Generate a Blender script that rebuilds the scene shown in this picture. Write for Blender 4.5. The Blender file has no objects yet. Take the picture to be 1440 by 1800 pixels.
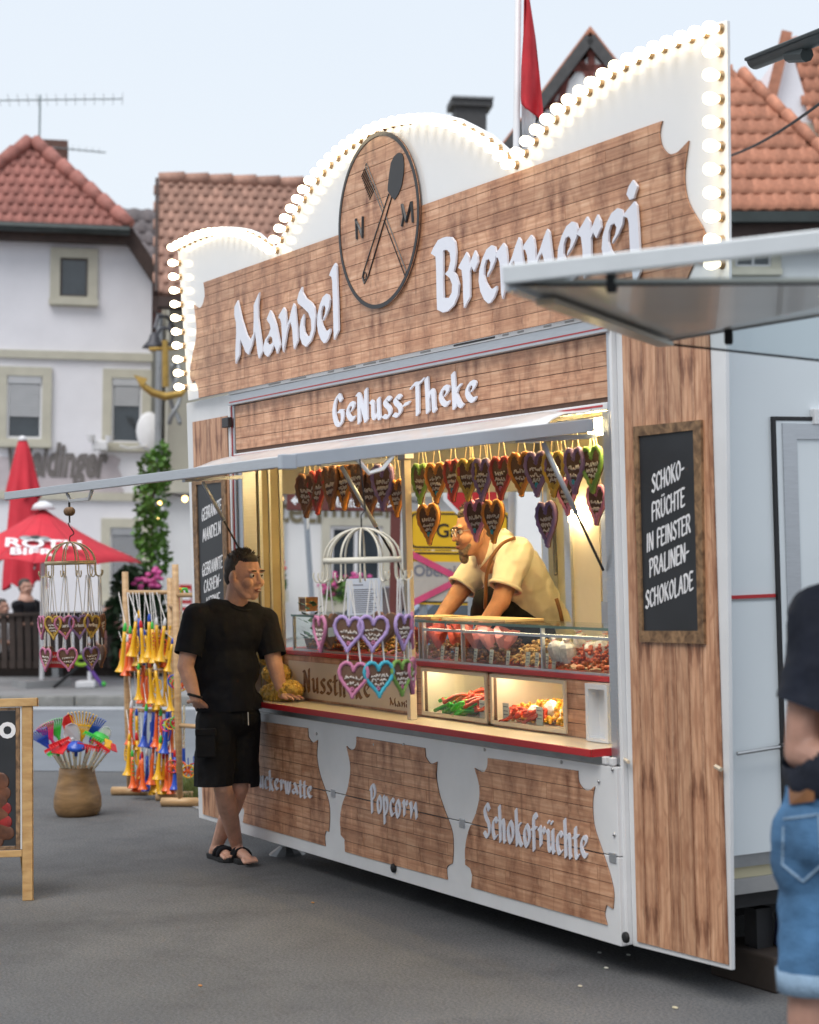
import bpy, bmesh, math, random
import numpy as np
from mathutils import Vector, Matrix
from mathutils.geometry import tessellate_polygon
random.seed(7); np.random.seed(7)
S = bpy.context.scene
COL = S.collection
# ------------------------------------------------------------------ camera
FPX, CX, CY = 3400., 720., 900.
RC = np.array([[0.4723027387758856, 0.8810585251347982, -0.02580694154857743],
               [-0.028135823711688254, -0.014193719432603493, -0.9995033335375793],
               [-0.8809872294016879, 0.4727942614033747, 0.018085574781437633]])
CP = np.array([8.71, -4.5685, 1.80])
cam = bpy.data.cameras.new('camera'); camo = bpy.data.objects.new('camera', cam); COL.objects.link(camo)
camo.matrix_world = Matrix(((RC[0][0], -RC[1][0], -RC[2][0], CP[0]), (RC[0][1], -RC[1][1], -RC[2][1], CP[1]),
                            (RC[0][2], -RC[1][2], -RC[2][2], CP[2]), (0, 0, 0, 1)))
cam.sensor_fit = 'HORIZONTAL'; cam.sensor_width = 24.0; cam.lens = 24.0 * FPX / 1440.
cam.clip_start = 0.05; cam.clip_end = 2000
cam.dof.use_dof = True; cam.dof.focus_distance = 9.6; cam.dof.aperture_fstop = 2.1; cam.dof.aperture_blades = 7
S.camera = camo
# ------------------------------------------------------------------ sky and sun (overcast early evening)
w = bpy.data.worlds.new('World'); S.world = w; w.use_nodes = True
nt = w.node_tree; nt.nodes.clear()
sky = nt.nodes.new('ShaderNodeTexSky'); sky.sky_type = 'NISHITA'; sky.sun_disc = False
SUN_EL, SUN_AZ = math.radians(58), math.radians(-40)      # azimuth measured from -Y towards +X
sky.sun_elevation = SUN_EL; sky.sun_rotation = math.radians(160); sky.air_density = 1.5; sky.dust_density = 4
b1 = nt.nodes.new('ShaderNodeBackground'); b1.inputs[1].default_value = 0.015
nt.links.new(sky.outputs[0], b1.inputs[0])
tc = nt.nodes.new('ShaderNodeTexCoord'); nz = nt.nodes.new('ShaderNodeTexNoise'); nz.inputs['Scale'].default_value = 2.2
nz.inputs['Detail'].default_value = 5
cr = nt.nodes.new('ShaderNodeValToRGB')
cr.color_ramp.elements[0].position = .35; cr.color_ramp.elements[0].color = (.655, .715, .79, 1)
cr.color_ramp.elements[1].position = .68; cr.color_ramp.elements[1].color = (.70, .75, .81, 1)
nt.links.new(tc.outputs['Generated'], nz.inputs['Vector']); nt.links.new(nz.outputs[0], cr.inputs[0])
b2 = nt.nodes.new('ShaderNodeBackground'); b2.inputs[1].default_value = 1.0
nt.links.new(cr.outputs[0], b2.inputs[0])
ad = nt.nodes.new('ShaderNodeAddShader'); wo = nt.nodes.new('ShaderNodeOutputWorld')
nt.links.new(b1.outputs[0], ad.inputs[0]); nt.links.new(b2.outputs[0], ad.inputs[1]); nt.links.new(ad.outputs[0], wo.inputs[0])
sl = bpy.data.lights.new('sun', 'SUN'); sl.energy = 2.1; sl.angle = math.radians(40); sl.color = (1, .97, .93)
so = bpy.data.objects.new('sun', sl); COL.objects.link(so)
sd = Vector((math.cos(SUN_EL) * .5, -math.cos(SUN_EL) * .866, math.sin(SUN_EL)))
so.rotation_euler = sd.to_track_quat('Z', 'Y').to_euler(); so.location = (4, -8, 12)
S.view_settings.view_transform = 'Standard'; S.view_settings.look = 'None'
S.view_settings.exposure = 0.2; S.view_settings.gamma = 1.0; S.view_settings.use_curve_mapping = False
S.render.resolution_x = 819; S.render.resolution_y = 1024
# ------------------------------------------------------------------ pixel rays (1440 x 1800 photograph) to places
def ray(u, v): return RC.T @ np.array([(u - CX) / FPX, (v - CY) / FPX, 1.])
def onX(u, v, x): d = ray(u, v); return CP + d * ((x - CP[0]) / d[0])
def onY(u, v, y=0.): d = ray(u, v); return CP + d * ((y - CP[1]) / d[1])
def onZ(u, v, z=0.): d = ray(u, v); return CP + d * ((z - CP[2]) / d[2])
def dep(u, v, t): return CP + ray(u, v) * t
def XZ(u, v, y=0.): p = onY(u, v, y); return (p[0], p[2])
UPG = Vector((0, 0, 1)) + 0.039 * Vector(RC[0]); UPG.normalize()      # the street slopes: plumb against the road surface
RIGHT = Vector(RC[0]); FWD = Vector(RC[2])
def frame(u, v, t, psi):
    """matrix of an upright facade at depth t: x along it, y away from the camera, z plumb"""
    o = Vector(dep(u, v, t))
    r = RIGHT - UPG * RIGHT.dot(UPG); r.normalize(); fw = UPG.cross(r)
    h = r * math.cos(psi) + fw * math.sin(psi); b = UPG.cross(h)
    o = o - UPG * (o.z / UPG.z)
    M = Matrix(((h.x, b.x, UPG.x, o.x), (h.y, b.y, UPG.y, o.y), (h.z, b.z, UPG.z, o.z), (0, 0, 0, 1)))
    return M
def loc(M, u, v, y=0.):
    Mi = M.inverted(); c = Mi @ Vector(CP); d = Mi.to_3x3() @ Vector(ray(u, v))
    t = (y - c.y) / d.y; p = c + d * t; return (p.x, p.z)
# ------------------------------------------------------------------ mesh helpers
class MB:
    def __init__(s): s.v = []; s.f = []
    def add(s, v, f):
        n = len(s.v); s.v += [tuple(p) for p in v]; s.f += [tuple(i + n for i in q) for q in f]; return s
    def box(s, x0, x1, y0, y1, z0, z1, M=None):
        v = [(x0, y0, z0), (x1, y0, z0), (x1, y1, z0), (x0, y1, z0), (x0, y0, z1), (x1, y0, z1), (x1, y1, z1), (x0, y1, z1)]
        if M is not None: v = [tuple(M @ Vector(p)) for p in v]
        return s.add(v, [(3, 2, 1, 0), (4, 5, 6, 7), (0, 1, 5, 4), (1, 2, 6, 5), (2, 3, 7, 6), (3, 0, 4, 7)])
    def beam(s, a, b, wd, ht, up=(0, 0, 1)):
        a = Vector(a); b = Vector(b); d = (b - a); L = d.length; d.normalize(); upv = Vector(up)
        sx = d.cross(upv)
        if sx.length < 1e-4: sx = d.cross(Vector((0, 1, 0)))
        sx.normalize(); u2 = sx.cross(d)
        M = Matrix(((d.x, sx.x, u2.x, a.x), (d.y, sx.y, u2.y, a.y), (d.z, sx.z, u2.z, a.z), (0, 0, 0, 1)))
        return s.box(0, L, -wd / 2, wd / 2, -ht / 2, ht / 2, M)
    def tube(s, pts, r, n=6, cap=True, closed=False):
        P = [Vector(p) for p in pts]; m = len(P); rs = r if isinstance(r, (list, tuple)) else [r] * m
        base = len(s.v); ref = None; V = []
        for i in range(m):
            if closed: t = P[(i + 1) % m] - P[i - 1]
            else: t = P[min(i + 1, m - 1)] - P[max(i - 1, 0)]
            if t.length < 1e-9: t = Vector((0, 0, 1))
            t.normalize()
            if ref is None:
                ref = t.orthogonal().normalized()
            else:
                ref = ref - t * ref.dot(t)
                ref = ref.normalized() if ref.length > 1e-6 else t.orthogonal().normalized()
            bi = t.cross(ref)
            for k in range(n):
                a = 2 * math.pi * k / n; V.append(P[i] + (ref * math.cos(a) + bi * math.sin(a)) * rs[i])
        F = []
        for i in range(m if closed else m - 1):
            j = (i + 1) % m
            for k in range(n): F.append((i * n + k, i * n + (k + 1) % n, j * n + (k + 1) % n, j * n + k))
        if cap and not closed: F.append(tuple(range(n - 1, -1, -1))); F.append(tuple((m - 1) * n + k for k in range(n)))
        return s.add(V, F)
    def lathe(s, prof, n=16, M=None, cap=True):
        V = []; F = []
        for (r, z) in prof:
            for k in range(n):
                a = 2 * math.pi * k / n; V.append((r * math.cos(a), r * math.sin(a), z))
        for i in range(len(prof) - 1):
            for k in range(n): F.append((i * n + k, i * n + (k + 1) % n, (i + 1) * n + (k + 1) % n, (i + 1) * n + k))
        if cap: F.append(tuple(range(n - 1, -1, -1))); F.append(tuple((len(prof) - 1) * n + k for k in range(n)))
        if M is not None: V = [tuple(M @ Vector(p)) for p in V]
        return s.add(V, F)
    def ball(s, c, r, n=8, m=6, sc=(1, 1, 1), M=None):
        V = [(0, 0, -1)]; F = []
        for i in range(1, m):
            ph = math.pi * i / m - math.pi / 2
            for k in range(n):
                a = 2 * math.pi * k / n; V.append((math.cos(ph) * math.cos(a), math.cos(ph) * math.sin(a), math.sin(ph)))
        V.append((0, 0, 1)); top = len(V) - 1
        for k in range(n): F.append((0, 1 + (k + 1) % n, 1 + k)); F.append((top, top - n + k, top - n + (k + 1) % n))
        for i in range(m - 2):
            for k in range(n): F.append((1 + i * n + k, 1 + i * n + (k + 1) % n, 1 + (i + 1) * n + (k + 1) % n, 1 + (i + 1) * n + k))
        V = [Vector((p[0] * r * sc[0], p[1] * r * sc[1], p[2] * r * sc[2])) for p in V]
        if M is not None: V = [M.to_3x3() @ p for p in V]
        return s.add([tuple(p + Vector(c)) for p in V], F)
    def prism(s, loops, y0, y1):
        """loops of (x,z): outline first, then holes; solid between planes y0 (front) and y1"""
        loops = [list(l) for l in loops]
        flat = [p for l in loops for p in l]; n = len(flat)
        tri = tessellate_polygon([[Vector((p[0], p[1], 0)) for p in l] for l in loops])
        V = [(p[0], y0, p[1]) for p in flat] + [(p[0], y1, p[1]) for p in flat]; F = []
        for t in tri:
            a, b, c = t
            A, B, C_ = flat[a], flat[b], flat[c]
            cr_ = (B[0] - A[0]) * (C_[1] - A[1]) - (B[1] - A[1]) * (C_[0] - A[0])
            if abs(cr_) < 1e-12: continue
            if cr_ < 0: a, c = c, a
            F.append((a, b, c)); F.append((n + c, n + b, n + a))
        o = 0
        for li, l in enumerate(loops):
            m = len(l); ar = sum(l[i][0] * l[(i + 1) % m][1] - l[(i + 1) % m][0] * l[i][1] for i in range(m))
            ccw = ar > 0
            if li > 0: ccw = not ccw
            for i in range(m):
                j = (i + 1) % m; q = (o + i, n + o + i, n + o + j, o + j)
                F.append(q if ccw == (True) and li == 0 or (li > 0 and ar < 0) else tuple(reversed(q)))
            o += m
        return s.add(V, F)
    def mesh(s, name, smooth=False):
        me = bpy.data.meshes.new(name); me.from_pydata(s.v, [], s.f); me.validate(); me.update()
        if smooth: me.shade_smooth()
        return me
    def build(s, name, m, parent=None, smooth=False, bevel=0):
        return mo(name, s.mesh(name, smooth), m, parent, bevel)
def mo(name, me, m, parent=None, bevel=0):
    o = bpy.data.objects.new(name, me); COL.objects.link(o)
    if m is not None and len(me.materials) == 0: me.materials.append(m)
    if parent is not None: o.parent = parent
    if bevel:
        b = o.modifiers.new('bevel', 'BEVEL'); b.width = bevel; b.segments = 2; b.limit_method = 'ANGLE'
    return o
def tag(o, label=None, cat=None, group=None, kind=None):
    if label: o['label'] = label
    if cat: o['category'] = cat
    if group: o['group'] = group
    if kind: o['kind'] = kind
    return o
def empty(name, label, cat, loc=(0, 0, 0), group=None, M=None):
    o = bpy.data.objects.new(name, None); COL.objects.link(o); o.empty_display_size = .1
    if M is not None: o.matrix_world = M
    else: o.location = loc
    return tag(o, label, cat, group)
def copy_tree(o, parent=None):
    c = o.copy(); COL.objects.link(c); c.parent = parent
    for ch in o.children: copy_tree(ch, c)
    return c
def place(me, name, m, parent, M):
    o = mo(name, me, m, parent); o.matrix_local = M; return o
def clip_half(poly, ax, val, keep_less):
    out = []; n = len(poly)
    for i in range(n):
        a, b = poly[i], poly[(i + 1) % n]
        ia = (a[ax] <= val) == keep_less; ib = (b[ax] <= val) == keep_less
        if ia: out.append(a)
        if ia != ib:
            t = (val - a[ax]) / (b[ax] - a[ax]); out.append(tuple(a[k] + (b[k] - a[k]) * t for k in (0, 1)))
    return out
def clip_rect(poly, x0, x1, z0, z1):
    p = poly
    for ax, val, kl in ((0, x0, False), (0, x1, True), (1, z0, False), (1, z1, True)):
        p = clip_half(p, ax, val, kl)
        if len(p) < 3: return []
    q = []
    for a in p:
        if not q or abs(a[0] - q[-1][0]) + abs(a[1] - q[-1][1]) > 1e-6: q.append(a)
    if len(q) > 2 and abs(q[0][0] - q[-1][0]) + abs(q[0][1] - q[-1][1]) < 1e-6: q.pop()
    ar = abs(sum(q[i][0] * q[(i + 1) % len(q)][1] - q[(i + 1) % len(q)][0] * q[i][1] for i in range(len(q)))) / 2 if len(q) > 2 else 0
    return q if ar > 2e-5 else []
def soften(poly, ang=48, k=4):
    """rounded outline: keeps true corners, curves the rest"""
    n = len(poly); cor = []
    for i in range(n):
        a, b, c = Vector(poly[i - 1]), Vector(poly[i]), Vector(poly[(i + 1) % n]); d1, d2 = b - a, c - b
        if d1.length < 1e-7 or d2.length < 1e-7: continue
        if math.degrees(d1.angle(d2)) > ang: cor.append(i)
    if len(cor) < 2: return poly
    out = []
    for a, b in zip(cor, cor[1:] + [cor[0] + n]):
        seg = [(*poly[i % n], 0) for i in range(a, b + 1)]
        out += [(q.x, q.y) for q in (smooth_line(seg, k)[:-1] if len(seg) > 2 else [Vector(seg[0])])]
    return out
def smooth_line(pts, k=6, closed=False):
    P = [Vector(p) for p in pts]; n = len(P); out = []
    rng = range(n) if closed else range(n - 1)
    for i in rng:
        p0 = P[(i - 1) % n] if closed or i > 0 else P[0]
        p1 = P[i]; p2 = P[(i + 1) % n]; p3 = P[(i + 2) % n] if closed or i + 2 < n else P[-1]
        for j in range(k):
            t = j / k
            out.append(.5 * ((2 * p1) + (p2 - p0) * t + (2 * p0 - 5 * p1 + 4 * p2 - p3) * t * t + (3 * p1 - p0 - 3 * p2 + p3) * t ** 3))
    if not closed: out.append(P[-1])
    return out
def font_mesh(body, size, extrude=0.0, align='LEFT', shear=0., spacing=1.0, sx=1.0, bold=0.):
    cu = bpy.data.curves.new('txt', 'FONT'); cu.body = body; cu.size = size; cu.extrude = extrude; cu.align_x = align
    cu.shear = shear; cu.space_character = spacing; cu.resolution_u = 3; cu.offset = bold
    o = bpy.data.objects.new('txt', cu); COL.objects.link(o); o.scale.x = 1
    dg = bpy.context.evaluated_depsgraph_get(); dg.update()
    me = bpy.data.meshes.new_from_object(o.evaluated_get(dg)); bpy.data.objects.remove(o); bpy.data.curves.remove(cu)
    for v in me.vertices: v.co.x *= sx
    me.materials.clear()
    return me
UPRIGHT = Matrix(((1, 0, 0, 0), (0, 0, -1, 0), (0, 1, 0, 0), (0, 0, 0, 1)))      # text plane -> xz plane facing -y
# ------------------------------------------------------------------ materials
def nm(name):
    m = bpy.data.materials.new(name); m.use_nodes = True; n = m.node_tree; b = n.nodes['Principled BSDF']; return m, n, b
def L(n, a, b): n.links.new(a, b)
def pm(name, col, rough=.6, metal=0., var=.12, scale=6., bump=0., bscale=None, spec=.5, stretch=None, emit=None, es=0., coat=0., trans=0., rvar=0., alpha=None, sss=0., perobj=0.):
    m, n, b = nm(name)
    b.inputs['Roughness'].default_value = rough; b.inputs['Metallic'].default_value = metal
    b.inputs['Specular IOR Level'].default_value = spec; b.inputs['Coat Weight'].default_value = coat
    if trans: b.inputs['Transmission Weight'].default_value = trans
    if sss: b.inputs['Subsurface Weight'].default_value = sss; b.inputs['Subsurface Radius'].default_value = (.02, .008, .004)
    if emit: b.inputs['Emission Color'].default_value = (*emit, 1); b.inputs['Emission Strength'].default_value = es
    if alpha is not None: b.inputs['Alpha'].default_value = alpha
    t = n.nodes.new('ShaderNodeTexCoord'); mp = n.nodes.new('ShaderNodeMapping')
    if stretch: mp.inputs['Scale'].default_value = stretch
    L(n, t.outputs['Object'], mp.inputs[0])
    z = n.nodes.new('ShaderNodeTexNoise'); z.inputs['Scale'].default_value = scale; z.inputs['Detail'].default_value = 6; z.inputs['Roughness'].default_value = .6
    L(n, mp.outputs[0], z.inputs['Vector'])
    r = n.nodes.new('ShaderNodeValToRGB'); r.color_ramp.elements[0].position = .3; r.color_ramp.elements[1].position = .7
    r.color_ramp.elements[0].color = (*[max(0, c * (1 - var)) for c in col], 1); r.color_ramp.elements[1].color = (*[min(1, c * (1 + var)) for c in col], 1)
    L(n, z.outputs[0], r.inputs[0]); out = r.outputs[0]
    if perobj:
        oi = n.nodes.new('ShaderNodeObjectInfo'); mr = n.nodes.new('ShaderNodeMapRange'); mr.inputs[3].default_value = 1 - perobj; mr.inputs[4].default_value = 1 + perobj
        L(n, oi.outputs['Random'], mr.inputs[0]); hv = n.nodes.new('ShaderNodeHueSaturation'); L(n, mr.outputs[0], hv.inputs['Value']); L(n, out, hv.inputs['Color']); out = hv.outputs[0]
    L(n, out, b.inputs['Base Color'])
    if rvar:
        mr2 = n.nodes.new('ShaderNodeMapRange'); mr2.inputs[3].default_value = max(0, rough - rvar); mr2.inputs[4].default_value = min(1, rough + rvar)
        L(n, z.outputs[0], mr2.inputs[0]); L(n, mr2.outputs[0], b.inputs['Roughness'])
    if bump:
        z2 = n.nodes.new('ShaderNodeTexNoise'); z2.inputs['Scale'].default_value = bscale or scale * 4; z2.inputs['Detail'].default_value = 4
        L(n, mp.outputs[0], z2.inputs['Vector'])
        bp = n.nodes.new('ShaderNodeBump'); bp.inputs['Strength'].default_value = bump; bp.inputs['Distance'].default_value = .01
        L(n, z2.outputs[0], bp.inputs['Height']); L(n, bp.outputs[0], b.inputs['Normal'])
    return m
def wood_print(name, vertical=False, tone=1.0):
    """printed foil of stained boards: mirrored grain, dark knots"""
    m, n, b = nm(name); b.inputs['Roughness'].default_value = .38; b.inputs['Specular IOR Level'].default_value = .4
    t = n.nodes.new('ShaderNodeTexCoord'); sp = n.nodes.new('ShaderNodeSeparateXYZ'); L(n, t.outputs['Object'], sp.inputs[0])
    def math_(op, a, bv=None, c=None):
        q = n.nodes.new('ShaderNodeMath'); q.operation = op
        for i, x in enumerate((a, bv, c)):
            if x is None: continue
            if isinstance(x, (int, float)): q.inputs[i].default_value = x
            else: L(n, x, q.inputs[i])
        return q.outputs[0]
    along, across = (sp.outputs[2], sp.outputs[0]) if vertical else (sp.outputs[0], sp.outputs[2])
    mir = math_('PINGPONG', along, .43 if not vertical else .55)
    mira = math_('PINGPONG', across, .31 if not vertical else .17)
    oi = n.nodes.new('ShaderNodeObjectInfo')
    jit = math_('MULTIPLY', oi.outputs['Random'], 9.0)
    def vec(ax, ac, third):
        c = n.nodes.new('ShaderNodeCombineXYZ'); L(n, ax, c.inputs[0]); L(n, ac, c.inputs[1])
        if third is not None: L(n, third, c.inputs[2])
        return c.outputs[0]
    def noise(v, sc, stretch, det=5, rough=.6):
        mp = n.nodes.new('ShaderNodeMapping'); mp.inputs['Scale'].default_value = stretch; L(n, v, mp.inputs[0])
        z = n.nodes.new('ShaderNodeTexNoise'); z.inputs['Scale'].default_value = sc; z.inputs['Detail'].default_value = det; z.inputs['Roughness'].default_value = rough
        L(n, mp.outputs[0], z.inputs['Vector']); return z.outputs[0]
    g = noise(vec(mir, across, jit), 1., (3, 70, 1), 6, .65)
    lo = noise(vec(mir, mira, None), 1., (4.5, 7, 1), 4, .6)
    kn = noise(vec(mir, mira, None), 1., (15, 4.2, 1) if not vertical else (4.2, 11, 1), 3, .5)
    def ramp(v, stops):
        r = n.nodes.new('ShaderNodeValToRGB')
        while len(r.color_ramp.elements) < len(stops): r.color_ramp.elements.new(.5)
        for e, (p, c) in zip(r.color_ramp.elements, stops): e.position = p; e.color = (*[x * tone for x in c], 1)
        L(n, v, r.inputs[0]); return r.outputs[0]
    base = ramp(g, [(.28, (.44, .215, .12)), (.5, (.64, .355, .21)), (.72, (.77, .50, .33))])
    def mul(a, bb, fac):
        mx = n.nodes.new('ShaderNodeMix'); mx.data_type = 'RGBA'; mx.blend_type = 'MULTIPLY'; mx.inputs[0].default_value = fac
        L(n, a, mx.inputs[6]); L(n, bb, mx.inputs[7]); return mx.outputs[2]
    c1 = ramp(lo, [(.36, (.55, .40, .34)), (.56, (1, 1, 1))])
    c2 = ramp(kn, [(.30, (.34, .25, .21)), (.40, (1, 1, 1))])
    # stained columns that recur with the mirrored print
    colm = n.nodes.new('ShaderNodeValToRGB'); E_c = colm.color_ramp.elements; hl = .43 if not vertical else .55
    mnorm = math_('DIVIDE', mir if not vertical else mira, hl if not vertical else .17)
    while len(E_c) < 6: E_c.new(.5)
    for e, (p_, v_) in zip(E_c, ((0., .0), (.10, .9), (.24, .05), (.62, .0), (.78, .8), (.92, .1))): e.position = p_; e.color = (v_, v_, v_, 1)
    L(n, mnorm, colm.inputs[0])
    sm = noise(vec(mir, mira, None), 1., (9, 6.5, 1) if not vertical else (5, 16, 1), 5, .65)
    smr = n.nodes.new('ShaderNodeMapRange'); smr.inputs[1].default_value = .37; smr.inputs[2].default_value = .58; L(n, sm, smr.inputs[0])
    smf = math_('MULTIPLY', smr.outputs[0], colm.outputs[0])
    kc = noise(vec(mir, mira, None), 1., (7, 3.2, 1) if not vertical else (3.2, 15, 1), 2, .4)
    kd_ = math_('ABSOLUTE', math_('SUBTRACT', kc, .5)); c3 = ramp(kd_, [(.0, (.50, .34, .27)), (.022, (.62, .47, .40)), (.045, (1, 1, 1))])
    out0 = mul(mul(mul(base, c1, .45), c2, .85), c3, .36 if vertical else .34)
    mx_ = n.nodes.new('ShaderNodeMix'); mx_.data_type = 'RGBA'; mx_.blend_type = 'MULTIPLY'; L(n, smf, mx_.inputs[0]); L(n, out0, mx_.inputs[6]); mx_.inputs[7].default_value = (.30, .175, .13, 1); out = mx_.outputs[2]
    mr = n.nodes.new('ShaderNodeMapRange'); mr.inputs[3].default_value = .88; mr.inputs[4].default_value = 1.1; L(n, oi.outputs['Random'], mr.inputs[0])
    hv = n.nodes.new('ShaderNodeHueSaturation'); L(n, out, hv.inputs['Color']); L(n, mr.outputs[0], hv.inputs['Value'])
    L(n, hv.outputs[0], b.inputs['Base Color'])
    bp = n.nodes.new('ShaderNodeBump'); bp.inputs['Strength'].default_value = .12; bp.inputs['Distance'].default_value = .002
    L(n, g, bp.inputs['Height']); L(n, bp.outputs[0], b.inputs['Normal'])
    return m
def rough_wood(name, c0, c1, stretch, scale=3., rough=.6, bump=.25):
    m, n, b = nm(name); b.inputs['Roughness'].default_value = rough
    t = n.nodes.new('ShaderNodeTexCoord'); mp = n.nodes.new('ShaderNodeMapping'); mp.inputs['Scale'].default_value = stretch; L(n, t.outputs['Object'], mp.inputs[0])
    z = n.nodes.new('ShaderNodeTexNoise'); z.inputs['Scale'].default_value = scale; z.inputs['Detail'].default_value = 7; z.inputs['Distortion'].default_value = .6; L(n, mp.outputs[0], z.inputs['Vector'])
    r = n.nodes.new('ShaderNodeValToRGB'); r.color_ramp.elements[0].position = .3; r.color_ramp.elements[1].position = .7
    r.color_ramp.elements[0].color = (*c0, 1); r.color_ramp.elements[1].color = (*c1, 1); L(n, z.outputs[0], r.inputs[0]); L(n, r.outputs[0], b.inputs['Base Color'])
    bp = n.nodes.new('ShaderNodeBump'); bp.inputs['Strength'].default_value = bump; bp.inputs['Distance'].default_value = .004; L(n, z.outputs[0], bp.inputs['Height']); L(n, bp.outputs[0], b.inputs['Normal'])
    return m
def glass_mat(name, tint=(1, 1, 1), rough=.02, refl=.10):
    m, n, b = nm(name); n.nodes.remove(b); out = n.nodes['Material Output']
    tr = n.nodes.new('ShaderNodeBsdfTransparent'); tr.inputs[0].default_value = (*tint, 1)
    gl = n.nodes.new('ShaderNodeBsdfGlossy'); gl.inputs['Roughness'].default_value = rough
    lw = n.nodes.new('ShaderNodeLayerWeight'); lw.inputs[0].default_value = .5
    pw = n.nodes.new('ShaderNodeMath'); pw.operation = 'POWER'; pw.inputs[1].default_value = 4.0; L(n, lw.outputs['Facing'], pw.inputs[0])
    fr = n.nodes.new('ShaderNodeMath'); fr.operation = 'MULTIPLY_ADD'; fr.inputs[1].default_value = .45; fr.inputs[2].default_value = .025; L(n, pw.outputs[0], fr.inputs[0])
    z = n.nodes.new('ShaderNodeTexNoise'); z.inputs['Scale'].default_value = 5
    mu = n.nodes.new('ShaderNodeMath'); mu.operation = 'MULTIPLY_ADD'; mu.inputs[1].default_value = .03; L(n, z.outputs[0], mu.inputs[0]); L(n, fr.outputs[0], mu.inputs[2])
    mx = n.nodes.new('ShaderNodeMixShader'); L(n, mu.outputs[0], mx.inputs[0]); L(n, tr.outputs[0], mx.inputs[1]); L(n, gl.outputs[0], mx.inputs[2]); L(n, mx.outputs[0], out.inputs[0])
    return m
def emis(name, col, st):
    m, n, b = nm(name); b.inputs['Base Color'].default_value = (*col, 1); b.inputs['Emission Color'].default_value = (*col, 1); b.inputs['Emission Strength'].default_value = st
    z = n.nodes.new('ShaderNodeTexNoise'); z.inputs['Scale'].default_value = 4; mr = n.nodes.new('ShaderNodeMapRange'); mr.inputs[3].default_value = .15; mr.inputs[4].default_value = .35
    L(n, z.outputs[0], mr.inputs[0]); L(n, mr.outputs[0], b.inputs['Roughness']); return m
M = {}
M['white'] = pm('white_lacquer', (.74, .75, .765), .24, var=.055, scale=3.5, rvar=.06, coat=.2)
M['sign_white'] = pm('glossy_white_board', (.78, .785, .79), .14, var=.02, scale=2, coat=.4)
M['side_white'] = pm('side_panel_white', (.70, .755, .79), .12, var=.03, scale=1.2, coat=.3)
M['letter'] = pm('white_letter_acrylic', (.74, .76, .84), .3, var=.02)
M['alu'] = pm('anodised_aluminium', (.55, .57, .60), .38, metal=.85, var=.06, scale=12, stretch=(1, 1, 12))
M['alu_dark'] = pm('dull_aluminium', (.34, .35, .36), .45, metal=.7, var=.1, scale=10)
M['steel'] = pm('brushed_steel', (.5, .5, .5), .3, metal=1, var=.08, scale=30, stretch=(1, 1, .1))
M['red'] = pm('red_trim', (.46, .02, .025), .35, var=.06)
M['wood'] = wood_print('board_print_horizontal'); M['woodv'] = wood_print('board_print_vertical', True, 1.0)
M['wood_gap'] = pm('dark_board_joint', (.10, .052, .034), .7, var=.2, scale=20)
M['frame_wood'] = rough_wood('weathered_frame_wood', (.10, .055, .028), (.36, .215, .11), (3, 3, 3), 9)
M['chalk'] = pm('chalkboard', (.022, .024, .028), .45, var=.25, scale=5, rvar=.1)
M['chalk_white'] = pm('chalk_lettering', (.80, .80, .82), .6, var=.06, scale=30)
M['black'] = pm('black_vinyl', (.014, .013, .015), .4, var=.2)
M['rubber'] = pm('black_rubber', (.012, .012, .013), .7, var=.3)
M['under'] = pm('chassis_black', (.02, .02, .022), .6, var=.3)
M['cream'] = pm('cream_worktop', (.66, .56, .42), .28, var=.05, scale=3)
M['bulb'] = emis('lit_bulb_glass', (1.0, .84, .58), 3.6)
M['socket'] = pm('brass_socket', (.42, .28, .15), .35, metal=.6, var=.15)
M['inner'] = pm('interior_panel', (.66, .60, .40), .4, var=.06, scale=2)
M['inner_grey'] = pm('interior_grey', (.30, .30, .30), .5, var=.08)
M['lamp'] = emis('interior_lamp', (1.0, .76, .38), 38)
M['led'] = emis('case_led', (1.0, .84, .62), 26)
M['glass'] = glass_mat('clear_glass', (.95, .98, .965)); M['glass_edge'] = pm('glass_edge', (.25, .42, .38), .1, var=.05, trans=.3)
M['fill_soft'] = emis('shelf_fill_glow', (1.0, .84, .62), 10)
M['rope'] = pm('white_ribbon', (.72, .70, .68), .6, var=.1)
M['rope_warm'] = pm('paper_ribbon', (.70, .58, .38), .6, var=.1)
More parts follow.
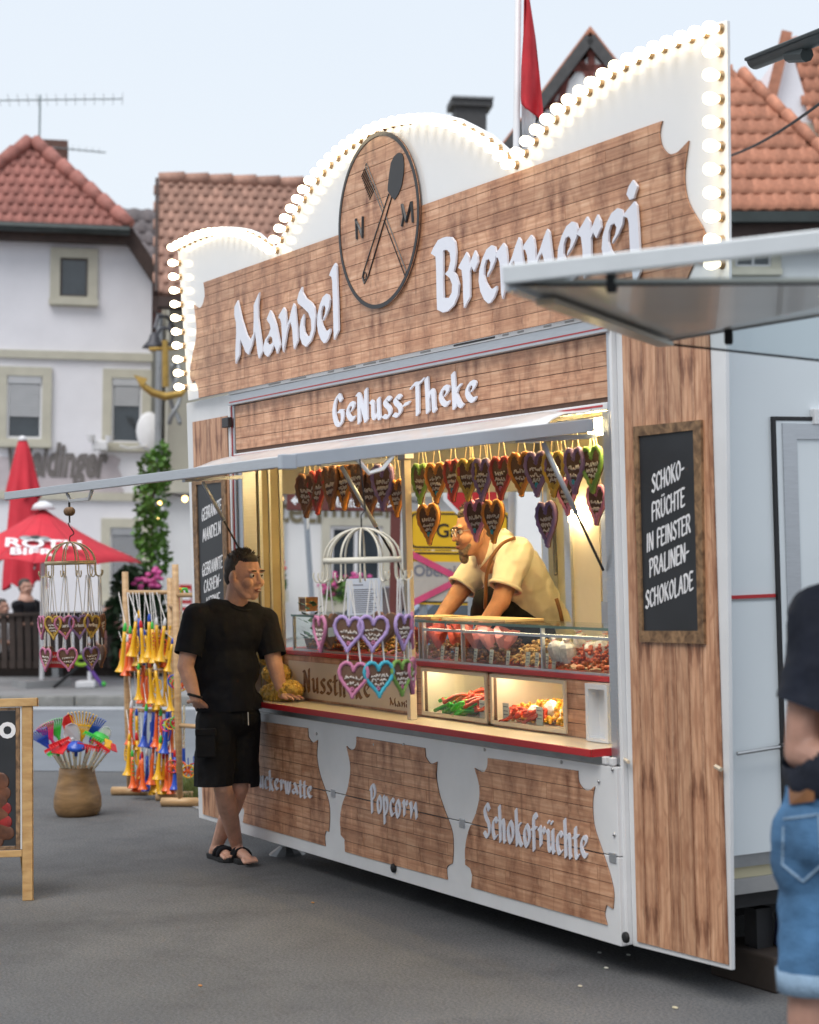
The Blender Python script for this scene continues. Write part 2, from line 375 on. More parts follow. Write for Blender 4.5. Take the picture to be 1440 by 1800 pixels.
# ------------------------------------------------------------------ ground
def asphalt():
    m, n, b = nm('asphalt'); b.inputs['Roughness'].default_value = .82; b.inputs['Specular IOR Level'].default_value = .35
    t = n.nodes.new('ShaderNodeTexCoord')
    def nz(sc, det=4, rg=.6):
        z = n.nodes.new('ShaderNodeTexNoise'); z.inputs['Scale'].default_value = sc; z.inputs['Detail'].default_value = det; z.inputs['Roughness'].default_value = rg
        L(n, t.outputs['Object'], z.inputs['Vector']); return z.outputs[0]
    def rp(v, a, b_, c0, c1):
        r = n.nodes.new('ShaderNodeValToRGB'); r.color_ramp.elements[0].position = a; r.color_ramp.elements[1].position = b_
        r.color_ramp.elements[0].color = (*c0, 1); r.color_ramp.elements[1].color = (*c1, 1); L(n, v, r.inputs[0]); return r.outputs[0]
    def mx(a, b_, f, mode='MULTIPLY'):
        q = n.nodes.new('ShaderNodeMix'); q.data_type = 'RGBA'; q.blend_type = mode; q.inputs[0].default_value = f; L(n, a, q.inputs[6]); L(n, b_, q.inputs[7]); return q.outputs[2]
    base = rp(nz(.55, 5), .32, .7, (.088, .090, .096), (.150, .151, .155))
    gr = rp(nz(75, 3, .85), .34, .66, (.5, .5, .51), (1.45, 1.44, 1.4))
    st = rp(nz(1.3, 8, .75), .34, .50, (.55, .55, .57), (1, 1, 1))
    L(n, mx(mx(base, gr, .9), st, .6), b.inputs['Base Color'])
    bp = n.nodes.new('ShaderNodeBump'); bp.inputs['Strength'].default_value = .5; bp.inputs['Distance'].default_value = .006
    L(n, nz(180, 2), bp.inputs['Height']); L(n, bp.outputs[0], b.inputs['Normal'])
    return m
M['asphalt'] = asphalt()
M['road'] = pm('worn_road', (.17, .185, .205), .8, var=.12, scale=1.2, bump=.3, bscale=120)
M['pave'] = pm('concrete_paving', (.24, .245, .25), .8, var=.2, scale=1.5, bump=.3, bscale=60)
M['kerb'] = pm('kerb_stone', (.20, .20, .19), .85, var=.25, scale=5, bump=.4, bscale=40)
g = MB(); g.add([(-150, -150, 0), (150, -150, 0), (150, 150, 0), (-150, 150, 0)], [(0, 1, 2, 3)])
tag(g.build('ground', M['asphalt']), kind='structure')
# the street across, its far kerb and the pavement before the inn
kd = Vector(onZ(225, 1243)) - Vector(onZ(0, 1243)); kd.normalize(); kn = Vector((-kd.y, kd.x, 0))
if kn.dot(FWD) < 0: kn = -kn
k0 = Vector(onZ(0, 1243))
def strip(a0, a1, b0, b1, z): return [tuple(k0 + kd * x + kn * y + Vector((0, 0, z))) for x, y in ((a0, b0), (a1, b0), (a1, b1), (a0, b1))]
st = MB(); st.add(strip(-30, 40, -6.2, -.02, .004), [(0, 1, 2, 3)]); tag(st.build('road', M['road']), kind='structure')
pv = MB(); A = strip(-30, 40, .16, 16, .12); pv.add(A, [(0, 1, 2, 3)]); tag(pv.build('pavement', M['pave']), kind='structure')
gt = MB(); gt.add(strip(-30, 40, -.45, -.02, .008), [(0, 1, 2, 3)])
tag(gt.build('gutter_strip', pm('pale_gutter_stones', (.40, .42, .45), .8, var=.15, scale=4, bump=.3)), kind='structure')
kb = bpy.data.objects.new('kerb', None); COL.objects.link(kb); tag(kb, kind='structure')
kme = MB().box(0, .985, 0, .16, 0, .13).mesh('kerb_stone'); kme.materials.append(M['kerb'])
for i in range(-8, 16):
    K = Matrix(((kd.x, kn.x, 0, 0), (kd.y, kn.y, 0, 0), (0, 0, 1, 0), (0, 0, 0, 1))); K.translation = k0 + kd * i
    o = place(kme, 'kerb_stone', M['kerb'], kb, K); bv = o.modifiers.new('b', 'BEVEL'); bv.width = .015; bv.segments = 2
# ------------------------------------------------------------------ lettering: traced sign letters and broad-pen letters
TR = {}
def trace(ch, ox, oy, sc, outer, hole=None):
    f_ = lambda P: [XZ(ox + sc * x, oy + sc * y, -.06) for x, y in P]
    TR[ch] = [f_(outer)] + ([f_(hole)] if hole else [])
A_ = (400, 440, .152778); B_ = (750, 300, .277778)
trace('M', *A_, [(145,575),(155,625),(195,800),(250,975),(290,1035),(325,960),(330,800),(330,630),(345,590),(392,485),(378,650),(380,780),(410,1000),(432,1160),(390,1245),(375,1190),(345,930),(310,1090),(268,1200),(235,1170),(175,1020),(168,1090),(166,1200),(120,1305),(118,1180),(128,950),(125,830),(105,740),(108,650)])
trace('a', *A_, [(520,690),(550,740),(590,860),(620,1010),(635,1090),(598,1190),(585,1140),(566,1085),(552,1105),(530,1170),(490,1225),(455,1195),(440,1120),(460,1030),(500,970),(525,900),(515,850),(490,815),(480,790)], [(508,990),(484,1022),(480,1060),(497,1086),(528,1080),(548,1060),(545,1015),(530,992)])
trace('n', *A_, [(675,655),(695,690),(705,780),(708,885),(740,790),(765,690),(790,610),(805,640),(815,750),(830,900),(838,1040),(795,1140),(785,1080),(775,920),(755,820),(735,850),(715,930),(700,1020),(670,1175),(660,1120),(655,960),(648,840),(635,790),(615,780),(625,740)])
trace('d', *A_, [(885,420),(890,480),(930,550),(1000,605),(1030,660),(1040,770),(1025,930),(990,1040),(930,1110),(890,1080),(862,1000),(858,900),(875,800),(905,735),(908,790),(905,870),(915,940),(945,990),(975,985),(995,910),(990,800),(960,720),(900,660),(840,610),(832,570),(850,490)])
trace('e', *A_, [(1165,500),(1195,515),(1207,570),(1198,650),(1170,730),(1130,810),(1135,770),(1150,735),(1160,670),(1145,630),(1120,645),(1105,710),(1103,790),(1120,860),(1150,920),(1175,930),(1210,900),(1212,940),(1190,1010),(1160,1060),(1140,1070),(1105,1030),(1075,950),(1060,850),(1065,740),(1090,630),(1125,540)])
trace('l', *A_, [(1270,145),(1285,175),(1290,330),(1300,600),(1308,920),(1255,1030),(1250,900),(1243,600),(1235,350),(1225,305),(1200,290),(1215,245),(1245,180)])
trace('B', *B_, [(145,418),(175,420),(198,450),(205,520),(200,590),(188,640),(205,660),(222,720),(215,790),(190,850),(150,890),(120,898),(85,880),(82,800),(78,600),(75,545),(45,525),(60,490),(90,440),(120,425)], [(122,505),(145,500),(165,520),(170,570),(155,630),(135,655),(165,680),(180,720),(178,770),(160,805),(125,805),(122,700)])
trace('r', *B_, [(270,515),(285,545),(289,598),(310,540),(325,505),(340,540),(343,580),(318,640),(302,605),(291,640),(292,720),(292,800),(255,870),(250,800),(248,700),(240,630),(218,615),(235,580),(255,545)])
def norm_glyph(ch, zb):
    G = TR[ch]; x0 = min(p[0] for p in G[0]); x1 = max(p[0] for p in G[0])
    return [[(p[0] - x0, p[1] - zb) for p in l] for l in G], x1 - x0
ZB = 2.885                                   # baseline of the large sign lettering
XH = .24
FONT = {}
for ch in TR:
    G, wd = norm_glyph(ch, ZB)
    zmn = min(p[1] for p in G[0])
    FONT[ch] = ([[(p[0] / XH, p[1] / XH) for p in l] for l in G], wd / XH + .04)
PEN = {
 'u': (.72, [[(.03,.95),(.15,.82),(.15,.25),(.25,.05),(.4,.12),(.55,.4)], [(.55,1.02),(.57,.12),(.64,0)]]),
 's': (.56, [[(.5,.9),(.35,1.0),(.15,.85),(.2,.65),(.42,.45),(.48,.2),(.3,0),(.05,.08)]]),
 'c': (.60, [[(.55,.85),(.38,1),(.15,.75),(.12,.35),(.28,.03),(.5,.14)]]),
 'h': (.72, [[(.1,1.62),(.13,.8),(.14,-.05)], [(.14,.5),(.34,.95),(.5,.85),(.53,.1),(.58,-.05)]]),
 'k': (.66, [[(.1,1.62),(.13,.8),(.14,-.05)], [(.14,.45),(.36,.9),(.5,.98)], [(.22,.55),(.45,.1),(.6,-.02)]]),
 'o': (.68, [[(.33,1),(.1,.65),(.13,.22),(.32,0),(.55,.35),(.53,.75),(.33,1)]]),
 'p': (.70, [[(.1,1.05),(.13,.3),(.14,-.55)], [(.14,.7),(.35,1),(.56,.7),(.5,.25),(.3,0),(.14,.14)]]),
 't': (.46, [[(.2,1.35),(.18,.25),(.28,.0),(.42,.12)], [(.02,.92),(.22,.98),(.42,1.0)]]),
 'w': (.90, [[(.03,1),(.14,.35),(.25,.02),(.42,.6)], [(.42,1),(.47,.25),(.57,.02),(.74,.5),(.78,1.02)]]),
 'f': (.42, [[(.5,1.45),(.35,1.6),(.2,1.35),(.18,.6),(.17,-.1)], [(.02,.88),(.22,.93),(.42,.95)]]),
 'G': (.90, [[(.68,1.3),(.5,1.6),(.22,1.25),(.12,.65),(.28,.1),(.58,-.02),(.75,.3),(.74,.68)], [(.5,.72),(.78,.70)]]),
 'N': (.86, [[(.14,-.05),(.16,.7),(.17,1.35)], [(.05,1.45),(.17,1.4),(.38,.85),(.64,-.02)], [(.67,.0),(.66,.8),(.68,1.62)]]),
 'T': (.74, [[(.0,1.3),(.2,1.45),(.5,1.45),(.76,1.6)], [(.38,1.45),(.38,.7),(.36,-.08)]]),
 'Z': (.70, [[(.08,1.25),(.3,1.4),(.6,1.38),(.4,.8),(.12,.1),(.35,.03),(.65,.12)]]),
 'P': (.70, [[(.14,1.5),(.16,.7),(.17,-.08)], [(.02,1.3),(.35,1.6),(.62,1.3),(.5,.85),(.17,.7)]]),
 'S': (.70, [[(.6,1.35),(.4,1.6),(.15,1.3),(.25,.95),(.5,.7),(.58,.3),(.35,0),(.05,.2)]]),
 '-': (.42, [[(.06,.5),(.34,.55)]]),
 'i': (.32, [[(.14,1.02),(.16,.3),(.17,-.08)], [(.13,1.36),(.19,1.32)]]),
 'ü': (.72, [[(.03,.95),(.15,.82),(.15,.25),(.25,.05),(.4,.12),(.55,.4)], [(.55,1.02),(.57,.12),(.64,0)], [(.18,1.38),(.21,1.35)], [(.48,1.38),(.51,1.35)]]),
}
CAPS = {
 'A': (.62, [[(.03,0),(.3,1)], [(.3,1),(.52,0)], [(.12,.35),(.45,.37)]]),
 'B': (.56, [[(.08,0),(.08,1)], [(.02,.97),(.3,1),(.45,.8),(.32,.55),(.1,.52)], [(.1,.52),(.42,.45),(.48,.2),(.3,0),(.04,.02)]]),
 'C': (.52, [[(.47,.85),(.32,1),(.12,.8),(.06,.4),(.18,.05),(.36,.02),(.48,.15)]]),
 'D': (.58, [[(.08,0),(.08,1)], [(.0,.98),(.3,.98),(.52,.65),(.46,.2),(.25,0),(.04,.02)]]),
 'E': (.50, [[(.45,.98),(.1,.98),(.08,.5),(.08,.02),(.46,.03)], [(.1,.52),(.36,.53)]]),
 'F': (.46, [[(.45,.98),(.1,.98),(.08,.0)], [(.1,.52),(.36,.53)]]),
 'G': (.58, [[(.47,.85),(.32,1),(.12,.8),(.06,.4),(.2,.02),(.42,.05),(.5,.4)], [(.3,.42),(.52,.42)]]),
 'H': (.60, [[(.08,0),(.08,1)], [(.48,0),(.5,1)], [(.08,.5),(.5,.53)]]),
 'I': (.24, [[(.1,0),(.12,1)]]),
 'K': (.56, [[(.08,0),(.08,1)], [(.48,1),(.1,.48)], [(.15,.55),(.5,0)]]),
 'L': (.46, [[(.1,1),(.08,.02),(.44,.04)]]),
 'M': (.76, [[(.04,0),(.12,1),(.34,.2),(.58,1),(.66,0)]]),
 'N': (.62, [[(.08,0),(.08,1),(.5,0),(.52,1)]]),
 'O': (.60, [[(.3,1),(.1,.78),(.06,.4),(.22,.02),(.42,.1),(.53,.5),(.46,.85),(.3,1)]]),
 'P': (.52, [[(.08,0),(.08,1)], [(.02,.96),(.32,1),(.46,.76),(.34,.5),(.1,.45)]]),
 'R': (.56, [[(.08,0),(.08,1)], [(.02,.96),(.32,1),(.46,.76),(.34,.52),(.1,.48)], [(.24,.5),(.5,0)]]),
 'S': (.50, [[(.44,.86),(.28,1),(.1,.8),(.2,.58),(.38,.4),(.42,.18),(.25,0),(.04,.12)]]),
 'T': (.52, [[(.0,.96),(.26,.98),(.52,1)], [(.26,.98),(.25,0)]]),
 'U': (.60, [[(.08,1),(.08,.3),(.2,.02),(.4,.06),(.5,.35),(.5,1)]]),
 'Ü': (.60, [[(.08,1),(.08,.3),(.2,.02),(.4,.06),(.5,.35),(.5,1)], [(.18,1.2),(.2,1.2)], [(.4,1.2),(.42,1.2)]]),
 'W': (.82, [[(.04,1),(.2,.02),(.38,.8),(.56,.02),(.74,1)]]),
 '-': (.36, [[(.05,.45),(.3,.47)]]), ' ': (.34, []),
}
def contours(fld, xs, zs):
    """marching squares at level 0 (inside < 0)"""
    seg = {}
    ny, nx = fld.shape
    def ip(i0, j0, i1, j1):
        a, b = fld[i0, j0], fld[i1, j1]; t = a / (a - b)
        return (xs[j0] + (xs[j1] - xs[j0]) * t, zs[i0] + (zs[i1] - zs[i0]) * t)
    ins = fld < 0
    code = ins[:-1, :-1] * 1 + ins[:-1, 1:] * 2 + ins[1:, 1:] * 4 + ins[1:, :-1] * 8
    for i, j in zip(*np.nonzero((code > 0) & (code < 15))):
        c = code[i, j]
        E = {'b': ('h', i, j), 't': ('h', i + 1, j), 'l': ('v', i, j), 'r': ('v', i, j + 1)}
        tab = {1: 'lb', 2: 'br', 3: 'lr', 4: 'rt', 5: 'ltrb', 6: 'bt', 7: 'lt', 8: 'tl', 9: 'tb', 10: 'bltr', 11: 'tr', 12: 'rl', 13: 'rb', 14: 'bl'}[int(c)]
        if c == 5: tab = 'lbrt'
        if c == 10: tab = 'brtl'
        for k in range(0, len(tab), 2): seg[E[tab[k]]] = E[tab[k + 1]]
    def pt(e):
        if e[0] == 'h': return ip(e[1], e[2], e[1], e[2] + 1)
        return ip(e[1], e[2], e[1] + 1, e[2])
    loops = []
    while seg:
        s0 = next(iter(seg)); lp = []; e = s0
        while e in seg:
            nx_ = seg.pop(e); lp.append(pt(e)); e = nx_
        if len(lp) > 5: loops.append(lp)
    return loops
def simplify(lp, tol):
    """Douglas-Peucker on a closed loop"""
    P = np.array(lp); n = len(P); far = int(np.argmax(((P - P[0]) ** 2).sum(1))); keep = {0, far}; stack = [(0, far), (far, n)]
    while stack:
        a, b = stack.pop()
        if b - a < 2: continue
        A, B_2 = P[a], P[b % n]; d = B_2 - A; ln = math.hypot(*d) or 1e-9; q = P[a + 1:b] - A
        dist = np.abs(q[:, 0] * d[1] - q[:, 1] * d[0]) / ln; k = int(np.argmax(dist))
        if dist[k] > tol: keep.add(a + 1 + k); stack += [(a, a + 1 + k), (a + 1 + k, b)]
    return [tuple(P[i]) for i in sorted(keep)]
def area(l): return sum(l[i][0] * l[(i + 1) % len(l)][1] - l[(i + 1) % len(l)][0] * l[i][1] for i in range(len(l))) / 2
def pen_glyph(strokes, nib=.105, ang=38, r=.035, step=.022):
    nx_, nz_ = nib * math.cos(math.radians(ang)), nib * math.sin(math.radians(ang))
    allp = [p for s in strokes for p in s]
    x0, x1 = min(p[0] for p in allp) - .25, max(p[0] for p in allp) + .25; z0, z1 = min(p[1] for p in allp) - .25, max(p[1] for p in allp) + .25
    xs = np.arange(x0, x1, step); zs = np.arange(z0, z1, step); GX, GZ = np.meshgrid(xs, zs)
    fld = np.full(GX.shape, 9.)
    for s in strokes:
        P = smooth_line([(p[0], p[1], 0) for p in s], 9) if len(s) > 2 else [Vector((*s[0], 0)).lerp(Vector((*s[1], 0)), k / 14) for k in range(15)]
        Q = [P[0]]
        for a_, b_ in zip(P[:-1], P[1:]):
            m_ = max(1, int((b_ - a_).length / .02)); Q += [a_.lerp(b_, (j + 1) / m_) for j in range(m_)]
        for p in Q:
            dx, dz = GX - p.x, GZ - p.y
            ll = nx_ * nx_ + nz_ * nz_
            t = np.clip((dx * nx_ + dz * nz_) / max(ll, 1e-9), -1, 1) if ll > 1e-9 else 0
            fld = np.minimum(fld, np.hypot(dx - t * nx_, dz - t * nz_) - r)
    return [simplify(l, .006) for l in contours(fld, xs, zs)]
def group_loops(loops):
    """outer loops with the holes inside them"""
    A = sorted(loops, key=lambda l: -abs(area(l)))
    if not A: return []
    sg = area(A[0]) > 0
    outs = [[l] for l in A if (area(l) > 0) == sg]
    for h in A:
        if (area(h) > 0) == sg: continue
        best = None
        for o in outs:
            xs_ = [p[0] for p in o[0]]; zs_ = [p[1] for p in o[0]]
            if min(xs_) < h[0][0] < max(xs_) and min(zs_) < h[0][1] < max(zs_): best = o if best is None or abs(area(o[0])) < abs(area(best[0])) else best
        if best is not None: best.append(h)
    return outs
GC = {}
def glyph(ch, style):
    k = (ch, style)
    if k not in GC:
        if style == 'sign':
            if ch in FONT: GC[k] = ([FONT[ch][0]], FONT[ch][1])
            else: GC[k] = (group_loops(pen_glyph(PEN[ch][1])), PEN[ch][0] + .06)
        elif style == 'mini':
            if ch in FONT: GC[k] = ([FONT[ch][0]], FONT[ch][1])
            else: GC[k] = (group_loops(pen_glyph(PEN[ch][1], .09, 38, .02)), PEN[ch][0] + .04)
        else:
            GC[k] = (group_loops(pen_glyph(CAPS[ch][1], .035, 40, .048, .025)) if CAPS[ch][1] else [], CAPS[ch][0])
    return GC[k]
def word_prisms(word, style, gap=.10):
    """list of (loops groups placed from x=0), total width; units of x-height (or cap height for chalk)"""
    x = 0; out = []
    for ch in word:
        G, adv = glyph(ch, style)
        out.append([[[(p[0] + x, p[1]) for p in l] for l in grp] for grp in G]); x += adv + gap * (1 if style != 'chalk' else .6)
    return out, x - gap
def letters(word, style, x0, x1, zb, xh, y, depth, m, parent, name='letter', rot=0., shear=0., one=False, gap=.1):
    gl, wd = word_prisms(word, style, gap); sx = (x1 - x0) / wd
    cr_, sr_ = math.cos(rot), math.sin(rot); big = MB(); res = []
    for g in gl:
        b = big if one else MB()
        for grp in g:
            T = []
            for l in grp:
                q = []
                for p in l:
                    a, c = p[0] * sx + p[1] * xh * shear, p[1] * xh; q.append((x0 + a * cr_ - c * sr_, zb + a * sr_ + c * cr_))
                T.append(q)
            b.prism(T, y - depth, y)
        if not one and b.v: res.append(b.build(name, m, parent))
    if one: res.append(big.build(name, m, parent))
    return res
# ------------------------------------------------------------------ the almond roaster's sales trailer
tr = empty('sales_trailer', 'long white and wood print sales trailer with open serving hatch and bulb-lit top sign', 'trailer', (0, 0, 0))
def part(name, mb, m, parent=None, **k): return mb.build(name, m, parent or tr, **k)
def planks_h(poly, z_lines, cuts, y0, y1, m, parent, gap=.0035):
    for i in range(len(z_lines) - 1):
        xs = sorted(cuts(i))
        for a, b in zip(xs[:-1], xs[1:]):
            q = clip_rect(poly, a + gap / 2, b - gap / 2, z_lines[i] + gap / 2, z_lines[i + 1] - gap / 2)
            if q: MB().prism([q], y0, y1).build('plank', m, parent)
def planks_v(poly, x_lines, y0, y1, m, parent, gap=.003, zl=(0, 9)):
    for a, b in zip(x_lines[:-1], x_lines[1:]):
        q = clip_rect(poly, a + gap / 2, b - gap / 2, zl[0], zl[1])
        if q: MB().prism([q], y0, y1).build('plank', m, parent)
def stagger(x0, x1, n, ph):
    def c(i):
        st = (x1 - x0) / n; off = ((i * ph) % 1.0) * st
        return [x0] + [x0 + off + st * k for k in range(n + 1) if x0 + .05 < x0 + off + st * k < x1 - .05] + [x1]
    return c
# --- top sign: board, bulbs, planks, letters, round emblem
YS = -.05
right_arch = [(1.388,3.489),(1.52,3.546),(1.651,3.598),(1.79,3.642),(1.934,3.675),(2.075,3.701),(2.213,3.724),(2.358,3.735),(2.509,3.738),(2.654,3.736),(2.799,3.730),(2.88,3.726)]
left_arch = [(.19 - x, z) for x, z in reversed(right_arch)]
mid_l = [(-1.205,3.485),(-1.096,3.567),(-.966,3.643),(-.828,3.708),(-.697,3.769),(-.563,3.814),(-.431,3.853),(-.288,3.882),(-.146,3.901),(-.003,3.912),(.095,3.915)]
mid = mid_l + [(.19 - x, z) for x, z in reversed(mid_l[:-1])]
def off(path, d): 
    out = []
    for i, p in enumerate(path):
        a = path[max(i - 1, 0)]; b = path[min(i + 1, len(path) - 1)]; dx, dz = b[0] - a[0], b[1] - a[1]; ln = math.hypot(dx, dz)
        out.append((p[0] - dz / ln * d, p[1] + dx / ln * d))
    return out
lo_, mo_, ro_ = off(left_arch, .032), off(mid, .032), off(right_arch, .032)
board = [(-2.605, 2.752), (-2.728, 3.750)] + lo_[1:-2] + [(-1.225, 3.512)] + mo_[2:-2] + [(1.408, 3.512)] + ro_[2:-1] + [(2.918, 3.750), (2.884, 2.752)]
sign = part('top_sign', MB().prism([board], YS, -.036), M['sign_white'], bevel=.004)
def wpx(P, y): return [XZ(u, v, y) for u, v in P]
left_prof = [(358.3,496.7),(359.7,505),(360.8,518),(358.7,530),(355.8,537.5),(351.7,541.7),(346.7,540),(341.7,535.8),(344,553),(346,571.7),(346,586.7),(344,603),(340.5,618),(337.5,633),(335.3,650),(335.5,663),(339,673),(341.5,670),(343.7,669),(348,680),(350,690),(350.3,699.7)]
lp = wpx(left_prof, YS - .004)
right_prof = wpx([(1165,212.5),(1161.7,225),(1160.8,238),(1164,255),(1171.7,266.7),(1180,271),(1191.7,267.5),(1201.7,258),(1211.7,247.5),(1208,273),(1205,296.7),(1204.7,318),(1208,343),(1215,363),(1226.7,383),(1236.7,400),(1241.7,416.7)], YS - .004)
zlow = right_prof[-1][1]
mir = [(.19 + .02 - x, z) for x, z in lp if z < zlow - .02]
swood = soften(list(reversed(lp)) + right_prof + mir)
part('wood_backing', MB().prism([swood], YS - .0035, YS - .0005), M['wood_gap'], sign)
zb0 = min(p[1] for p in swood); zt0 = max(p[1] for p in swood) + .01
zl = [zb0 + (zt0 - zb0) * t for t in (0, .085, .165, .25, .33, .43, .52, .60, .685, .77, .86, .93, 1)]
planks_h(swood, zl, stagger(-2.75, 2.95, 2, .37), YS - .008, YS - .0035, M['wood'], sign, .0026)
# bulbs
bulb_me = MB()
bulb_me.lathe([(.001, -.082), (.011, -.0805), (.018, -.075), (.0228, -.066), (.0246, -.055), (.0235, -.043), (.0185, -.031), (.0145, -.022), (.0135, -.016)], 12, M=Matrix(((1, 0, 0, 0), (0, 0, 1, 0), (0, -1, 0, 0), (0, 0, 0, 1))))
bme = bulb_me.mesh('bulb', True); bme.materials.append(M['bulb'])
sme = MB().lathe([(.0165, -.0165), (.0175, -.012), (.018, -.004), (.021, -.0015), (.021, 0)], 12, M=Matrix(((1, 0, 0, 0), (0, 0, 1, 0), (0, -1, 0, 0), (0, 0, 0, 1)))).mesh('socket', True); sme.materials.append(M['socket'])
def resample(path, sp):
    out = [path[0]]; acc = 0
    tot = sum(math.dist(a, b) for a, b in zip(path[:-1], path[1:])); n = max(1, round(tot / sp)); sp = tot / n
    for a, b in zip(path[:-1], path[1:]):
        d = math.dist(a, b); t = sp - acc
        while t <= d + 1e-9: out.append((a[0] + (b[0] - a[0]) * t / d, a[1] + (b[1] - a[1]) * t / d)); t += sp
        acc = (acc + d) % sp if (sp - acc) <= d else acc + d
    return out
cols = resample([(-2.69, 3.715), (-2.628, 2.84)], .0875)[1:] + resample([(2.88, 3.726), (2.846, 2.84)], .0875)[1:]
pts = resample(left_arch, .088) + resample(mid, .09)[1:-1] + resample(right_arch, .088) + cols
bulb_proto = None
for (x, z) in pts:
    bo = mo('bulb', bme, M['bulb'], sign); bo.location = (x, YS - .0005, z)
    so_ = mo('socket', sme, M['socket'], bo)
# letters (traced letters keep their own place)
yl = YS - .026
for ch in 'MandelBr':
    MB().prism(TR[ch], yl, YS - .016).build('letter', M['letter'], sign)
def put(ch, x, dz=0., sc=1.0):
    G, wd = norm_glyph(ch, 0)
    MB().prism([[(x + p[0] * sc, p[1] + dz) for p in l] for l in G], yl, YS - .016).build('letter', M['letter'], sign)
def X_at(u, v): return XZ(u, v, -.06)[0]
put('e', X_at(846, 470)); put('n', X_at(876, 455)); put('n', X_at(924, 440)); put('e', X_at(984, 410)); put('r', X_at(1019, 400)); put('e', X_at(1062, 385))
ii = [XZ(750 + .277778 * a, 300 + .277778 * b, -.06) for a, b in [(1335,195),(1350,220),(1360,350),(1368,500),(1372,640),(1330,735),(1322,640),(1308,500),(1300,330),(1292,300),(1268,290),(1280,260),(1310,225)]]
MB().prism([ii], yl, YS - .016).build('letter', M['letter'], sign)
MB().prism([[XZ(750 + .277778 * a, 300 + .277778 * b, -.06) for a, b in [(1325,60),(1355,100),(1330,175),(1305,185),(1285,150),(1300,100)]]], yl, YS - .016).build('letter', M['letter'], sign)
# round emblem: disc of boards, ring, crossed rake and shovel, N and M
ec = (.07, 3.452); er = .442
circ = [(ec[0] + er * math.cos(a), ec[1] + er * math.sin(a)) for a in np.linspace(0, 2 * math.pi, 64, endpoint=False)]
em = part('round_emblem', MB().prism([circ], YS - .016, YS - .010), M['wood_gap'], sign)
planks_h(circ, [ec[1] - er + 2 * er * t for t in (0, .09, .2, .29, .4, .49, .62, .71, .82, .91, 1)], stagger(-.5, .6, 1, .0), YS - .021, YS - .016, M['wood'], em, gap=.003)
ring_i = [(ec[0] + (er - .019) * math.cos(a), ec[1] + (er - .019) * math.sin(a)) for a in np.linspace(0, 2 * math.pi, 64, endpoint=False)]
ring_o = [(ec[0] + (er + .002) * math.cos(a), ec[1] + (er + .002) * math.sin(a)) for a in np.linspace(0, 2 * math.pi, 64, endpoint=False)]
part('ring', MB().prism([ring_o, ring_i], YS - .0245, YS - .0212), M['black'], em)
ey = YS - .0215
def epx(P): return [XZ(590 + .18888 * a, 220 + .18888 * b, ey) for a, b in P]
shovel = epx([(600,255),(620,262),(635,290),(642,360),(638,450),(620,560),(590,640),(553,695),(525,665),(490,610),(492,560),(505,450),(520,350),(550,290),(580,262)])
part('shovel_blade', MB().prism([shovel], ey - .004, ey), M['black'], em)
def outl(P, wd=.007):
    b = MB(); Q = epx(P)
    for p, q in zip(Q[:-1], Q[1:]): b.beam((p[0], ey - .0016, p[1]), (q[0], ey - .0016, q[1]), .003, wd, up=(0, 1, 0)) if False else b.tube([(p[0], ey - .0016, p[1]), (q[0], ey - .0016, q[1])], wd / 2, 5)
    return b
part('shovel_handle', outl([(497,640),(262,1370),(252,1420),(270,1475),(300,1420),(312,1390),(525,670)], .008), M['black'], em)
part('handle_eye', outl([(262,1400),(272,1365),(290,1385),(285,1430),(265,1440),(262,1400)], .006), M['black'], em)
part('rake_handle', outl([(280,375),(290,355),(302,380),(450,770)], .006), M['black'], em); part('rake_handle', outl([(280,390),(440,810)], .006), M['black'], em)
part('rake_handle', outl([(470,845),(662,1360),(648,1400),(460,900)], .006), M['black'], em)
tn = MB()
for k in range(11):
    t = k / 10; a = (283 + (365 - 283) * t, 390 + (590 - 390) * t); b = (243 + (318 - 243) * t, 480 + (690 - 480) * t)
    q = outl([a, b], .005); tn.add(q.v, q.f)
part('rake_tines', tn, M['black'], em)
Nl = epx([(195,890),(250,1045)]); 
ng = MB()
for P in ([(195,870),(203,1060)], [(190,885),(215,930),(255,1040)], [(258,850),(256,1050)]):
    q = outl(P, .017); ng.add(q.v, q.f)
part('letter', ng, M['black'], em)
mg = MB()
for P in ([(622,735),(640,850),(622,940)], [(625,740),(665,900),(710,715)], [(712,710),(725,905)]):
    q = outl(P, .017); mg.add(q.v, q.f)
part('letter', mg, M['black'], em)
# --- fascia between sign and hatch
ax0, ax1 = -2.0, 2.055
part('upper_rail', MB().box(ax0, ax1, -.034, .03, 2.738, 2.762), M['white'], bevel=.003)
for x, wd in ((-1.4,.16),(-1.1,.2),(-.62,.07),(-.43,.14),(-.2,.14),(-.02,.12),(.42,.10),(.75,.38),(1.2,.05),(1.33,.05),(1.55,.06),(1.72,.07)):
    part('rail_slot', MB().box(x, x + wd, -.0365, -.034, 2.744, 2.755), M['inner_grey'] if wd < .3 else M['black'])
part('gutter_rail', MB().box(ax0, ax1, -.026, .03, 2.674, 2.737), M['alu'], bevel=.003)
part('trim_strip', MB().box(ax0, ax1, -.029, -.026, 2.690, 2.696), M['red'])
part('rail_lip', MB().box(ax0, ax1, -.045, -.026, 2.674, 2.684), M['alu'])
fz0, fz1, fx0, fx1 = 2.405, 2.670, -1.965, 2.0
fas = part('fascia_panel', MB().box(fx0, fx1, -.002, .03, fz0 - .02, fz1 + .003), M['wood_gap'])
planks_h([(fx0, fz0), (fx1, fz0), (fx1, fz1), (fx0, fz1)], [fz0 + (fz1 - fz0) * t for t in (0, .26, .5, .73, 1)], stagger(fx0, fx1, 2, .45), -.007, -.002, M['wood'], fas)
letters('GeNuss-Theke', 'sign', X_at(573, 740), X_at(827, 720), 2.462, .098, -.012, .009, M['letter'], fas, gap=.08)
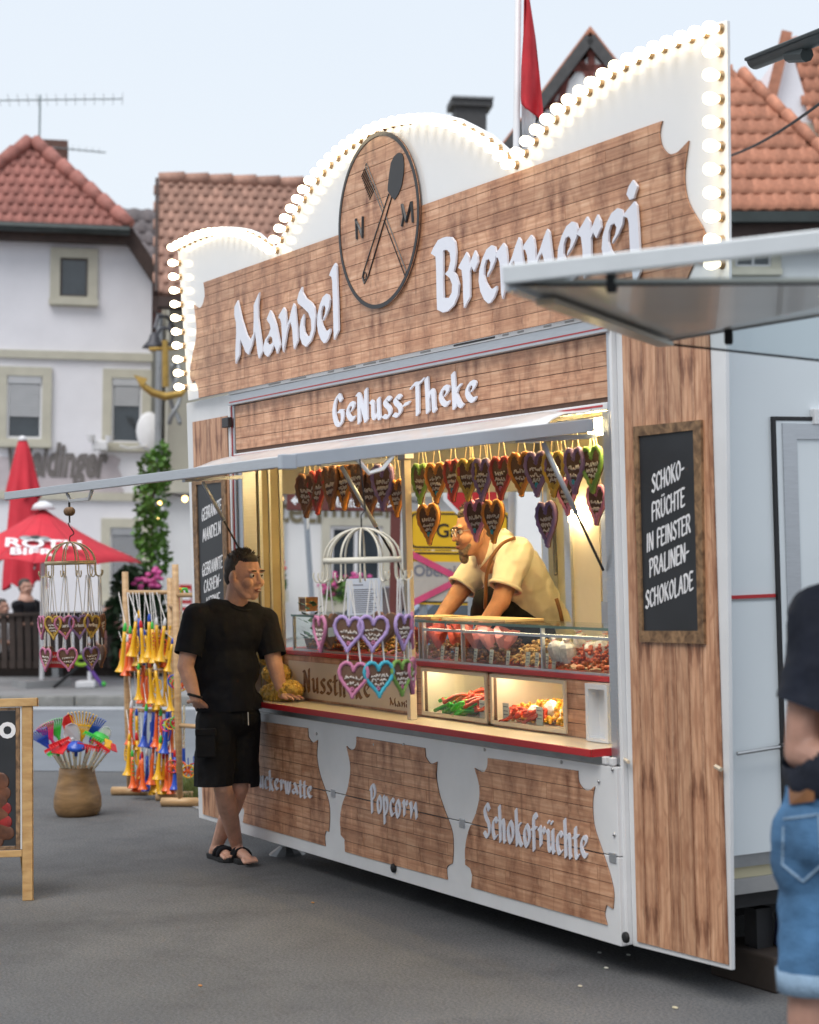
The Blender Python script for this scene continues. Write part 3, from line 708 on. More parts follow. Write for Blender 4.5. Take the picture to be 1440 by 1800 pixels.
part('lower_rail', MB().box(fx0 - .01, fx1 + .0, -.020, .03, 2.352, 2.384), M['white'], bevel=.004)
part('trim_strip', MB().box(fx0, fx1 - .03, -.0225, -.020, 2.366, 2.374), M['red'])
# rubber weather lip over the hinge
lipb = MB(); prof = [(-.021, 2.360), (-.05, 2.366), (-.11, 2.355), (-.19, 2.327), (-.26, 2.300), (-.31, 2.291)]
n_ = 40; Vv = []; Ff = []
for i in range(n_ + 1):
    x = -1.90 + (1.84 + 1.90) * i / n_; e = max(0, 1 - (n_ - i) / 2.5) * .035 + max(0, 1 - i / 2.0) * .01
    for j, (yy, zz) in enumerate(prof): Vv.append((x + (.05 * (1 - j / 5) if i == n_ else 0), yy * (1 - .25 * max(0, 1 - (n_ - i) / 2)), zz - e * math.sin(j * 1.3) * .6 + .003 * math.sin(x * 5)))
m_ = len(prof)
for i in range(n_):
    for j in range(m_ - 1): Ff.append((i * m_ + j, (i + 1) * m_ + j, (i + 1) * m_ + j + 1, i * m_ + j + 1))
lipo = lipb.add(Vv, Ff).build('weather_lip', M['white'], tr, smooth=True); sm_ = lipo.modifiers.new('s', 'SOLIDIFY'); sm_.thickness = .006
# --- side wings
def wing(poly, wpoly, xl, label):
    wg = part('side_wing', MB().prism([poly], -.006, .012), M['white'], bevel=.003); wg['label'] = label
    part('wood_backing', MB().prism([wpoly], -.0085, -.006), M['wood_gap'], wg)
    planks_v(wpoly, xl, -.0125, -.0085, M['woodv'], wg)
    return wg
wr_w = [XZ(1121, 1655, -.01), XZ(1281, 1696, -.01), None, None]
p1_, p2_ = XZ(1248, 618, -.01), XZ(1094, 585, -.01)
def ext(a, b, z): t = (z - a[1]) / (b[1] - a[1]); return (a[0] + (b[0] - a[0]) * t, z)
wr_w[2] = ext(wr_w[1], p1_, 2.735); wr_w[3] = ext(wr_w[0], p2_, 2.735)
wgR = wing([(2.062, .130), XZ(1286, 1706, -.006), (2.80, 2.748), (2.062, 2.748)], wr_w, [2.0, 2.17, 2.26, 2.345, 2.425, 2.51, 2.60, 2.68, 2.8], 'wide right wing of vertical brown boards with chalkboard')
wl_w = [XZ(357, 1431, -.01), XZ(418, 1449, -.01), XZ(401, 720, -.01), XZ(338.7, 732.5, -.01)]
wl_w[1] = (-2.03 - .02, wl_w[0][1]); wl_w[2] = (-2.08, 2.62); wl_w[3] = (wl_w[3][0], 2.62)
wgL = wing([(-2.700, .130), (-2.035, .130), (-2.035, 2.748), (-2.745, 2.748)], wl_w, [-2.80, -2.58, -2.50, -2.42, -2.34, -2.26, -2.17, -2.0], 'narrow far wing of vertical brown boards')
def chalkboard(inner, outer, lines, parent, y, rot):
    fr = part('chalkboard_frame', MB().prism([outer, inner], y - .012, y), M['frame_wood'], parent)
    bd = part('chalkboard', MB().prism([inner], y - .004, y), M['chalk'], parent)
    for word, xa, xb, zb, h in lines:
        letters(word, 'chalk', xa, xb, zb, h, y - .0042, .0015, M['chalk_white'], bd, name='chalk_line', rot=rot, shear=.28, one=True)
    return fr
yb_ = -.0128
cin = [XZ(1133.7, 1109, yb_), XZ(1231, 1109, yb_), XZ(1222.5, 755.8, yb_), XZ(1125, 767, yb_)]
cout = [XZ(1128, 1128, yb_), XZ(1242, 1132, yb_), XZ(1236, 738, yb_), XZ(1117, 750, yb_)]
def cl(word, u0, v0, u1, h):
    a = XZ(u0, v0, yb_); b = XZ(u1, v0, yb_); return (word, a[0], a[0] + (b[0] - a[0]) * 1.0, a[1], h)
chalkboard(cin, cout, [cl('SCHOKO-', 1148, 866, 1207, .066), cl('FRÜCHTE', 1148, 916, 1208, .066), cl('IN FEINSTER', 1139, 970, 1219, .066), cl('PRALINEN-', 1144, 1014, 1216, .066), cl('SCHOKOLADE', 1137, 1070, 1224, .066)], wgR, yb_, .25)
zc0, zc1 = cin[0][1], cin[2][1]
lin = [(-2.555, .95), (-2.165, .95), (-2.165, zc1 - .005), (-2.575, zc1 - .005)]
lout = [(-2.63, .87), (-2.10, .87), (-2.10, zc1 + .07), (-2.645, zc1 + .07)]
def cl2(word, u0, v0, u1, h):
    a = XZ(u0, v0, yb_); b = XZ(u1, v0, yb_); return (word, a[0], b[0], a[1], h)
chalkboard(lin, lout, [cl2('GEBRANNTE', 356, 916, 391, .07), cl2('MANDELN', 358, 952, 390, .07), cl2('GEBRANNTE', 357, 1013, 393, .07), cl2('CASHEW-', 360, 1042, 390, .07), cl2('KERNE', 364, 1072, 388, .07)], wgL, yb_, .17)
# --- posts
def post(x0, x1, y0, y1, z0, z1, m): return part('post', MB().box(x0, x1, y0, y1, z0, z1), m, bevel=.003)
post(1.935, 2.0, -.002, .09, .87, 2.35, M['alu']); post(2.003, 2.030, -.018, .05, .87, 2.674, M['alu']); part('trim_strip', MB().box(2.0305, 2.0375, -.020, .03, .87, 2.674), M['red']); post(2.038, 2.060, -.030, .05, .135, 2.737, M['white'])
post(-1.968, -1.90, .0, .09, .87, 2.35, M['alu']); post(-2.0, -1.972, -.012, .05, .87, 2.674, M['alu']); part('trim_strip', MB().box(-2.008, -2.0005, -.015, .03, .87, 2.674), M['red']); post(-2.034, -2.009, -.024, .05, .135, 2.674, M['white'])
part('junction_box', MB().box(-2.075, -1.975, -.05, -.022, 2.545, 2.605), M['black'], bevel=.004)
post(.138, .176, -.012, .026, .935, 2.33, M['cream']); part('post_cap', MB().box(.118, .196, -.02, .034, 2.24, 2.33), M['alu'], bevel=.004)
# --- lower flap: two white leaves, brown board sections, lettering
YL = -.05
zs_ = .4985
lx0, lx1 = XZ(415, 1455, YL)[0], 2.040
lz0, lz1 = .128, .866
fl = part('lower_flap', MB().box(lx0, lx1, YL, -.012, lz0, zs_ - .004), M['white'], bevel=.003); fl['label'] = 'white lower front flap with three brown board sections'
part('upper_leaf', MB().box(lx0, lx1, YL + .0005, -.012, zs_, lz1), M['white'], fl, bevel=.003)
sec1 = [(541.5,1280),(542.5,1295),(550,1305),(559,1301),(557.5,1330),(562.5,1360),(572.5,1390),(579,1415),(580,1440),(578.5,1462),(574,1460),(571.5,1470),(572.5,1487.5),(428,1446),(430.5,1425),(428,1418),(423,1421),(422,1408),(429,1372),(436,1340),(437,1310),(434,1290),(438,1295),(446,1298),(452,1292),(455,1275),(455,1267.5)]
sec2 = [(627.5,1295),(747.5,1315),(748.5,1330),(757.5,1342.5),(769,1339),(767.5,1365),(772.5,1395),(782.5,1425),(795,1460),(797.5,1490),(796,1517.5),(787.5,1522.5),(786,1532),(787.5,1546),(607.5,1497.5),(606.5,1475),(600,1467.5),(599,1440),(602.5,1415),(611,1390),(616.5,1360),(616,1340),(610,1311.5),(617.5,1318.5),(625,1315),(627.5,1305)]
sec3 = [(858.5,1332.5),(1016.5,1355),(1018.5,1375),(1027.5,1387.5),(1037.5,1389),(1046.5,1382.5),(1042.5,1410),(1045,1450),(1057.5,1490),(1072.5,1535),(1080,1570),(1078.5,1597.5),(1067.5,1590),(1064,1607.5),(1068.5,1626),(829,1560),(831,1540),(827.5,1526),(819,1520),(819,1490),(825,1460),(837.5,1430),(844,1400),(842.5,1375),(835,1350),(850,1357.5),(857.5,1347.5)]
for S_, ph in ((sec1, .3), (sec2, .45), (sec3, .6)):
    P = soften(wpx(S_, YL - .002))
    bk = MB().prism([clip_rect(P, -9, 9, 0, zs_ - .004)], YL - .0025, YL); q2 = MB().prism([clip_rect(P, -9, 9, zs_ + .0, 9)], YL - .0025, YL); bk.add(q2.v, q2.f)
    bo = part('wood_section', bk, M['wood_gap'], fl)
    z0_, z1_ = min(p[1] for p in P), max(p[1] for p in P)
    up_ = [zs_ + (z1_ - zs_) * t for t in (0, .16, .36, .56, .78, 1.001)]; dn = [z0_ + (zs_ - .004 - z0_) * t for t in (0, .2, .42, .62, .84, 1)]
    xa, xb = min(p[0] for p in P) - .01, max(p[0] for p in P) + .01
    planks_h(P, dn, stagger(xa, xb, 2, ph), YL - .006, YL - .0025, M['wood'], bo, .003); planks_h(P, up_, stagger(xa, xb, 2, ph + .13), YL - .006, YL - .0025, M['wood'], bo, .003)
def low_word(word, u0, v0, u1, v1, xh):
    a, b = XZ(u0, v0, YL - .01), XZ(u1, v1, YL - .01)
    letters(word, 'sign', a[0], b[0], (a[1] + b[1]) / 2, xh, YL - .0065, .005, M['letter'], fl, gap=.07)
low_word('Zuckerwatte', 447, 1384, 549, 1403, .066)
low_word('Popcorn', 652, 1424, 735, 1446, .085)
low_word('Schokofrüchte', 851, 1471, 1035, 1512, .094)
hg = MB()
for u, v in ((586, 1388), (813, 1443), (1078, 1500)):
    x, z = XZ(u, v, YL); part('hinge', MB().box(x - .025, x + .025, YL - .005, YL, zs_ - .03, zs_ + .012), M['alu'], fl, bevel=.002)
for u, v in ((688, 1530), (1096, 1653)):
    x, z = XZ(u, v, YL - .02); part('rubber_stop', MB().lathe([(.010, 0), (.022, .004), (.024, .014), (.012, .018)], 12, M=Matrix(((1, 0, 0, x), (0, 0, 1, YL - .018), (0, -1, 0, z + .01), (0, 0, 0, 1)))), M['rubber'], fl, smooth=True)
for u, v in ((708, 1309), (656, 1309), (1051, 1374), (850, 1318), (555, 1290), (985, 1340), (1075, 1353), (1078, 1468)):
    x, z = XZ(u, v, YL - .008); part('screw', MB().ball((x, YL - .003, z), .008, 8, 5, (1, .8, 1)), M['steel'], fl, smooth=True)
for x in (1.94, 1.99): part('catch', MB().box(x, x + .03, -.055, -.03, .872, .905), M['white'], bevel=.005)
# --- counter
part('counter_skirt', MB().box(-1.96, 1.93, -.022, .0, .866, .904), M['alu_dark'])
ctop = MB(); ctop.prism([[(0, 0)]] if False else [[(-1.955, .905), (1.93, .905), (1.93, .9345), (-1.955, .9345)]], -.098, .16)
part('counter', ctop, M['cream'], bevel=.002)
part('counter_edge', MB().box(-1.957, 1.932, -.1065, -.0985, .9035, .936), M['red'], bevel=.003)
part('counter_edge', MB().box(1.9305, 1.938, -.098, .0, .9035, .936), M['red'])
# --- display front with banner and two lit sweet cases
YD = .145; dz1 = 1.192
holes = [[(.045, .958), (.675, .958), (.675, 1.172), (.045, 1.172)], [(.735, .958), (1.372, .958), (1.372, 1.172), (.735, 1.172)]]
dfb = part('display_front', MB().prism([[(-1.9, .9355), (1.76, .9355), (1.76, dz1), (-1.9, dz1)]] + holes, YD, YD + .015), M['wood_gap'])
for i, t in enumerate(((.9365, .998), (.9985, .06 + 1.0), (1.0605, 1.128), (1.1285, dz1))):
    for a, b in ((-1.9, -.9), (-.897, .042), (.678, .732), (1.375, 1.76)):
        MB().box(a, b, YD - .005, YD, t[0], t[1] - .003).build('plank', M['wood'], dfb)
MB().box(.042, 1.375, YD - .005, YD, .9365, .955).build('plank', M['wood'], dfb); MB().box(.042, 1.375, YD - .005, YD, 1.175, dz1 - .003).build('plank', M['wood'], dfb)
part('red_band', MB().box(-1.9, 1.78, YD - .012, YD + .5, dz1, dz1 + .024), M['red'], bevel=.003)
M['banner'] = pm('banner_cloth', (.66, .55, .42), .5, var=.06, scale=2)
bn = part('banner', MB().box(-1.60, -.045, YD - .0085, YD - .0055, .95, 1.158), M['banner'])
M['brown_print'] = rough_wood('brown_print', (.10, .035, .012), (.34, .16, .06), (2, 2, 6), 12)
letters('Nusstheke', 'sign', -1.40, -.55, .99, .078, YD - .0086, .0016, M['brown_print'], bn, name='printed_letter', one=True)
letters('Mande', 'mini', -.33, -.075, .965, .03, YD - .0086, .0014, M['brown_print'], bn, name='printed_letter', one=True)
M['case_white'] = pm('case_lining', (.74, .66, .52), .4, var=.04)
for (a, b, lab) in ((.045, .675, 'l'), (.735, 1.372, 'r')):
    cs = MB(); cs.box(a - .004, b + .004, YD + .4, YD + .41, .95, 1.178).box(a - .012, a - .003, YD + .016, YD + .4, .95, 1.178).box(b + .003, b + .012, YD + .016, YD + .4, .95, 1.178).box(a - .003, b + .003, YD + .016, YD + .4, .948, .956).box(a - .003, b + .003, YD + .016, YD + .4, 1.1775, 1.185)
    part('sweet_case', cs, M['case_white'])
    fr = MB().prism([[(a - .012, .945), (b + .012, .945), (b + .012, 1.183), (a - .012, 1.183)], [(a + .006, .964), (b - .006, .964), (b - .006, 1.168), (a + .006, 1.168)]], YD - .016, YD - .0055); part('case_frame', fr, M['cream'])
    part('case_light', MB().box(a + .03, b - .03, YD + .05, YD + .07, 1.160, 1.174), M['led'])
    part('case_pane', MB().box(a + .004, b - .004, YD - .002, YD + .002, .962, 1.17), M['glass'])
part('white_bin', MB().prism([[(1.63, .9375), (1.80, .9375), (1.80, 1.188), (1.63, 1.188)], [(1.652, .955), (1.78, .955), (1.78, 1.165), (1.652, 1.165)]], YD - .07, YD - .006).box(1.652, 1.78, YD - .015, YD - .0065, .955, 1.165), M['white'])
# --- glass counter cases on top
gz0, gz1 = dz1 + .026, 1.425
for a, b in ((-1.55, -.02), (.03, .42), (.425, 1.16), (1.165, 1.745)):
    part('glass_front', MB().box(a, b, YD + .01, YD + .015, gz0, gz1 - .012), M['glass'])
part('glass_shelf', MB().box(-1.56, 1.75, YD + .0, YD + .30, gz1 - .01, gz1), M['glass'])
part('shelf_fill', MB().box(.05, 1.7, YD + .0215, YD + .03, 1.3725, 1.3835), M['fill_soft'])  # glowing strip hidden behind the rail, added to brighten the goods
part('shelf_edge', MB().box(-1.56, 1.75, YD - .004, YD - .0005, gz1 - .011, gz1 + .001), M['glass_edge'])
for x in (-1.56, -.02, .022, .42, 1.158, 1.745): part('case_upright', MB().box(x, x + .012, YD + .004, YD + .022, gz0, gz1 - .011), M['alu'])
part('case_rail', MB().box(.03, 1.75, YD + .003, YD + .02, 1.372, 1.384), M['alu']); part('case_rail', MB().box(-1.56, 1.75, YD + .003, YD + .02, gz0 - .001, gz0 + .009), M['alu'])
part('end_pane', MB().box(1.757, 1.763, YD, YD + .42, gz0, 2.15), M['glass']); part('end_pane_edge', MB().box(1.7555, 1.7645, YD - .008, YD - .0005, gz0, 2.15), M['glass_edge'])
# --- body, inside and underneath
M['jamb'] = pm('jamb_panel', (.40, .33, .19), .45, var=.12, scale=4)
part('floor', MB().box(-2.0, 2.58, .05, 2.2, .40, .46), M['inner_grey'])
part('ceiling', MB().box(-2.0, 2.58, .05, 2.2, 2.46, 2.52), M['inner'])
part('roof', MB().box(-2.05, 2.55, .03, 2.25, 2.525, 2.6), M['white'])
part('left_jamb', MB().box(-2.0, -1.90, .095, .25, .40, 2.455), M['jamb'])
for yj, wj in ((.10, .02), (.165, .012), (.235, .02)): part('jamb_profile', MB().box(-1.8995, -1.886, yj, yj + wj, .94, 2.45), M['alu'])
part('left_sill', MB().box(-2.0, -1.95, .26, 2.15, .40, .93), M['inner'])
part('left_header', MB().box(-2.02, -1.95, .26, 2.15, 2.14, 2.455), M['inner_grey'])
part('rear_wall', MB().box(-2.0, 2.58, 2.15, 2.2, .40, 2.455), M['inner'])
part('right_partition', MB().box(2.5, 2.56, .06, 2.15, .46, 2.455), M['inner'])
part('plinth', MB().box(-1.9, 2.45, YD + .42, YD + .44, .46, dz1), M['inner_grey'])
for x in (-1.88, -1.62, -1.2, -.9): part('rear_post', MB().box(x, x + .07, 2.08, 2.148, .46, 2.45), M['alu'])
part('rear_panel', MB().box(-1.55, -1.25, 2.10, 2.145, .6, 2.3), M['case_white']); part('rear_cupboard', MB().box(-.8, .3, 1.8, 2.148, .46, 1.45), M['steel'])
part('wall_hook', MB().tube([(-1.7, 2.06, 1.95), (-1.64, 2.02, 1.75), (-1.60, 2.0, 1.6)], .012, 6), M['black'])
part('dispenser', MB().lathe([(.07, 0), (.07, .2), (.05, .22)], 12, M=Matrix.Translation((-.70, 2.05, 1.72))), M['glass'])
part('latch', MB().box(-1.02, -.86, 2.05, 2.09, 1.42, 1.50), M['cream'], bevel=.004)
part('wall_lamp', MB().box(-1.50, -1.36, 2.04, 2.09, 1.93, 2.02), M['lamp'])
# lamps: a strip behind the fascia and the round-ended lamp at the right
part('hidden_light_strip', MB().tube([(-1.35, .24, 2.425), (1.55, .24, 2.425)], .016, 8), M['lamp'])
part('hidden_light_strip', MB().tube([(-1.2, .55, 2.44), (1.8, .55, 2.44)], .016, 8), M['lamp'])  # second strip out of sight, added to strengthen the warm interior light
part('hatch_lamp', MB().tube([(1.62, .16, 2.30), (1.90, .16, 2.30)], [.035, .035], 10), M['lamp'], smooth=True)
part('lamp_reflector', MB().box(1.58, 1.93, .14, .24, 2.345, 2.36), M['inner'])
part('heart_rod', MB().tube([(-1.9, .13, 2.345), (1.95, .13, 2.345)], .007, 6), M['steel'])
# side wall
XS = 2.60
wz0 = float(onX(1300, 1526, XS)[2]); wy0 = .041
def sp(u, v): p = onX(u, v, XS); return (float(p[1]), float(p[2]))
dy0, dzt = sp(1360, 739)
part('side_wall', MB().box(XS - .04, XS, wy0, 2.2, wz0 + .05, 2.745), M['side_white'])
part('side_skirt', MB().box(XS - .06, XS - .01, wy0, 2.2, wz0 - .0, wz0 + .048), M['alu_dark'])
rz = sp(1300, 1049)[1]
part('trim_strip', MB().box(XS + .0005, XS + .006, wy0 + .01, dy0 - .02, rz - .008, rz + .006), M['red']); part('trim_rail', MB().box(XS + .0003, XS + .004, wy0 + .01, dy0 - .02, rz - .016, rz - .009), M['alu_dark'])
dr = part('side_door', MB().box(XS + .0005, XS + .012, dy0, dy0 + .80, wz0 + .06, dzt), M['side_white'], bevel=.003)
part('door_seal', MB().box(XS + .0004, XS + .016, dy0 - .016, dy0 - .001, wz0 + .06, dzt + .015), M['black'], dr); part('door_seal', MB().box(XS + .0004, XS + .016, dy0 - .001, dy0 + .8, dzt + .001, dzt + .015), M['black'], dr)
part('door_frame', MB().box(XS + .0125, XS + .02, dy0 + .03, dy0 + .10, wz0 + .1, dzt - .012), M['alu'], dr); part('door_frame', MB().box(XS + .0125, XS + .0195, dy0 + .1005, dy0 + .78, dzt - .075, dzt - .013), M['alu'], dr)
hz = sp(1395, 1142)[1]; part('door_handle', MB().box(XS + .02, XS + .05, dy0 + .085, dy0 + .15, hz - .06, hz + .06), M['rubber'], dr, bevel=.01)
hy, hz2 = sp(1434, 732); part('door_hinge', MB().box(XS + .0005, XS + .03, hy - .03, hy + .09, hz2 - .035, hz2 + .03), M['white'], bevel=.004)
part('round_button', MB().lathe([(.02, 0), (.02, .004)], 12, M=Matrix(((0, 0, 1, XS + .0201), (0, 1, 0, dy0 + .065), (-1, 0, 0, sp(1381, 1103)[1]), (0, 0, 0, 1)))), M['cream'], dr)
sa, sb = onX(1296, 1325, XS + .05), onX(1372, 1313, XS + .05)
part('gas_strut', MB().tube([sa, sb], .008, 8), M['steel']); part('gas_strut', MB().tube([Vector(sb), Vector(sb) + (Vector(sb) - Vector(sa)) * .5], .014, 8), M['black'])
# underneath
part('chassis', MB().box(-1.9, 2.3, .3, 2.0, .25, .38), M['under']); part('chassis_skirt', MB().box(2.3, 2.5, .1, 2.1, wz0 - .18, wz0 - .002), M['under'])
for x in (-.35, .45): part('wheel', MB().lathe([(.12, -.09), (.29, -.09), (.31, -.06), (.31, .06), (.29, .09), (.12, .09)], 24, M=Matrix(((1, 0, 0, x), (0, 0, 1, 1.7), (0, -1, 0, .311), (0, 0, 0, 1)))), M['rubber'], smooth=True)
for x, y in ((-1.78, .18), (2.1, 1.9)): 
    part('support_leg', MB().box(x - .03, x + .03, y - .03, y + .03, .05, .4), M['alu_dark']); part('support_foot', MB().lathe([(.11, 0), (.10, .012), (.045, .05)], 12, M=Matrix.Translation((x, y, 0))), M['alu_dark'])
part('wheel_block', MB().box(2.2, 2.62, .28, .50, 0, .14), pm('dark_timber', (.045, .032, .025), .8, var=.3), bevel=.008); part('jack_leg', MB().box(2.36, 2.44, .34, .42, .14, .3), M['under'])
part('pin', MB().tube([(2.062, -.02, .90), (2.115, -.04, .895)], .008, 6), M['cream']); part('pin', MB().tube([XZ(1258, 1347, -.03)[:1] + (-.03,) + XZ(1258, 1347, -.03)[1:], XZ(1268, 1353, -.03)[:1] + (-.03,) + XZ(1268, 1353, -.03)[1:]], .009, 6), M['cream'])
# --- raised hatch (awning flap) with struts and brackets
FXa, FXb, FY, FZ = -1.78, 1.90, -1.45, 2.128
M['flap'] = pm('flap_frame_blue_grey', (.46, .50, .56), .35, metal=.3, var=.05)
hw = empty('raised_hatch', 'raised hatch flap over the counter with grey metal edge frame', 'awning', (0, 0, 0))
def fz(y): return FZ + (2.315 - FZ) * (y - FY) / (-.30 - FY) if y < -.30 else 2.315
slab = MB(); A_z = [(FXa, FY), (FXb, FY), (FXb, -.03), (FXa, -.03)]
zt = lambda y: FZ + (2.280 - FZ) * (y - FY) / (-.03 - FY)
slab.add([(x, y, zt(y) + .012) for x, y in A_z] + [(x, y, zt(y) + .034) for x, y in A_z], [(3, 2, 1, 0), (4, 5, 6, 7), (0, 1, 5, 4), (1, 2, 6, 5), (2, 3, 7, 6), (3, 0, 4, 7)])
slab.build('flap_panel', M['white'], hw)
def rail(a, b, name, m, h=.045): 
    q = MB().beam((a[0], a[1], zt(a[1]) + .014), (b[0], b[1], zt(b[1]) + .014), .03, h); q.build(name, m, hw, bevel=.003)
rail((FXa - .004, FY - .016), (FXb + .004, FY - .016), 'front_rail', M['alu'], .042); rail((FXb + .017, FY), (FXb + .017, -.04), 'side_rail', M['flap'], .055); rail((FXa - .017, FY), (FXa - .017, -.04), 'side_rail', M['alu'])
MB().box(FXb - .002, FXb + .036, FY - .035, FY + .03, zt(FY) - .016, zt(FY) + .042).build('corner_block', M['flap'], hw, bevel=.004)
def bracket(p0, p1, p2, p3): MB().tube([p0, p1, p2, p3], .009, 6).build('bracket', M['white'], hw)
bb = onX(636, 822, FXb + .017)
yb1, yb2 = float(onX(628, 815, FXb + .017)[1]), float(onX(692, 815, FXb + .017)[1])
bracket((FXb + .02, yb1, zt(yb1) - .01), (FXb + .02, yb1 + .05, zt(yb1) - .065), (FXb + .02, yb2 - .05, zt(yb2) - .065), (FXb + .02, yb2, zt(yb2) - .01))
xa_, xb_ = float(onY(118, 872, FY)[0]), float(onY(162, 868, FY)[0])
bracket((xa_, FY, zt(FY) - .01), (xa_ + .05, FY, zt(FY) - .05), (xb_ - .05, FY, zt(FY) - .05), (xb_, FY, zt(FY) - .01))
def strut(top, bot, lab):
    d = Vector(bot) - Vector(top); k = Vector(top) + d * .55
    o = MB().tube([top, k], .011, 8).build('gas_strut', M['flap'], hw, smooth=True); MB().tube([k, bot], .006, 8).build('piston_rod', M['black'], o)
    MB().beam(Vector(top) + Vector((0, -.12, .012)), Vector(top) + Vector((0, .25, .03)), .05, .02).build('strut_plate', M['flap'], hw)
t1 = onX(955, 779, FXb - .03); strut(tuple(t1), tuple(onY(1061, 1003, -.01)), '')
t2 = onX(357, 848, FXa + .03); b2_ = (-1.93, -.01, float(onY(424, 968, -.01)[2])); strut(tuple(t2), b2_, '')
t3 = onX(600, 820, .25); strut(tuple(t3), (.16, -.02, float(onY(708, 1010, -.02)[2])), '')
# ------------------------------------------------------------------ houses around the square
M['plaster'] = pm('lilac_white_plaster', (.76, .755, .80), .85, var=.09, scale=.6, bump=.2, bscale=30)
M['plaster_w'] = pm('white_plaster', (.76, .77, .78), .85, var=.08, scale=.6, bump=.2, bscale=30)
M['plaster_b'] = pm('beige_plaster', (.42, .40, .33), .85, var=.1, scale=.8, bump=.2, bscale=30)
M['surround'] = pm('sandstone_surround', (.50, .48, .40), .8, var=.08, scale=4)
M['winframe'] = pm('white_window_frame', (.72, .72, .74), .4, var=.04); M['winframe_d'] = pm('brown_window_frame', (.07, .055, .05), .5, var=.15)
M['pane'] = pm('dark_window_pane', (.035, .045, .055), .06, var=.3, scale=2, spec=.8)
M['shutter'] = pm('roller_shutter', (.46, .47, .49), .55, var=.06); M['shutter_d'] = pm('grey_shutter', (.30, .31, .33), .55, var=.06)
M['gutter'] = pm('dark_gutter', (.035, .045, .045), .45, var=.2, metal=.3)
M['eave'] = pm('dark_eave_boards', (.055, .035, .03), .8, var=.25)
M['tile_red'] = pm('red_clay_tile', (.34, .135, .11), .75, var=.22, scale=9, bump=.2, perobj=.16)
M['tile_brown'] = pm('old_brown_tile', (.36, .205, .155), .8, var=.25, scale=9, bump=.2, perobj=.2)
M['tile_grey'] = pm('grey_tile', (.17, .15, .155), .8, var=.2, scale=9, perobj=.15)
M['tile_orange'] = pm('orange_clay_tile', (.43, .185, .115), .8, var=.28, scale=7, bump=.2, perobj=.15)
M['brick'] = pm('sooty_brick', (.14, .075, .06), .85, var=.3, scale=9)
M['slate'] = pm('slate_cladding', (.06, .06, .062), .7, var=.2, scale=9)
M['timber'] = pm('dark_red_timber', (.17, .05, .04), .75, var=.2)
M['alu_old'] = pm('aerial_metal', (.22, .27, .28), .5, metal=.6, var=.1)
def tile_mesh(wd, ln, m, amp=.022, n=6):
    b = MB(); V = []; F = []
    for r, (y, dz) in enumerate(((0, .022), (ln, .0))):
        for i in range(n + 1):
            t = i / n; z = amp * math.sin(t * 2 * math.pi) + dz
            V.append((t * wd, y, z))
    k = n + 1
    for i in range(n): F.append((i, i + 1, k + i + 1, k + i))
    V += [(i / n * wd, 0, amp * math.sin(i / n * 2 * math.pi) - .012) for i in range(n + 1)]
    for i in range(n): F.append((2 * k + i, 2 * k + i + 1, i + 1, i))
    me = b.add(V, F).mesh('tile', True); me.materials.append(m); return me
def inside(p, poly):
    c = False; n = len(poly)
    for i in range(n):
        a, b = poly[i], poly[(i + 1) % n]
        if (a[1] > p[1]) != (b[1] > p[1]) and p[0] < (b[0] - a[0]) * (p[1] - a[1]) / (b[1] - a[1]) + a[0]: c = not c
    return c
def seen(P, margin=25):
    c = RC @ (np.array(P) - CP)
    if c[2] < .1: return False
    u, v = CX + FPX * c[0] / c[2], CY + FPX * c[1] / c[2]
    return -margin < u < 1440 + margin and -margin < v < 1800
def tile_roof(parent, O, ux, vx, poly, wd, ln, m, name='roof', amp=.022, limit=300, hide=lambda u, v: False):
    """roof face: origin O, unit ux along the eave, vx up the slope (house coordinates); poly in that plane"""
    ux, vx = Vector(ux).normalized(), Vector(vx).normalized(); nx = ux.cross(vx); O = Vector(O)
    sl_ = MB(); P3 = [O + ux * a + vx * b - nx * .03 for a, b in poly]; Q3 = [p - nx * .1 for p in P3]; n = len(P3)
    sl_.add(P3 + Q3, [tuple(range(n)), tuple(range(2 * n - 1, n - 1, -1))] + [(i, n + i, n + (i + 1) % n, (i + 1) % n) for i in range(n)])
    ro = sl_.build(name, m, parent)
    me = tile_mesh(wd * 1.02, ln * 1.12, m, amp)
    R3 = Matrix(((ux.x, vx.x, nx.x), (ux.y, vx.y, nx.y), (ux.z, vx.z, nx.z))).to_4x4()
    spots = []; x0, x1 = min(p[0] for p in poly), max(p[0] for p in poly); z0, z1 = min(p[1] for p in poly), max(p[1] for p in poly)
    r = 0; z = z0
    while z < z1:
        x = x0 - (wd * .5 if r % 2 else 0)
        while x < x1:
            if inside((x + wd / 2, z + ln / 2), poly): spots.append((x, z))
            x += wd
        z += ln; r += 1
    PM = parent.matrix_world
    def vis(s):
        P = PM @ (O + ux * (s[0] + wd / 2) + vx * (s[1] + ln / 2)); 
        if not seen(tuple(P)): return False
        c = RC @ (np.array(P) - CP); return not hide(CX + FPX * c[0] / c[2], CY + FPX * c[1] / c[2])
    A = [s for s in spots if vis(s)]; rest = [s for s in spots if s not in set(A)] + A[limit:]; A = A[:limit]
    for s in A:
        T = R3.copy(); T.translation = O + ux * s[0] + vx * s[1] + nx * random.uniform(-.004, .006)
        place(me, 'tile', m, ro, T @ Matrix.Rotation(random.uniform(-.012, .012), 4, 'Z'))
    if rest:
        jb = MB(); mv = [v.co.copy() for v in me.vertices]; mf = [tuple(p.vertices) for p in me.polygons]
        for s in rest:
            o = O + ux * s[0] + vx * s[1]; jb.add([o + ux * v.x + vx * v.y + nx * v.z for v in mv], mf)
        o = jb.build('tile_field', m, ro, smooth=True); o['kind'] = 'stuff'
    return ro
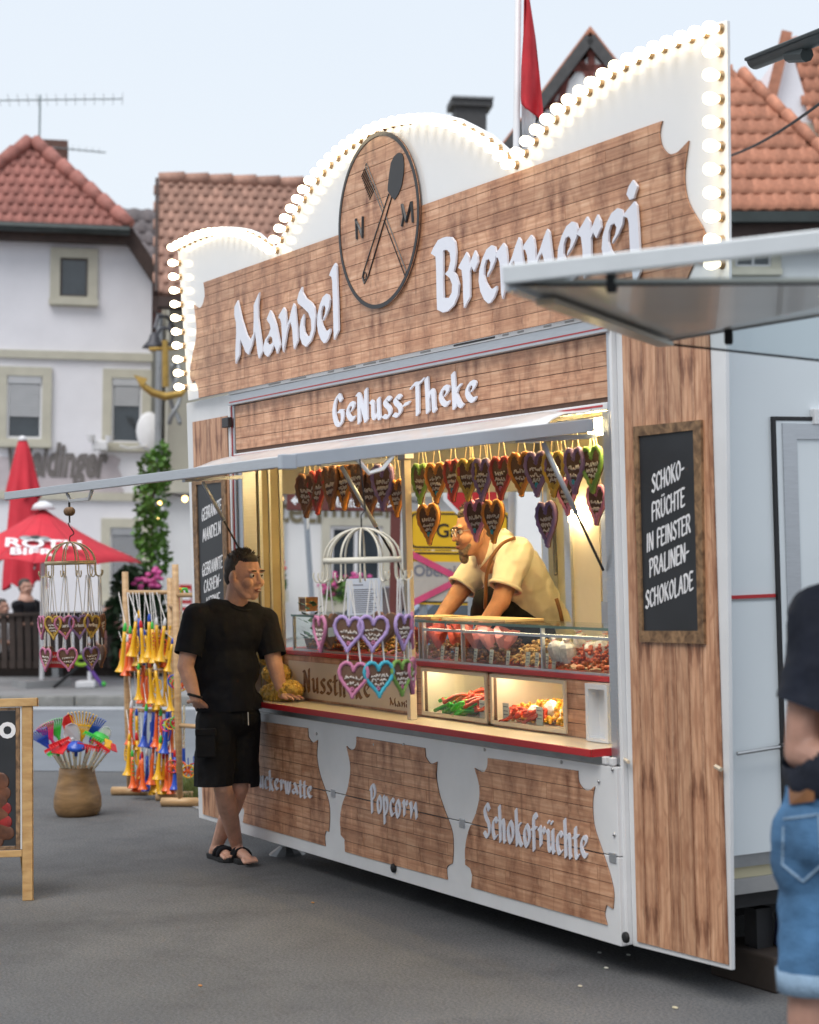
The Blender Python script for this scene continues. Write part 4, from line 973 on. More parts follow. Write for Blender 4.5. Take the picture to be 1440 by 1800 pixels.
def ridge_tiles(parent, a, b, m, r=.11, ln=.38):
    a, b = Vector(a), Vector(b); d = (b - a); n = max(1, int(d.length / ln)); d.normalize()
    me = MB().tube([(0, 0, 0), (ln * 1.1, 0, .02)], [r * .92, r * 1.08], 10).mesh('ridge_tile', True); me.materials.append(m)
    q = d.to_track_quat('X', 'Z').to_matrix().to_4x4()
    for i in range(n):
        T = q.copy(); T.translation = a + d * ln * i; place(me, 'ridge_tile', m, parent, T)
def window(parent, x0, x1, z0, z1, y, style='cross', sur=.0, shutter=0., frame=None, pane=None, sh=None, label=None):
    """window set into a facade whose surface lies at local y"""
    fm = frame or M['winframe']
    wn = MB().box(x0, x1, y - .004, y + .02, z0, z1).build('window', pane or M['pane'], parent)
    t = min(.06, (x1 - x0) * .07); fr = MB()
    fr.prism([[(x0, z0), (x1, z0), (x1, z1), (x0, z1)], [(x0 + t, z0 + t), (x1 - t, z0 + t), (x1 - t, z1 - t), (x0 + t, z1 - t)]], y - .03, y - .0045)
    if style == 'cross': xm = (x0 + x1) / 2; fr.box(xm - t / 2, xm + t / 2, y - .028, y - .0045, z0 + t, z1 - t)
    fr.build('window_frame', fm, wn)
    if sur:
        MB().prism([[(x0 - sur, z0 - sur), (x1 + sur, z0 - sur), (x1 + sur, z1 + sur), (x0 - sur, z1 + sur)], [(x0, z0), (x1, z0), (x1, z1), (x0, z1)]], y - .07, y + .01).build('window_surround', M['surround'], wn)
        MB().box(x0 - sur * 1.1, x1 + sur * 1.1, y - .14, y - .071, z0 - sur * .9, z0 - sur * .3).build('window_sill', M['surround'], wn)
    if shutter:
        zz = z1 - .04; zlow = z1 - (z1 - z0) * shutter
        MB().box(x0 + .02, x1 - .02, y - .06, y - .031, z1 - .13, z1 - .005).build('shutter_box', sh or M['shutter'], wn)
        while zz > zlow:
            MB().box(x0 + .05, x1 - .05, y - .044, y - .031, zz - .052, zz - .006).build('shutter_slat', sh or M['shutter'], wn); zz -= .056
    return wn
# --- white house on the left (inn)
A = frame(130, 1000, 34., .16)
ha = empty('inn_house', 'lilac white inn house with red tiled half-hipped gable at the left', 'house', M=A)
la = lambda u, v, y=0.: loc(A, u, v, y)
xr, zr = la(268, 480); xe, ze = la(216, 402); xc = la(50, 400)[0]
xl_, xel = 2 * xc - xr, 2 * xc - xe
wall = [(xl_, -2.5), (xr, -2.5), (xr, zr), (xe, ze), (xel, ze), (xl_, zr)]
MB().prism([wall], 0, 9).build('wall', M['plaster'], ha)
for v in (625, 872):
    z = la(130, v)[1]; MB().box(xl_ - .02, xr + .03, -.07, .0, z - .07, z + .07).build('belt_course', M['surround'], ha)
for (u0, v0, u1, v1, shf, fr_, sf) in ((105, 455, 155, 521, 0, 'd', .17), (11, 662, 75, 771, .62, 'w', .16), (195, 666, 250, 778, .42, 'w', .16), (192, 928, 250, 1048, .97, 'w', .16), (-170, 662, -110, 771, .6, 'w', .16)):
    a, b = la(u0, v1), la(u1, v0)
    window(ha, a[0], b[0], a[1], b[1], -.002, 'plain', sf, shf, M['winframe_d'] if fr_ == 'd' else None, sh=M['shutter_d'] if v0 > 900 else None)
# hip roof face over the gable: solve the apex so that it lands at (50, 248)
slope = math.radians(52); lo_h, hi_h = 0., 8.
for _ in range(40):
    h = (lo_h + hi_h) / 2; P = A @ Vector((xc, -.35 + h / math.tan(slope), ze + h)); c = RC @ (np.array(P) - CP)
    if CY + FPX * c[1] / c[2] > 248: lo_h = h
    else: hi_h = h
ov = .35; Lx = xe - xc + .12; sl_len = h / math.sin(slope)
ra = tile_roof(ha, (xc, -ov, ze - .05), (1, 0, 0), (0, math.cos(slope), math.sin(slope)), [(-Lx, 0), (Lx, 0), (.05, sl_len), (-.05, sl_len)], .175, .25, M['tile_red'], amp=.017)
apx = (xc, -ov + h / math.tan(slope), ze + h + .02)
ridge_tiles(ra, (xc + Lx, -ov, ze + .02), apx, M['tile_red'], .12); ridge_tiles(ra, (xc - Lx, -ov, ze + .02), apx, M['tile_red'], .12)
MB().tube([(xc - Lx, -ov - .08, ze - .1), (xc + Lx, -ov - .08, ze - .1)], .085, 8).build('gutter', M['gutter'], ha)
MB().box(xel - .1, xe + .1, -.3, -.003, ze - .30, ze - .03).build('eave_board', M['eave'], ha)
for sgn in (1, -1):
    xa_, xb2 = (xe, xr + .25) if sgn > 0 else (xel, xl_ - .25); sz = (zr - ze) / (xr - xe) * .25
    q = MB().beam((xa_, -.1, ze + .02), (xb2, -.1, zr + sz), .34, .22); q.build('verge_board', M['eave'], ha)
# side slopes of the main roof
for sgn in (1, -1):
    sv = Vector((-(xr + .3 - xc) * sgn, 0, (apx[2] - zr) + .3)); ln_ = sv.length
    o = Vector((xc + sgn * (xr + .3 - xc), .1, zr - .2))
    q = MB(); q.add([o, o + Vector((0, 9, 0)), Vector((xc, 9, apx[2])), Vector((xc, apx[1], apx[2])), Vector((xc + sgn * (xe - xc), .1, ze + .02))], [(0, 1, 2, 3, 4)]); q.build('main_roof', M['tile_red'], ha)
ch = la(88, 268, 4.5); MB().box(ch[0] - .35, ch[0] + .35, 4.2, 4.9, ze + 1, ch[1] + .2).build('chimney', M['brick'], ha)
# wall writing on a painted panel
pw = [la(u, v) for u, v in [(-150,800),(20,803),(100,800),(150,806),(200,800),(212,808),(206,822),(215,838),(208,845),(217,862),(205,871),(150,866),(80,872),(10,866),(-150,870)]]
sgp = MB().prism([pw], -.02, -.003).build('painted_panel', pm('painted_panel', (.50, .45, .475), .8, var=.06), ha)
me = font_mesh('Weidinger', .80, .004, shear=.22, bold=.034); tb = mo('lettering', me, pm('grey_brown_paint', (.16, .145, .14), .7, var=.2), sgp)
a = la(8, 840); b = la(190, 840); w_ = max(v.co.x for v in me.vertices); tb.matrix_local = Matrix.Translation((a[0], -.026, a[1] + .06)) @ UPRIGHT @ Matrix.Diagonal(((b[0] - a[0]) / w_, 1, 1, 1))
# things fixed to the inn
dz = la(262, 758, -.4); dd = empty('satellite_dish', 'small white satellite dish on the inn wall beside the right upper window', 'dish', M=A @ Matrix.Translation((dz[0], -.4, dz[1])))
MB().lathe([(.0, .06), (.12, .05), (.26, .02), (.30, .0), (.29, -.01)], 18, M=Matrix(((.75, 0, .3, 0), (.0, .1, -1, 0), (0, 1.15, .1, 0), (0, 0, 0, 1))), cap=False).build('reflector', M['winframe'], dd, smooth=True)
MB().tube([(0, 0, -.25), (-.35, -.3, -.32), (-.5, -.35, -.28)], .02, 6).build('arm', M['winframe'], dd); MB().tube([(0, 0, 0), (.0, .4, 0)], .025, 6).build('wall_mount', M['alu_old'], dd)
cz = la(176, 782, -.25); cm_ = empty('wall_camera', 'small white flood lamp cluster on the inn wall above the painted name', 'lamp', M=A @ Matrix.Translation((cz[0], -.25, cz[1])))
MB().box(-.14, .14, -.1, .1, -.1, .08).build('housing', M['winframe'], cm_, bevel=.03); MB().tube([(0, .1, 0), (0, .25, -.02)], .04, 6).build('mount', M['winframe'], cm_); MB().lathe([(.05, 0), (.08, .12)], 10, M=Matrix.Translation((-.16, -.1, .04))).build('lamp_head', M['winframe'], cm_); MB().lathe([(.05, 0), (.08, .12)], 10, M=Matrix.Translation((.16, -.1, .04))).build('lamp_head', M['winframe'], cm_)
az = la(71, 178, 4.5); an = empty('roof_aerial', 'tall thin television aerial on the inn chimney', 'aerial', M=A @ Matrix.Translation((la(70, 260, 4.5)[0], 4.15, ch[1] - .3)))
hh = az[1] - ch[1] + .35; MB().tube([(0, 0, 0), (0, 0, hh)], .02, 6).build('mast', M['alu_old'], an)
x0_ = la(0, 190, 4.5)[0] - la(70, 260, 4.5)[0]; x1_ = la(215, 181, 4.5)[0] - la(70, 260, 4.5)[0]
bm_ = MB().tube([(x0_, 0, hh - .15), (x1_, 0, hh)], .013, 6).build('boom', M['alu_old'], an)
for k in range(14): x = x0_ + (x1_ - x0_) * k / 13; MB().tube([(x, -.5, hh - .15 + .15 * k / 13), (x, .5, hh - .15 + .15 * k / 13)], .006, 4).build('rod', M['alu_old'], bm_)
b2m = MB().tube([(-.1, 0, .35), (1.3, 0, .28)], .013, 6).build('boom', M['alu_old'], an)
for k in range(10): MB().tube([(.0 + .13 * k, -.25, .35 - .005 * k), (.0 + .13 * k, .25, .35 - .005 * k)], .006, 4).build('rod', M['alu_old'], b2m)
# --- guest house behind the trailer
B = frame(560, 1000, 31., .14)
hb = empty('guest_house', 'white guest house with brown tiled roof behind the trailer', 'house', M=B)
lb = lambda u, v, y=0.: loc(B, u, v, y)
bx0 = lb(287, 900)[0]; bx1 = lb(1000, 900)[0]; zl_ = lb(400, 866)[1]; ze_ = lb(300, 520)[1]
MB().box(bx0, bx1, 0, 8, -2.5, zl_).build('wall', M['plaster_w'], hb); MB().box(bx0 + .05, bx1, .05, 8, zl_ + .001, ze_ + .3).build('upper_wall', M['plaster_b'], hb)
MB().box(bx0 - .15, bx1, -.25, .049, zl_ - .02, zl_ + .16).build('cornice', M['surround'], hb)
sl2 = math.radians(46); yr0 = -.35
lo_h, hi_h = 0., 9.
for _ in range(40):
    h2 = (lo_h + hi_h) / 2; P = B @ Vector((lb(400, 520)[0], yr0 + h2 / math.tan(sl2), ze_ + h2)); c = RC @ (np.array(P) - CP)
    if CY + FPX * c[1] / c[2] > 320: lo_h = h2
    else: hi_h = h2
rx0 = lb(277, 450, 1.5)[0]
rb = tile_roof(hb, (rx0, yr0, ze_), (1, 0, 0), (0, math.cos(sl2), math.sin(sl2)), [(0, 0), (bx1 - rx0, 0), (bx1 - rx0, h2 / math.sin(sl2)), (0, h2 / math.sin(sl2))], .165, .235, M['tile_brown'], amp=.018, hide=lambda u, v: u > 540 or v > 240 + (540 - u) * 1.05 and u > 480 or (u > 330 and v > 440))
ridge_tiles(rb, (rx0, yr0 + h2 / math.tan(sl2), ze_ + h2 + .02), (bx1, yr0 + h2 / math.tan(sl2), ze_ + h2 + .02), M['tile_brown'], .11, .4)
MB().box(rx0 - .06, rx0 - .005, yr0, yr0 + .2, ze_ - .3, ze_ - .05).build('verge_board', M['eave'], hb)
vb = MB().beam((rx0 - .03, yr0, ze_ - .05), (rx0 - .03, yr0 + h2 / math.tan(sl2), ze_ + h2 - .05), .05, .2); vb.build('verge_board', M['eave'], hb)
MB().box(rx0, bx1, yr0 - .05, .04, ze_ - .22, ze_ - .06).build('eave_board', M['eave'], hb)
for u0, u1, v0, v1 in ((450, 486, 930, 1062), (578, 672, 925, 1062), (720, 800, 925, 1062)):
    a, b = lb(u0, v1), lb(u1, v0); window(hb, a[0], b[0], a[1], b[1], -.002, 'cross', .13)
me = font_mesh('Gästezimmer', .62, .004, bold=.012); tb = mo('lettering', me, pm('olive_paint', (.20, .17, .10), .7, var=.15), hb)
w0, w1 = lb(405, 905), lb(697, 912); wd_ = max(v.co.x for v in me.vertices); tb.matrix_local = Matrix.Translation((w0[0], -.012, w1[1] - .08)) @ UPRIGHT @ Matrix.Diagonal(((w1[0] - w0[0]) / wd_, 1, 1, 1))
# downpipe and hanging sign bracket: anchor, bell, twisted iron
dp = lb(272, 700, -.2); MB().tube([(bx0 - .1, -.12, -1), (bx0 - .1, -.12, ze_ - .3)], .055, 8).build('downpipe', M['alu_dark'], hb)
M['gold'] = pm('gilded_iron', (.42, .27, .07), .4, metal=.5, var=.25); M['iron'] = pm('wrought_iron', (.07, .07, .08), .5, metal=.5, var=.2)
def at_b(u, v, y=-1.2): x, z = lb(u, v, y); return Vector((x, y, z))
AO = at_b(296, 690); ank = empty('anchor_sign', 'gilded anchor hanging sign between the two houses', 'sign', M=B @ Matrix.Translation(AO))
rel = lambda u, v, y=-1.2: tuple(at_b(u, v, y) - AO)
MB().tube([rel(290, 598), rel(291, 680)], .05, 8).build('shank', M['gold'], ank); MB().tube([rel(242, 664), rel(252, 678), rel(268, 690), rel(291, 697), rel(318, 692), rel(330, 680)], [.03, .05, .06, .065, .05, .03], 8).build('arms', M['gold'], ank, smooth=True)
MB().tube([rel(236, 660), rel(256, 672)], [.015, .09], 4).build('fluke', M['gold'], ank); MB().tube([rel(262, 614), rel(312, 612)], .03, 6).build('stock', M['gold'], ank); MB().tube([tuple(Vector(rel(290, 592)) + Vector((.12 * math.cos(t), 0, .14 * math.sin(t)))) for t in np.linspace(0, 2 * math.pi, 12)], .025, 6).build('ring', M['iron'], ank)
MB().tube([rel(298, 580, -1.2), rel(298, 570, -.6), rel(300, 565, .0)], .03, 6).build('wall_arm', M['iron'], ank)
BO = at_b(271, 612, -1.0); bl = empty('wall_lantern', 'dark bell-shaped wall lantern beside the anchor sign', 'lamp', M=B @ Matrix.Translation(BO))
MB().lathe([(.19, 0), (.15, .05), (.09, .12), (.07, .2), (.03, .25)], 14).build('shade', M['iron'], bl, smooth=True); MB().tube([(0, 0, .3), (.05, .1, .5), (.2, .5, .55), (.3, 1.0, .45)], .03, 6).build('bracket', M['iron'], bl)
TO = at_b(307, 745, -.6); tw = empty('iron_ornament', 'twisted grey wrought iron ornament hanging on the beige wall', 'ornament', M=B @ Matrix.Translation(TO))
zt_ = (at_b(305, 640, -.6) - TO).z
for ph in (0, math.pi): MB().tube([(.08 * math.cos(ph + 7 * t) * (1 - .3 * t), .08 * math.sin(ph + 7 * t), zt_ * t) for t in np.linspace(0, 1, 24)], .035, 6).build('twisted_bar', M['alu_dark'], tw, smooth=True)
MB().tube([(0, .1, zt_), (0, .65, zt_ + .05)], .03, 6).build('wall_hook', M['iron'], tw)
# --- grey roof between them, far behind
Cc = frame(235, 1000, 42., .2); hc = empty('grey_roofed_house', 'dark grey tiled roof seen between inn and guest house', 'house', M=Cc)
lc = lambda u, v, y=0.: loc(Cc, u, v, y)
z0_, z1_ = lc(235, 490)[1], lc(235, 372, 1.2)[1]; xa_, xb2 = lc(150, 400)[0], lc(300, 400)[0]
tile_roof(hc, (xa_, 0, z0_), (1, 0, 0), (0, .6, .8), [(0, 0), (xb2 - xa_, 0), (xb2 - xa_, (z1_ - z0_) / .8), (0, (z1_ - z0_) / .8)], .3, .36, M['tile_grey'], hide=lambda u, v: u < 196 or u > 278)
MB().box(xa_, xb2, .1, 4, -3, z0_).build('wall', M['plaster_b'], hc)
# --- half-timbered gable and chimney behind the sign
D = frame(1030, 1000, 30., -.25); hd = empty('timbered_house', 'half-timbered gable with grey verge boards behind the sign', 'house', M=D)
ld = lambda u, v, y=0.: loc(D, u, v, y)
pk = ld(1040, 75); e1 = ld(905, 250); dx = pk[0] - e1[0]; gy0 = e1[1]; e2 = (pk[0] + dx, gy0)
MB().prism([[(e1[0] + .1, -3), (e2[0] - .1, -3), (e2[0] - .1, gy0), (pk[0], pk[1] - .15), (e1[0] + .1, gy0)]], 0, 8).build('wall', M['plaster_w'], hd)
for k, (p, q, w_) in enumerate((((940, 185), (1040, 185), .12), ((1000, 120), (1075, 120), .11), ((1000, 120), (965, 185), .10), ((1040, 90), (1040, 185), .10), ((985, 185), (1000, 122), .09), ((930, 235), (1140, 235), .12), ((1022, 108), (1060, 185), .10))):
    a, b = ld(*p), ld(*q); MB().beam((a[0], -.01, a[1]), (b[0], -.01, b[1]), .05, w_).build('timber', M['timber'], hd)
for s_ in (1, -1):
    f0 = (pk[0] - s_ * (dx + .4), gy0 - (pk[1] - gy0) / dx * .4)
    MB().beam((f0[0], -.12, f0[1]), (pk[0], -.12, pk[1] + .05), .17, .05, up=(0, 1, 0)).build('verge_board', M['slate'], hd)
    up = Vector((s_ * (dx + .4), 0, pk[1] - f0[1])); ln_ = up.length
    q = MB(); P = [Vector((f0[0], -.14, f0[1] + .10)), Vector((pk[0], -.14, pk[1] + .15)), Vector((pk[0], 8, pk[1] + .17)), Vector((f0[0], 8, f0[1] + .12))]; q.add(P + [p + Vector((0, 0, .08)) for p in P], [(0, 1, 2, 3), (7, 6, 5, 4), (0, 4, 5, 1), (1, 5, 6, 2), (2, 6, 7, 3), (3, 7, 4, 0)]); q.build('roof', M['tile_orange'], hd)
E_ = frame(828, 1000, 46., .1); he = empty('slate_chimney_house', 'house with dark slate-clad chimney behind the middle arch', 'house', M=E_)
le = lambda u, v, y=0.: loc(E_, u, v, y)
a, b = le(800, 260), le(856, 188); MB().box(a[0], b[0], 0, .7, -2, b[1]).build('chimney', M['slate'], he); c_, d_ = le(792, 190), le(866, 176); MB().box(c_[0], d_[0], -.1, .8, b[1] + .001, d_[1]).build('chimney_cap', M['slate'], he)
MB().box(a[0] - 1, b[0] + 4, .3, 6, -3, a[1] - .6).build('wall', M['plaster_b'], he); MB().box(a[0] - .1, b[0] + .15, -.16, .1, d_[1] + .001, d_[1] + .05).build('cap_plate', M['alu_dark'], he)
# --- orange roofed houses on the right
G = frame(1360, 1000, 24., -.10); hg_ = empty('orange_roofed_house', 'house with weathered orange hipped roof right of the sign', 'house', M=G)
lg = lambda u, v, y=0.: loc(G, u, v, y)
zge = lg(1360, 368, -.3)[1]; sl3 = math.radians(48)
xg0 = lg(1180, 368)[0]; xg1 = lg(1500, 368)[0]
MB().box(xg0, xg1 + 2, 0, 8, -3, zge).build('wall', M['plaster_w'], hg_)
lo_h, hi_h = 0., 9.
for _ in range(40):
    h3 = (lo_h + hi_h) / 2; P = G @ Vector((lg(1280, 110, 2.)[0], -.3 + h3 / math.tan(sl3), zge + h3)); c = RC @ (np.array(P) - CP)
    if CY + FPX * c[1] / c[2] > 112: lo_h = h3
    else: hi_h = h3
xt = lg(1283, 112, -.3 + h3 / math.tan(sl3))[0]
# hip line passes (1440, 262)
hm = h3 * .42
lo_h, hi_h = 0., 9.
for _ in range(40):
    hm = (lo_h + hi_h) / 2; P = G @ Vector((lg(1440, 262, 1.)[0], -.3 + hm / math.tan(sl3), zge + hm)); c = RC @ (np.array(P) - CP)
    if CY + FPX * c[1] / c[2] > 262: lo_h = hm
    else: hi_h = hm
xm = lg(1440, 262, -.3 + hm / math.tan(sl3))[0]
kx = (xm - xt) / (h3 - hm); xend = xt + kx * h3; ss = math.sin(sl3)
rg = tile_roof(hg_, (0, -.3, zge), (1, 0, 0), (0, math.cos(sl3), math.sin(sl3)), [(xg0, 0), (xend, 0), (xt, h3 / ss), (xg0, h3 / ss)], .155, .31, M['tile_orange'], amp=.010, hide=lambda u, v: u < 1275)
ridge_tiles(rg, (xend, -.3, zge + .03), (xt, -.3 + h3 / math.tan(sl3), zge + h3 + .03), M['tile_orange'], .075, .36)
MB().box(xg0, xend, -.36, -.22, zge - .16, zge - .03).build('gutter', M['gutter'], hg_); MB().box(xg0, xend, -.22, -.003, zge - .45, zge - .161).build('eave_board', M['eave'], hg_)
a, b = lg(1292, 470), lg(1356, 408); window(hg_, a[0], b[0], a[1], b[1], -.002, 'cross', .12)
H_ = frame(1420, 1000, 29., .0); hh_ = empty('tall_gabled_house', 'tall white gabled house with bright orange roof at upper right', 'house', M=H_)
lh = lambda u, v, y=0.: loc(H_, u, v, y)
pk = lh(1386, 52); wl = lh(1352, 190); wr = lh(1452, 262); bot = lh(1452, 700)
MB().prism([[(wl[0] + .06, -3), (wr[0] + 2, -3), (wr[0] + 2, wr[1] - .3), (wr[0], wr[1] - .05), (pk[0] + .06, pk[1] - .12), (wl[0] + .06, wl[1] - .1)]], .25, 6).build('wall', M['plaster'], hh_)
MB().beam((wl[0] - .05, .1, wl[1] - .25), (pk[0], .1, pk[1]), .16, .06, up=(0, 1, 0)).build('verge', M['tile_orange'], hh_)
s4 = math.radians(64); hgt_ = pk[1] - wr[1]
tile_roof(hh_, (0, -.15, wr[1]), (1, 0, 0), (0, math.cos(s4), math.sin(s4)), [(wr[0], 0), (wr[0] + 3, 0), (wr[0] + 3, hgt_ / math.sin(s4)), (pk[0], hgt_ / math.sin(s4))], .16, .26, M['tile_orange'], amp=.010)
a, b = lh(1425, 250), lh(1434, 226); window(hh_, a[0], b[0], a[1], b[1], .245, 'plain', .12, frame=M['winframe_d'])
# overhead cable
ca, cb = Vector(dep(1240, 285, 22.)), Vector(dep(1500, 138, 12.)); cbl = MB().tube([ca.lerp(cb, t) - Vector((0, 0, .10 * math.sin(math.pi * t))) for t in np.linspace(0, 1, 12)], .012, 6).build('overhead_cable', M['rubber']); tag(cbl, 'thin dark cable stretched before the orange roof', 'cable')
# eaves gutter of the house just out of view on the right
ga, gb = Vector(dep(1328, 105, 11.0)), Vector(dep(1560, 14, 9.6)); gu = empty('eaves_gutter', 'dark green half-round eaves gutter end at the upper right edge', 'gutter', tuple(ga))
gd = (gb - ga); gl = gd.length; gdn = gd.normalized(); sx = gdn.cross(Vector((0, 0, 1))).normalized(); uz = sx.cross(gdn)
prof = [(math.cos(t) * .055, -math.sin(t) * .055) for t in np.linspace(0, math.pi, 10)]
V_ = []; 
for k in (0, gl): V_ += [gdn * k + sx * a + uz * b for a, b in prof]
gq = MB().add(V_, [(i, i + 1, 11 + i, 10 + i) for i in range(9)]); go = gq.build('trough', M['gutter'], gu, smooth=True); sd_ = go.modifiers.new('s', 'SOLIDIFY'); sd_.thickness = .006
MB().add([sx * a + uz * b for a, b in prof], [tuple(range(10))]).build('end_cap', M['gutter'], gu)
MB().tube([gdn * .0 + sx * .058, gdn * gl + sx * .058], .012, 6).build('rim', M['gutter'], gu); MB().tube([gdn * .42 - uz * .05, gdn * .62 - uz * .08], .04, 8).build('outlet', M['gutter'], gu)
# ------------------------------------------------------------------ gingerbread hearts
M['ginger'] = pm('gingerbread', (.125, .062, .035), .65, var=.3, scale=30, bump=.3, bscale=90)
M['film'] = pm('sugar_script', (.70, .64, .58), .5, var=.08, scale=20)
ICE = {k: pm('icing_' + k, c, .45, var=.12, scale=60, bump=.4, bscale=120) for k, c in dict(pink=(.58, .20, .34), purple=(.24, .15, .32), yellow=(.56, .36, .06), orange=(.62, .24, .04), green=(.20, .36, .07), teal=(.05, .42, .55), red=(.48, .06, .05), brown=(.26, .11, .05), lilac=(.46, .32, .62)).items()}
M['sticker'] = pm('back_sticker', (.42, .46, .42), .5, var=.1, scale=40)
def heart_pts(s, n=28):
    out = []
    for i in range(n):
        t = 2 * math.pi * i / n; x = 16 * math.sin(t) ** 3; z = 13 * math.cos(t) - 5 * math.cos(2 * t) - 2 * math.cos(3 * t) - math.cos(4 * t)
        out.append((x / 32 * s * 1.0, (z + 2.5) / 32 * s * 1.30))
    return out
HM = {}
def heart_meshes(seed):
    if seed in HM: return HM[seed]
    rnd = random.Random(seed); hp = heart_pts(1.0)
    b = MB(); n = len(hp)
    rings = [(.90, -.055), (1.0, -.03), (1.0, .03), (.92, .05)]
    V = []
    for k, y in rings: V += [(p[0] * k, y, p[1] * k) for p in hp]
    V += [(0, -.06, .02), (0, .052, .02)]; F = []
    for r in range(3):
        for i in range(n): F.append((r * n + i, r * n + (i + 1) % n, (r + 1) * n + (i + 1) % n, (r + 1) * n + i))
    for i in range(n): F.append((4 * n, (i + 1) % n, i)); F.append((4 * n + 1, 3 * n + i, 3 * n + (i + 1) % n))
    body = b.add(V, F).mesh('gingerbread', True)
    ic = MB(); hq = heart_pts(1.0, 44); m_ = len(hq)
    ic.tube([(p[0] * .93, -.045 - .012 * (i % 2), p[1] * .93) for i, p in enumerate(hq)], [.054 + .016 * (i % 2) for i in range(m_)], 7, closed=True)
    icm = ic.mesh('icing_border', True)
    sc = MB()
    for row, (z, hw) in enumerate(((.13, .26), (-.02, .24), (-.15, .15)) if seed % 3 else ((.08, .27), (-.10, .2))):
        x = -hw
        while x < hw:
            pts = [(x + .02 * k + rnd.uniform(-.008, .008), -.068, z + rnd.choice((-.04, .0, .055)) * rnd.uniform(.6, 1.1)) for k in range(4)]; sc.tube(pts, .019, 5); x += .075 + rnd.uniform(0, .02)
    scm = sc.mesh('sugar_script', True)
    fl = MB()
    fx, fz = rnd.uniform(-.06, .06), -.27
    for k in range(6): a = k * math.pi / 3; fl.ball((fx + .045 * math.cos(a), -.065, fz + .045 * math.sin(a)), .03, 6, 4)
    flm = fl.mesh('sugar_flower', True)
    st = MB().box(-.16, .16, .052, .058, -.16, .14).mesh('sticker')
    HM[seed] = (body, icm, scm, flm, st); return HM[seed]
def heart(P, w, ice, label, group, yaw=0., tilt=0., seed=0, ribbon=None, flower='pink', ribbon_m=None, word=None):
    """P: centre; front faces local -y; ribbon: list of world points where the bands go"""
    h = empty('gingerbread_heart', label, 'gingerbread heart', tuple(P), group); h.rotation_euler = (0, tilt, yaw)
    bd, ic, sc, fl, stk = heart_meshes(seed)
    T = Matrix.Scale(w, 4)
    for me, nm_, mt in ((bd, 'gingerbread', M['ginger']), (ic, 'icing_border', ICE[ice]), (sc, 'sugar_script', M['film']), (fl, 'sugar_flower', ICE[flower]), (stk, 'back_sticker', M['sticker'])):
        if word and nm_ == 'sugar_script': continue
        o = bpy.data.objects.new(nm_, me.copy() if len(me.materials) == 0 else me); 
        if o.data.materials and o.data.materials[0] != mt: o.data = me.copy(); o.data.materials.clear()
        if not o.data.materials: o.data.materials.append(mt)
        COL.objects.link(o); o.parent = h; o.matrix_local = T
    if word:
        me = font_mesh(word, .23, .012, 'CENTER', bold=.008); me.materials.append(M['film']); o = mo('sugar_script', me, M['film'], h); o.matrix_local = T @ Matrix.Translation((0, -.064, .03)) @ UPRIGHT
    if ribbon:
        Mi = (Matrix.Translation(P) @ Matrix.Rotation(yaw, 4, 'Z') @ Matrix.Rotation(tilt, 4, 'Y')).inverted(); rb = MB()
        for q in ribbon:
            e = Mi @ Vector(q)
            for sx in (-.22, .22): rb.tube([(sx * w, 0, .42 * w), (e.x + sx * .1 * w, e.y, e.z)], .0028, 5)
        rb.build('ribbon', ribbon_m or M['rope'], h)
    return h
row_r = [(741,851,'green'),(769,850,'orange'),(798,845,'red'),(825,844,'yellow'),(850,844,'purple'),(883,841,'red'),(918,834,'orange'),(946,834,'purple'),(976,834,'yellow'),(1013,828,'purple'),(1044,826,'green')]
row_r2 = [(756,922,'orange'),(839,915,'pink'),(869.5,917,'orange'),(964,922,'purple'),(1051,888,'pink'),(999,872,'pink')]
row_l = [(541,872,'brown'),(560,866,'red'),(584,858,'brown'),(607,857,'orange'),(630,850,'brown'),(653,868,'brown'),(676,857,'purple'),(700,876,'orange')]
ordn = ['first', 'second', 'third', 'fourth', 'fifth', 'sixth', 'seventh', 'eighth', 'ninth', 'tenth', 'eleventh', 'twelfth', 'thirteenth']
for i, (u, v, c) in enumerate(row_r):
    p = onY(u, v, .13); heart(Vector(p), .178, c, f'{c} iced heart, {ordn[i]} from the middle post in the upper right row', 'hearts hanging in the hatch', random.uniform(-.12, .12), random.uniform(-.05, .05), i, [(p[0], .13, 2.345)], random.choice(['pink', 'teal', 'yellow']), M['rope_warm'])
lab2 = ['orange iced heart hanging low beside the middle post', 'pink iced heart hanging low before the vendor\'s face', 'orange iced heart hanging low behind the vendor\'s head', 'purple iced heart hanging low right of the vendor', 'pink iced heart hanging low against the right post', 'small pink iced heart hanging low behind the right strut']
for i, (u, v, c) in enumerate(row_r2):
    p = onY(u, v, .16 if i < 4 else .2); heart(Vector(p), .18 if i < 4 else .155, c, lab2[i], 'hearts hanging in the hatch', random.uniform(-.1, .15), random.uniform(-.08, .08), i + 20, [(p[0], p[1] - .03, 2.345)], 'teal' if i < 3 else 'pink', M['rope_warm'])
for i, (u, v, c) in enumerate(row_l):
    p = onY(u, v, .13 + .01 * (i % 2)); heart(Vector(p), .215 if i < 7 else .17, c, f'{c} edged heart, {ordn[i]} from the far end of the left row', 'hearts hanging in the hatch', random.uniform(-.12, .12), random.uniform(-.06, .06), i + 40, [(p[0], .13, 2.345)], 'brown', M['rope_warm'])
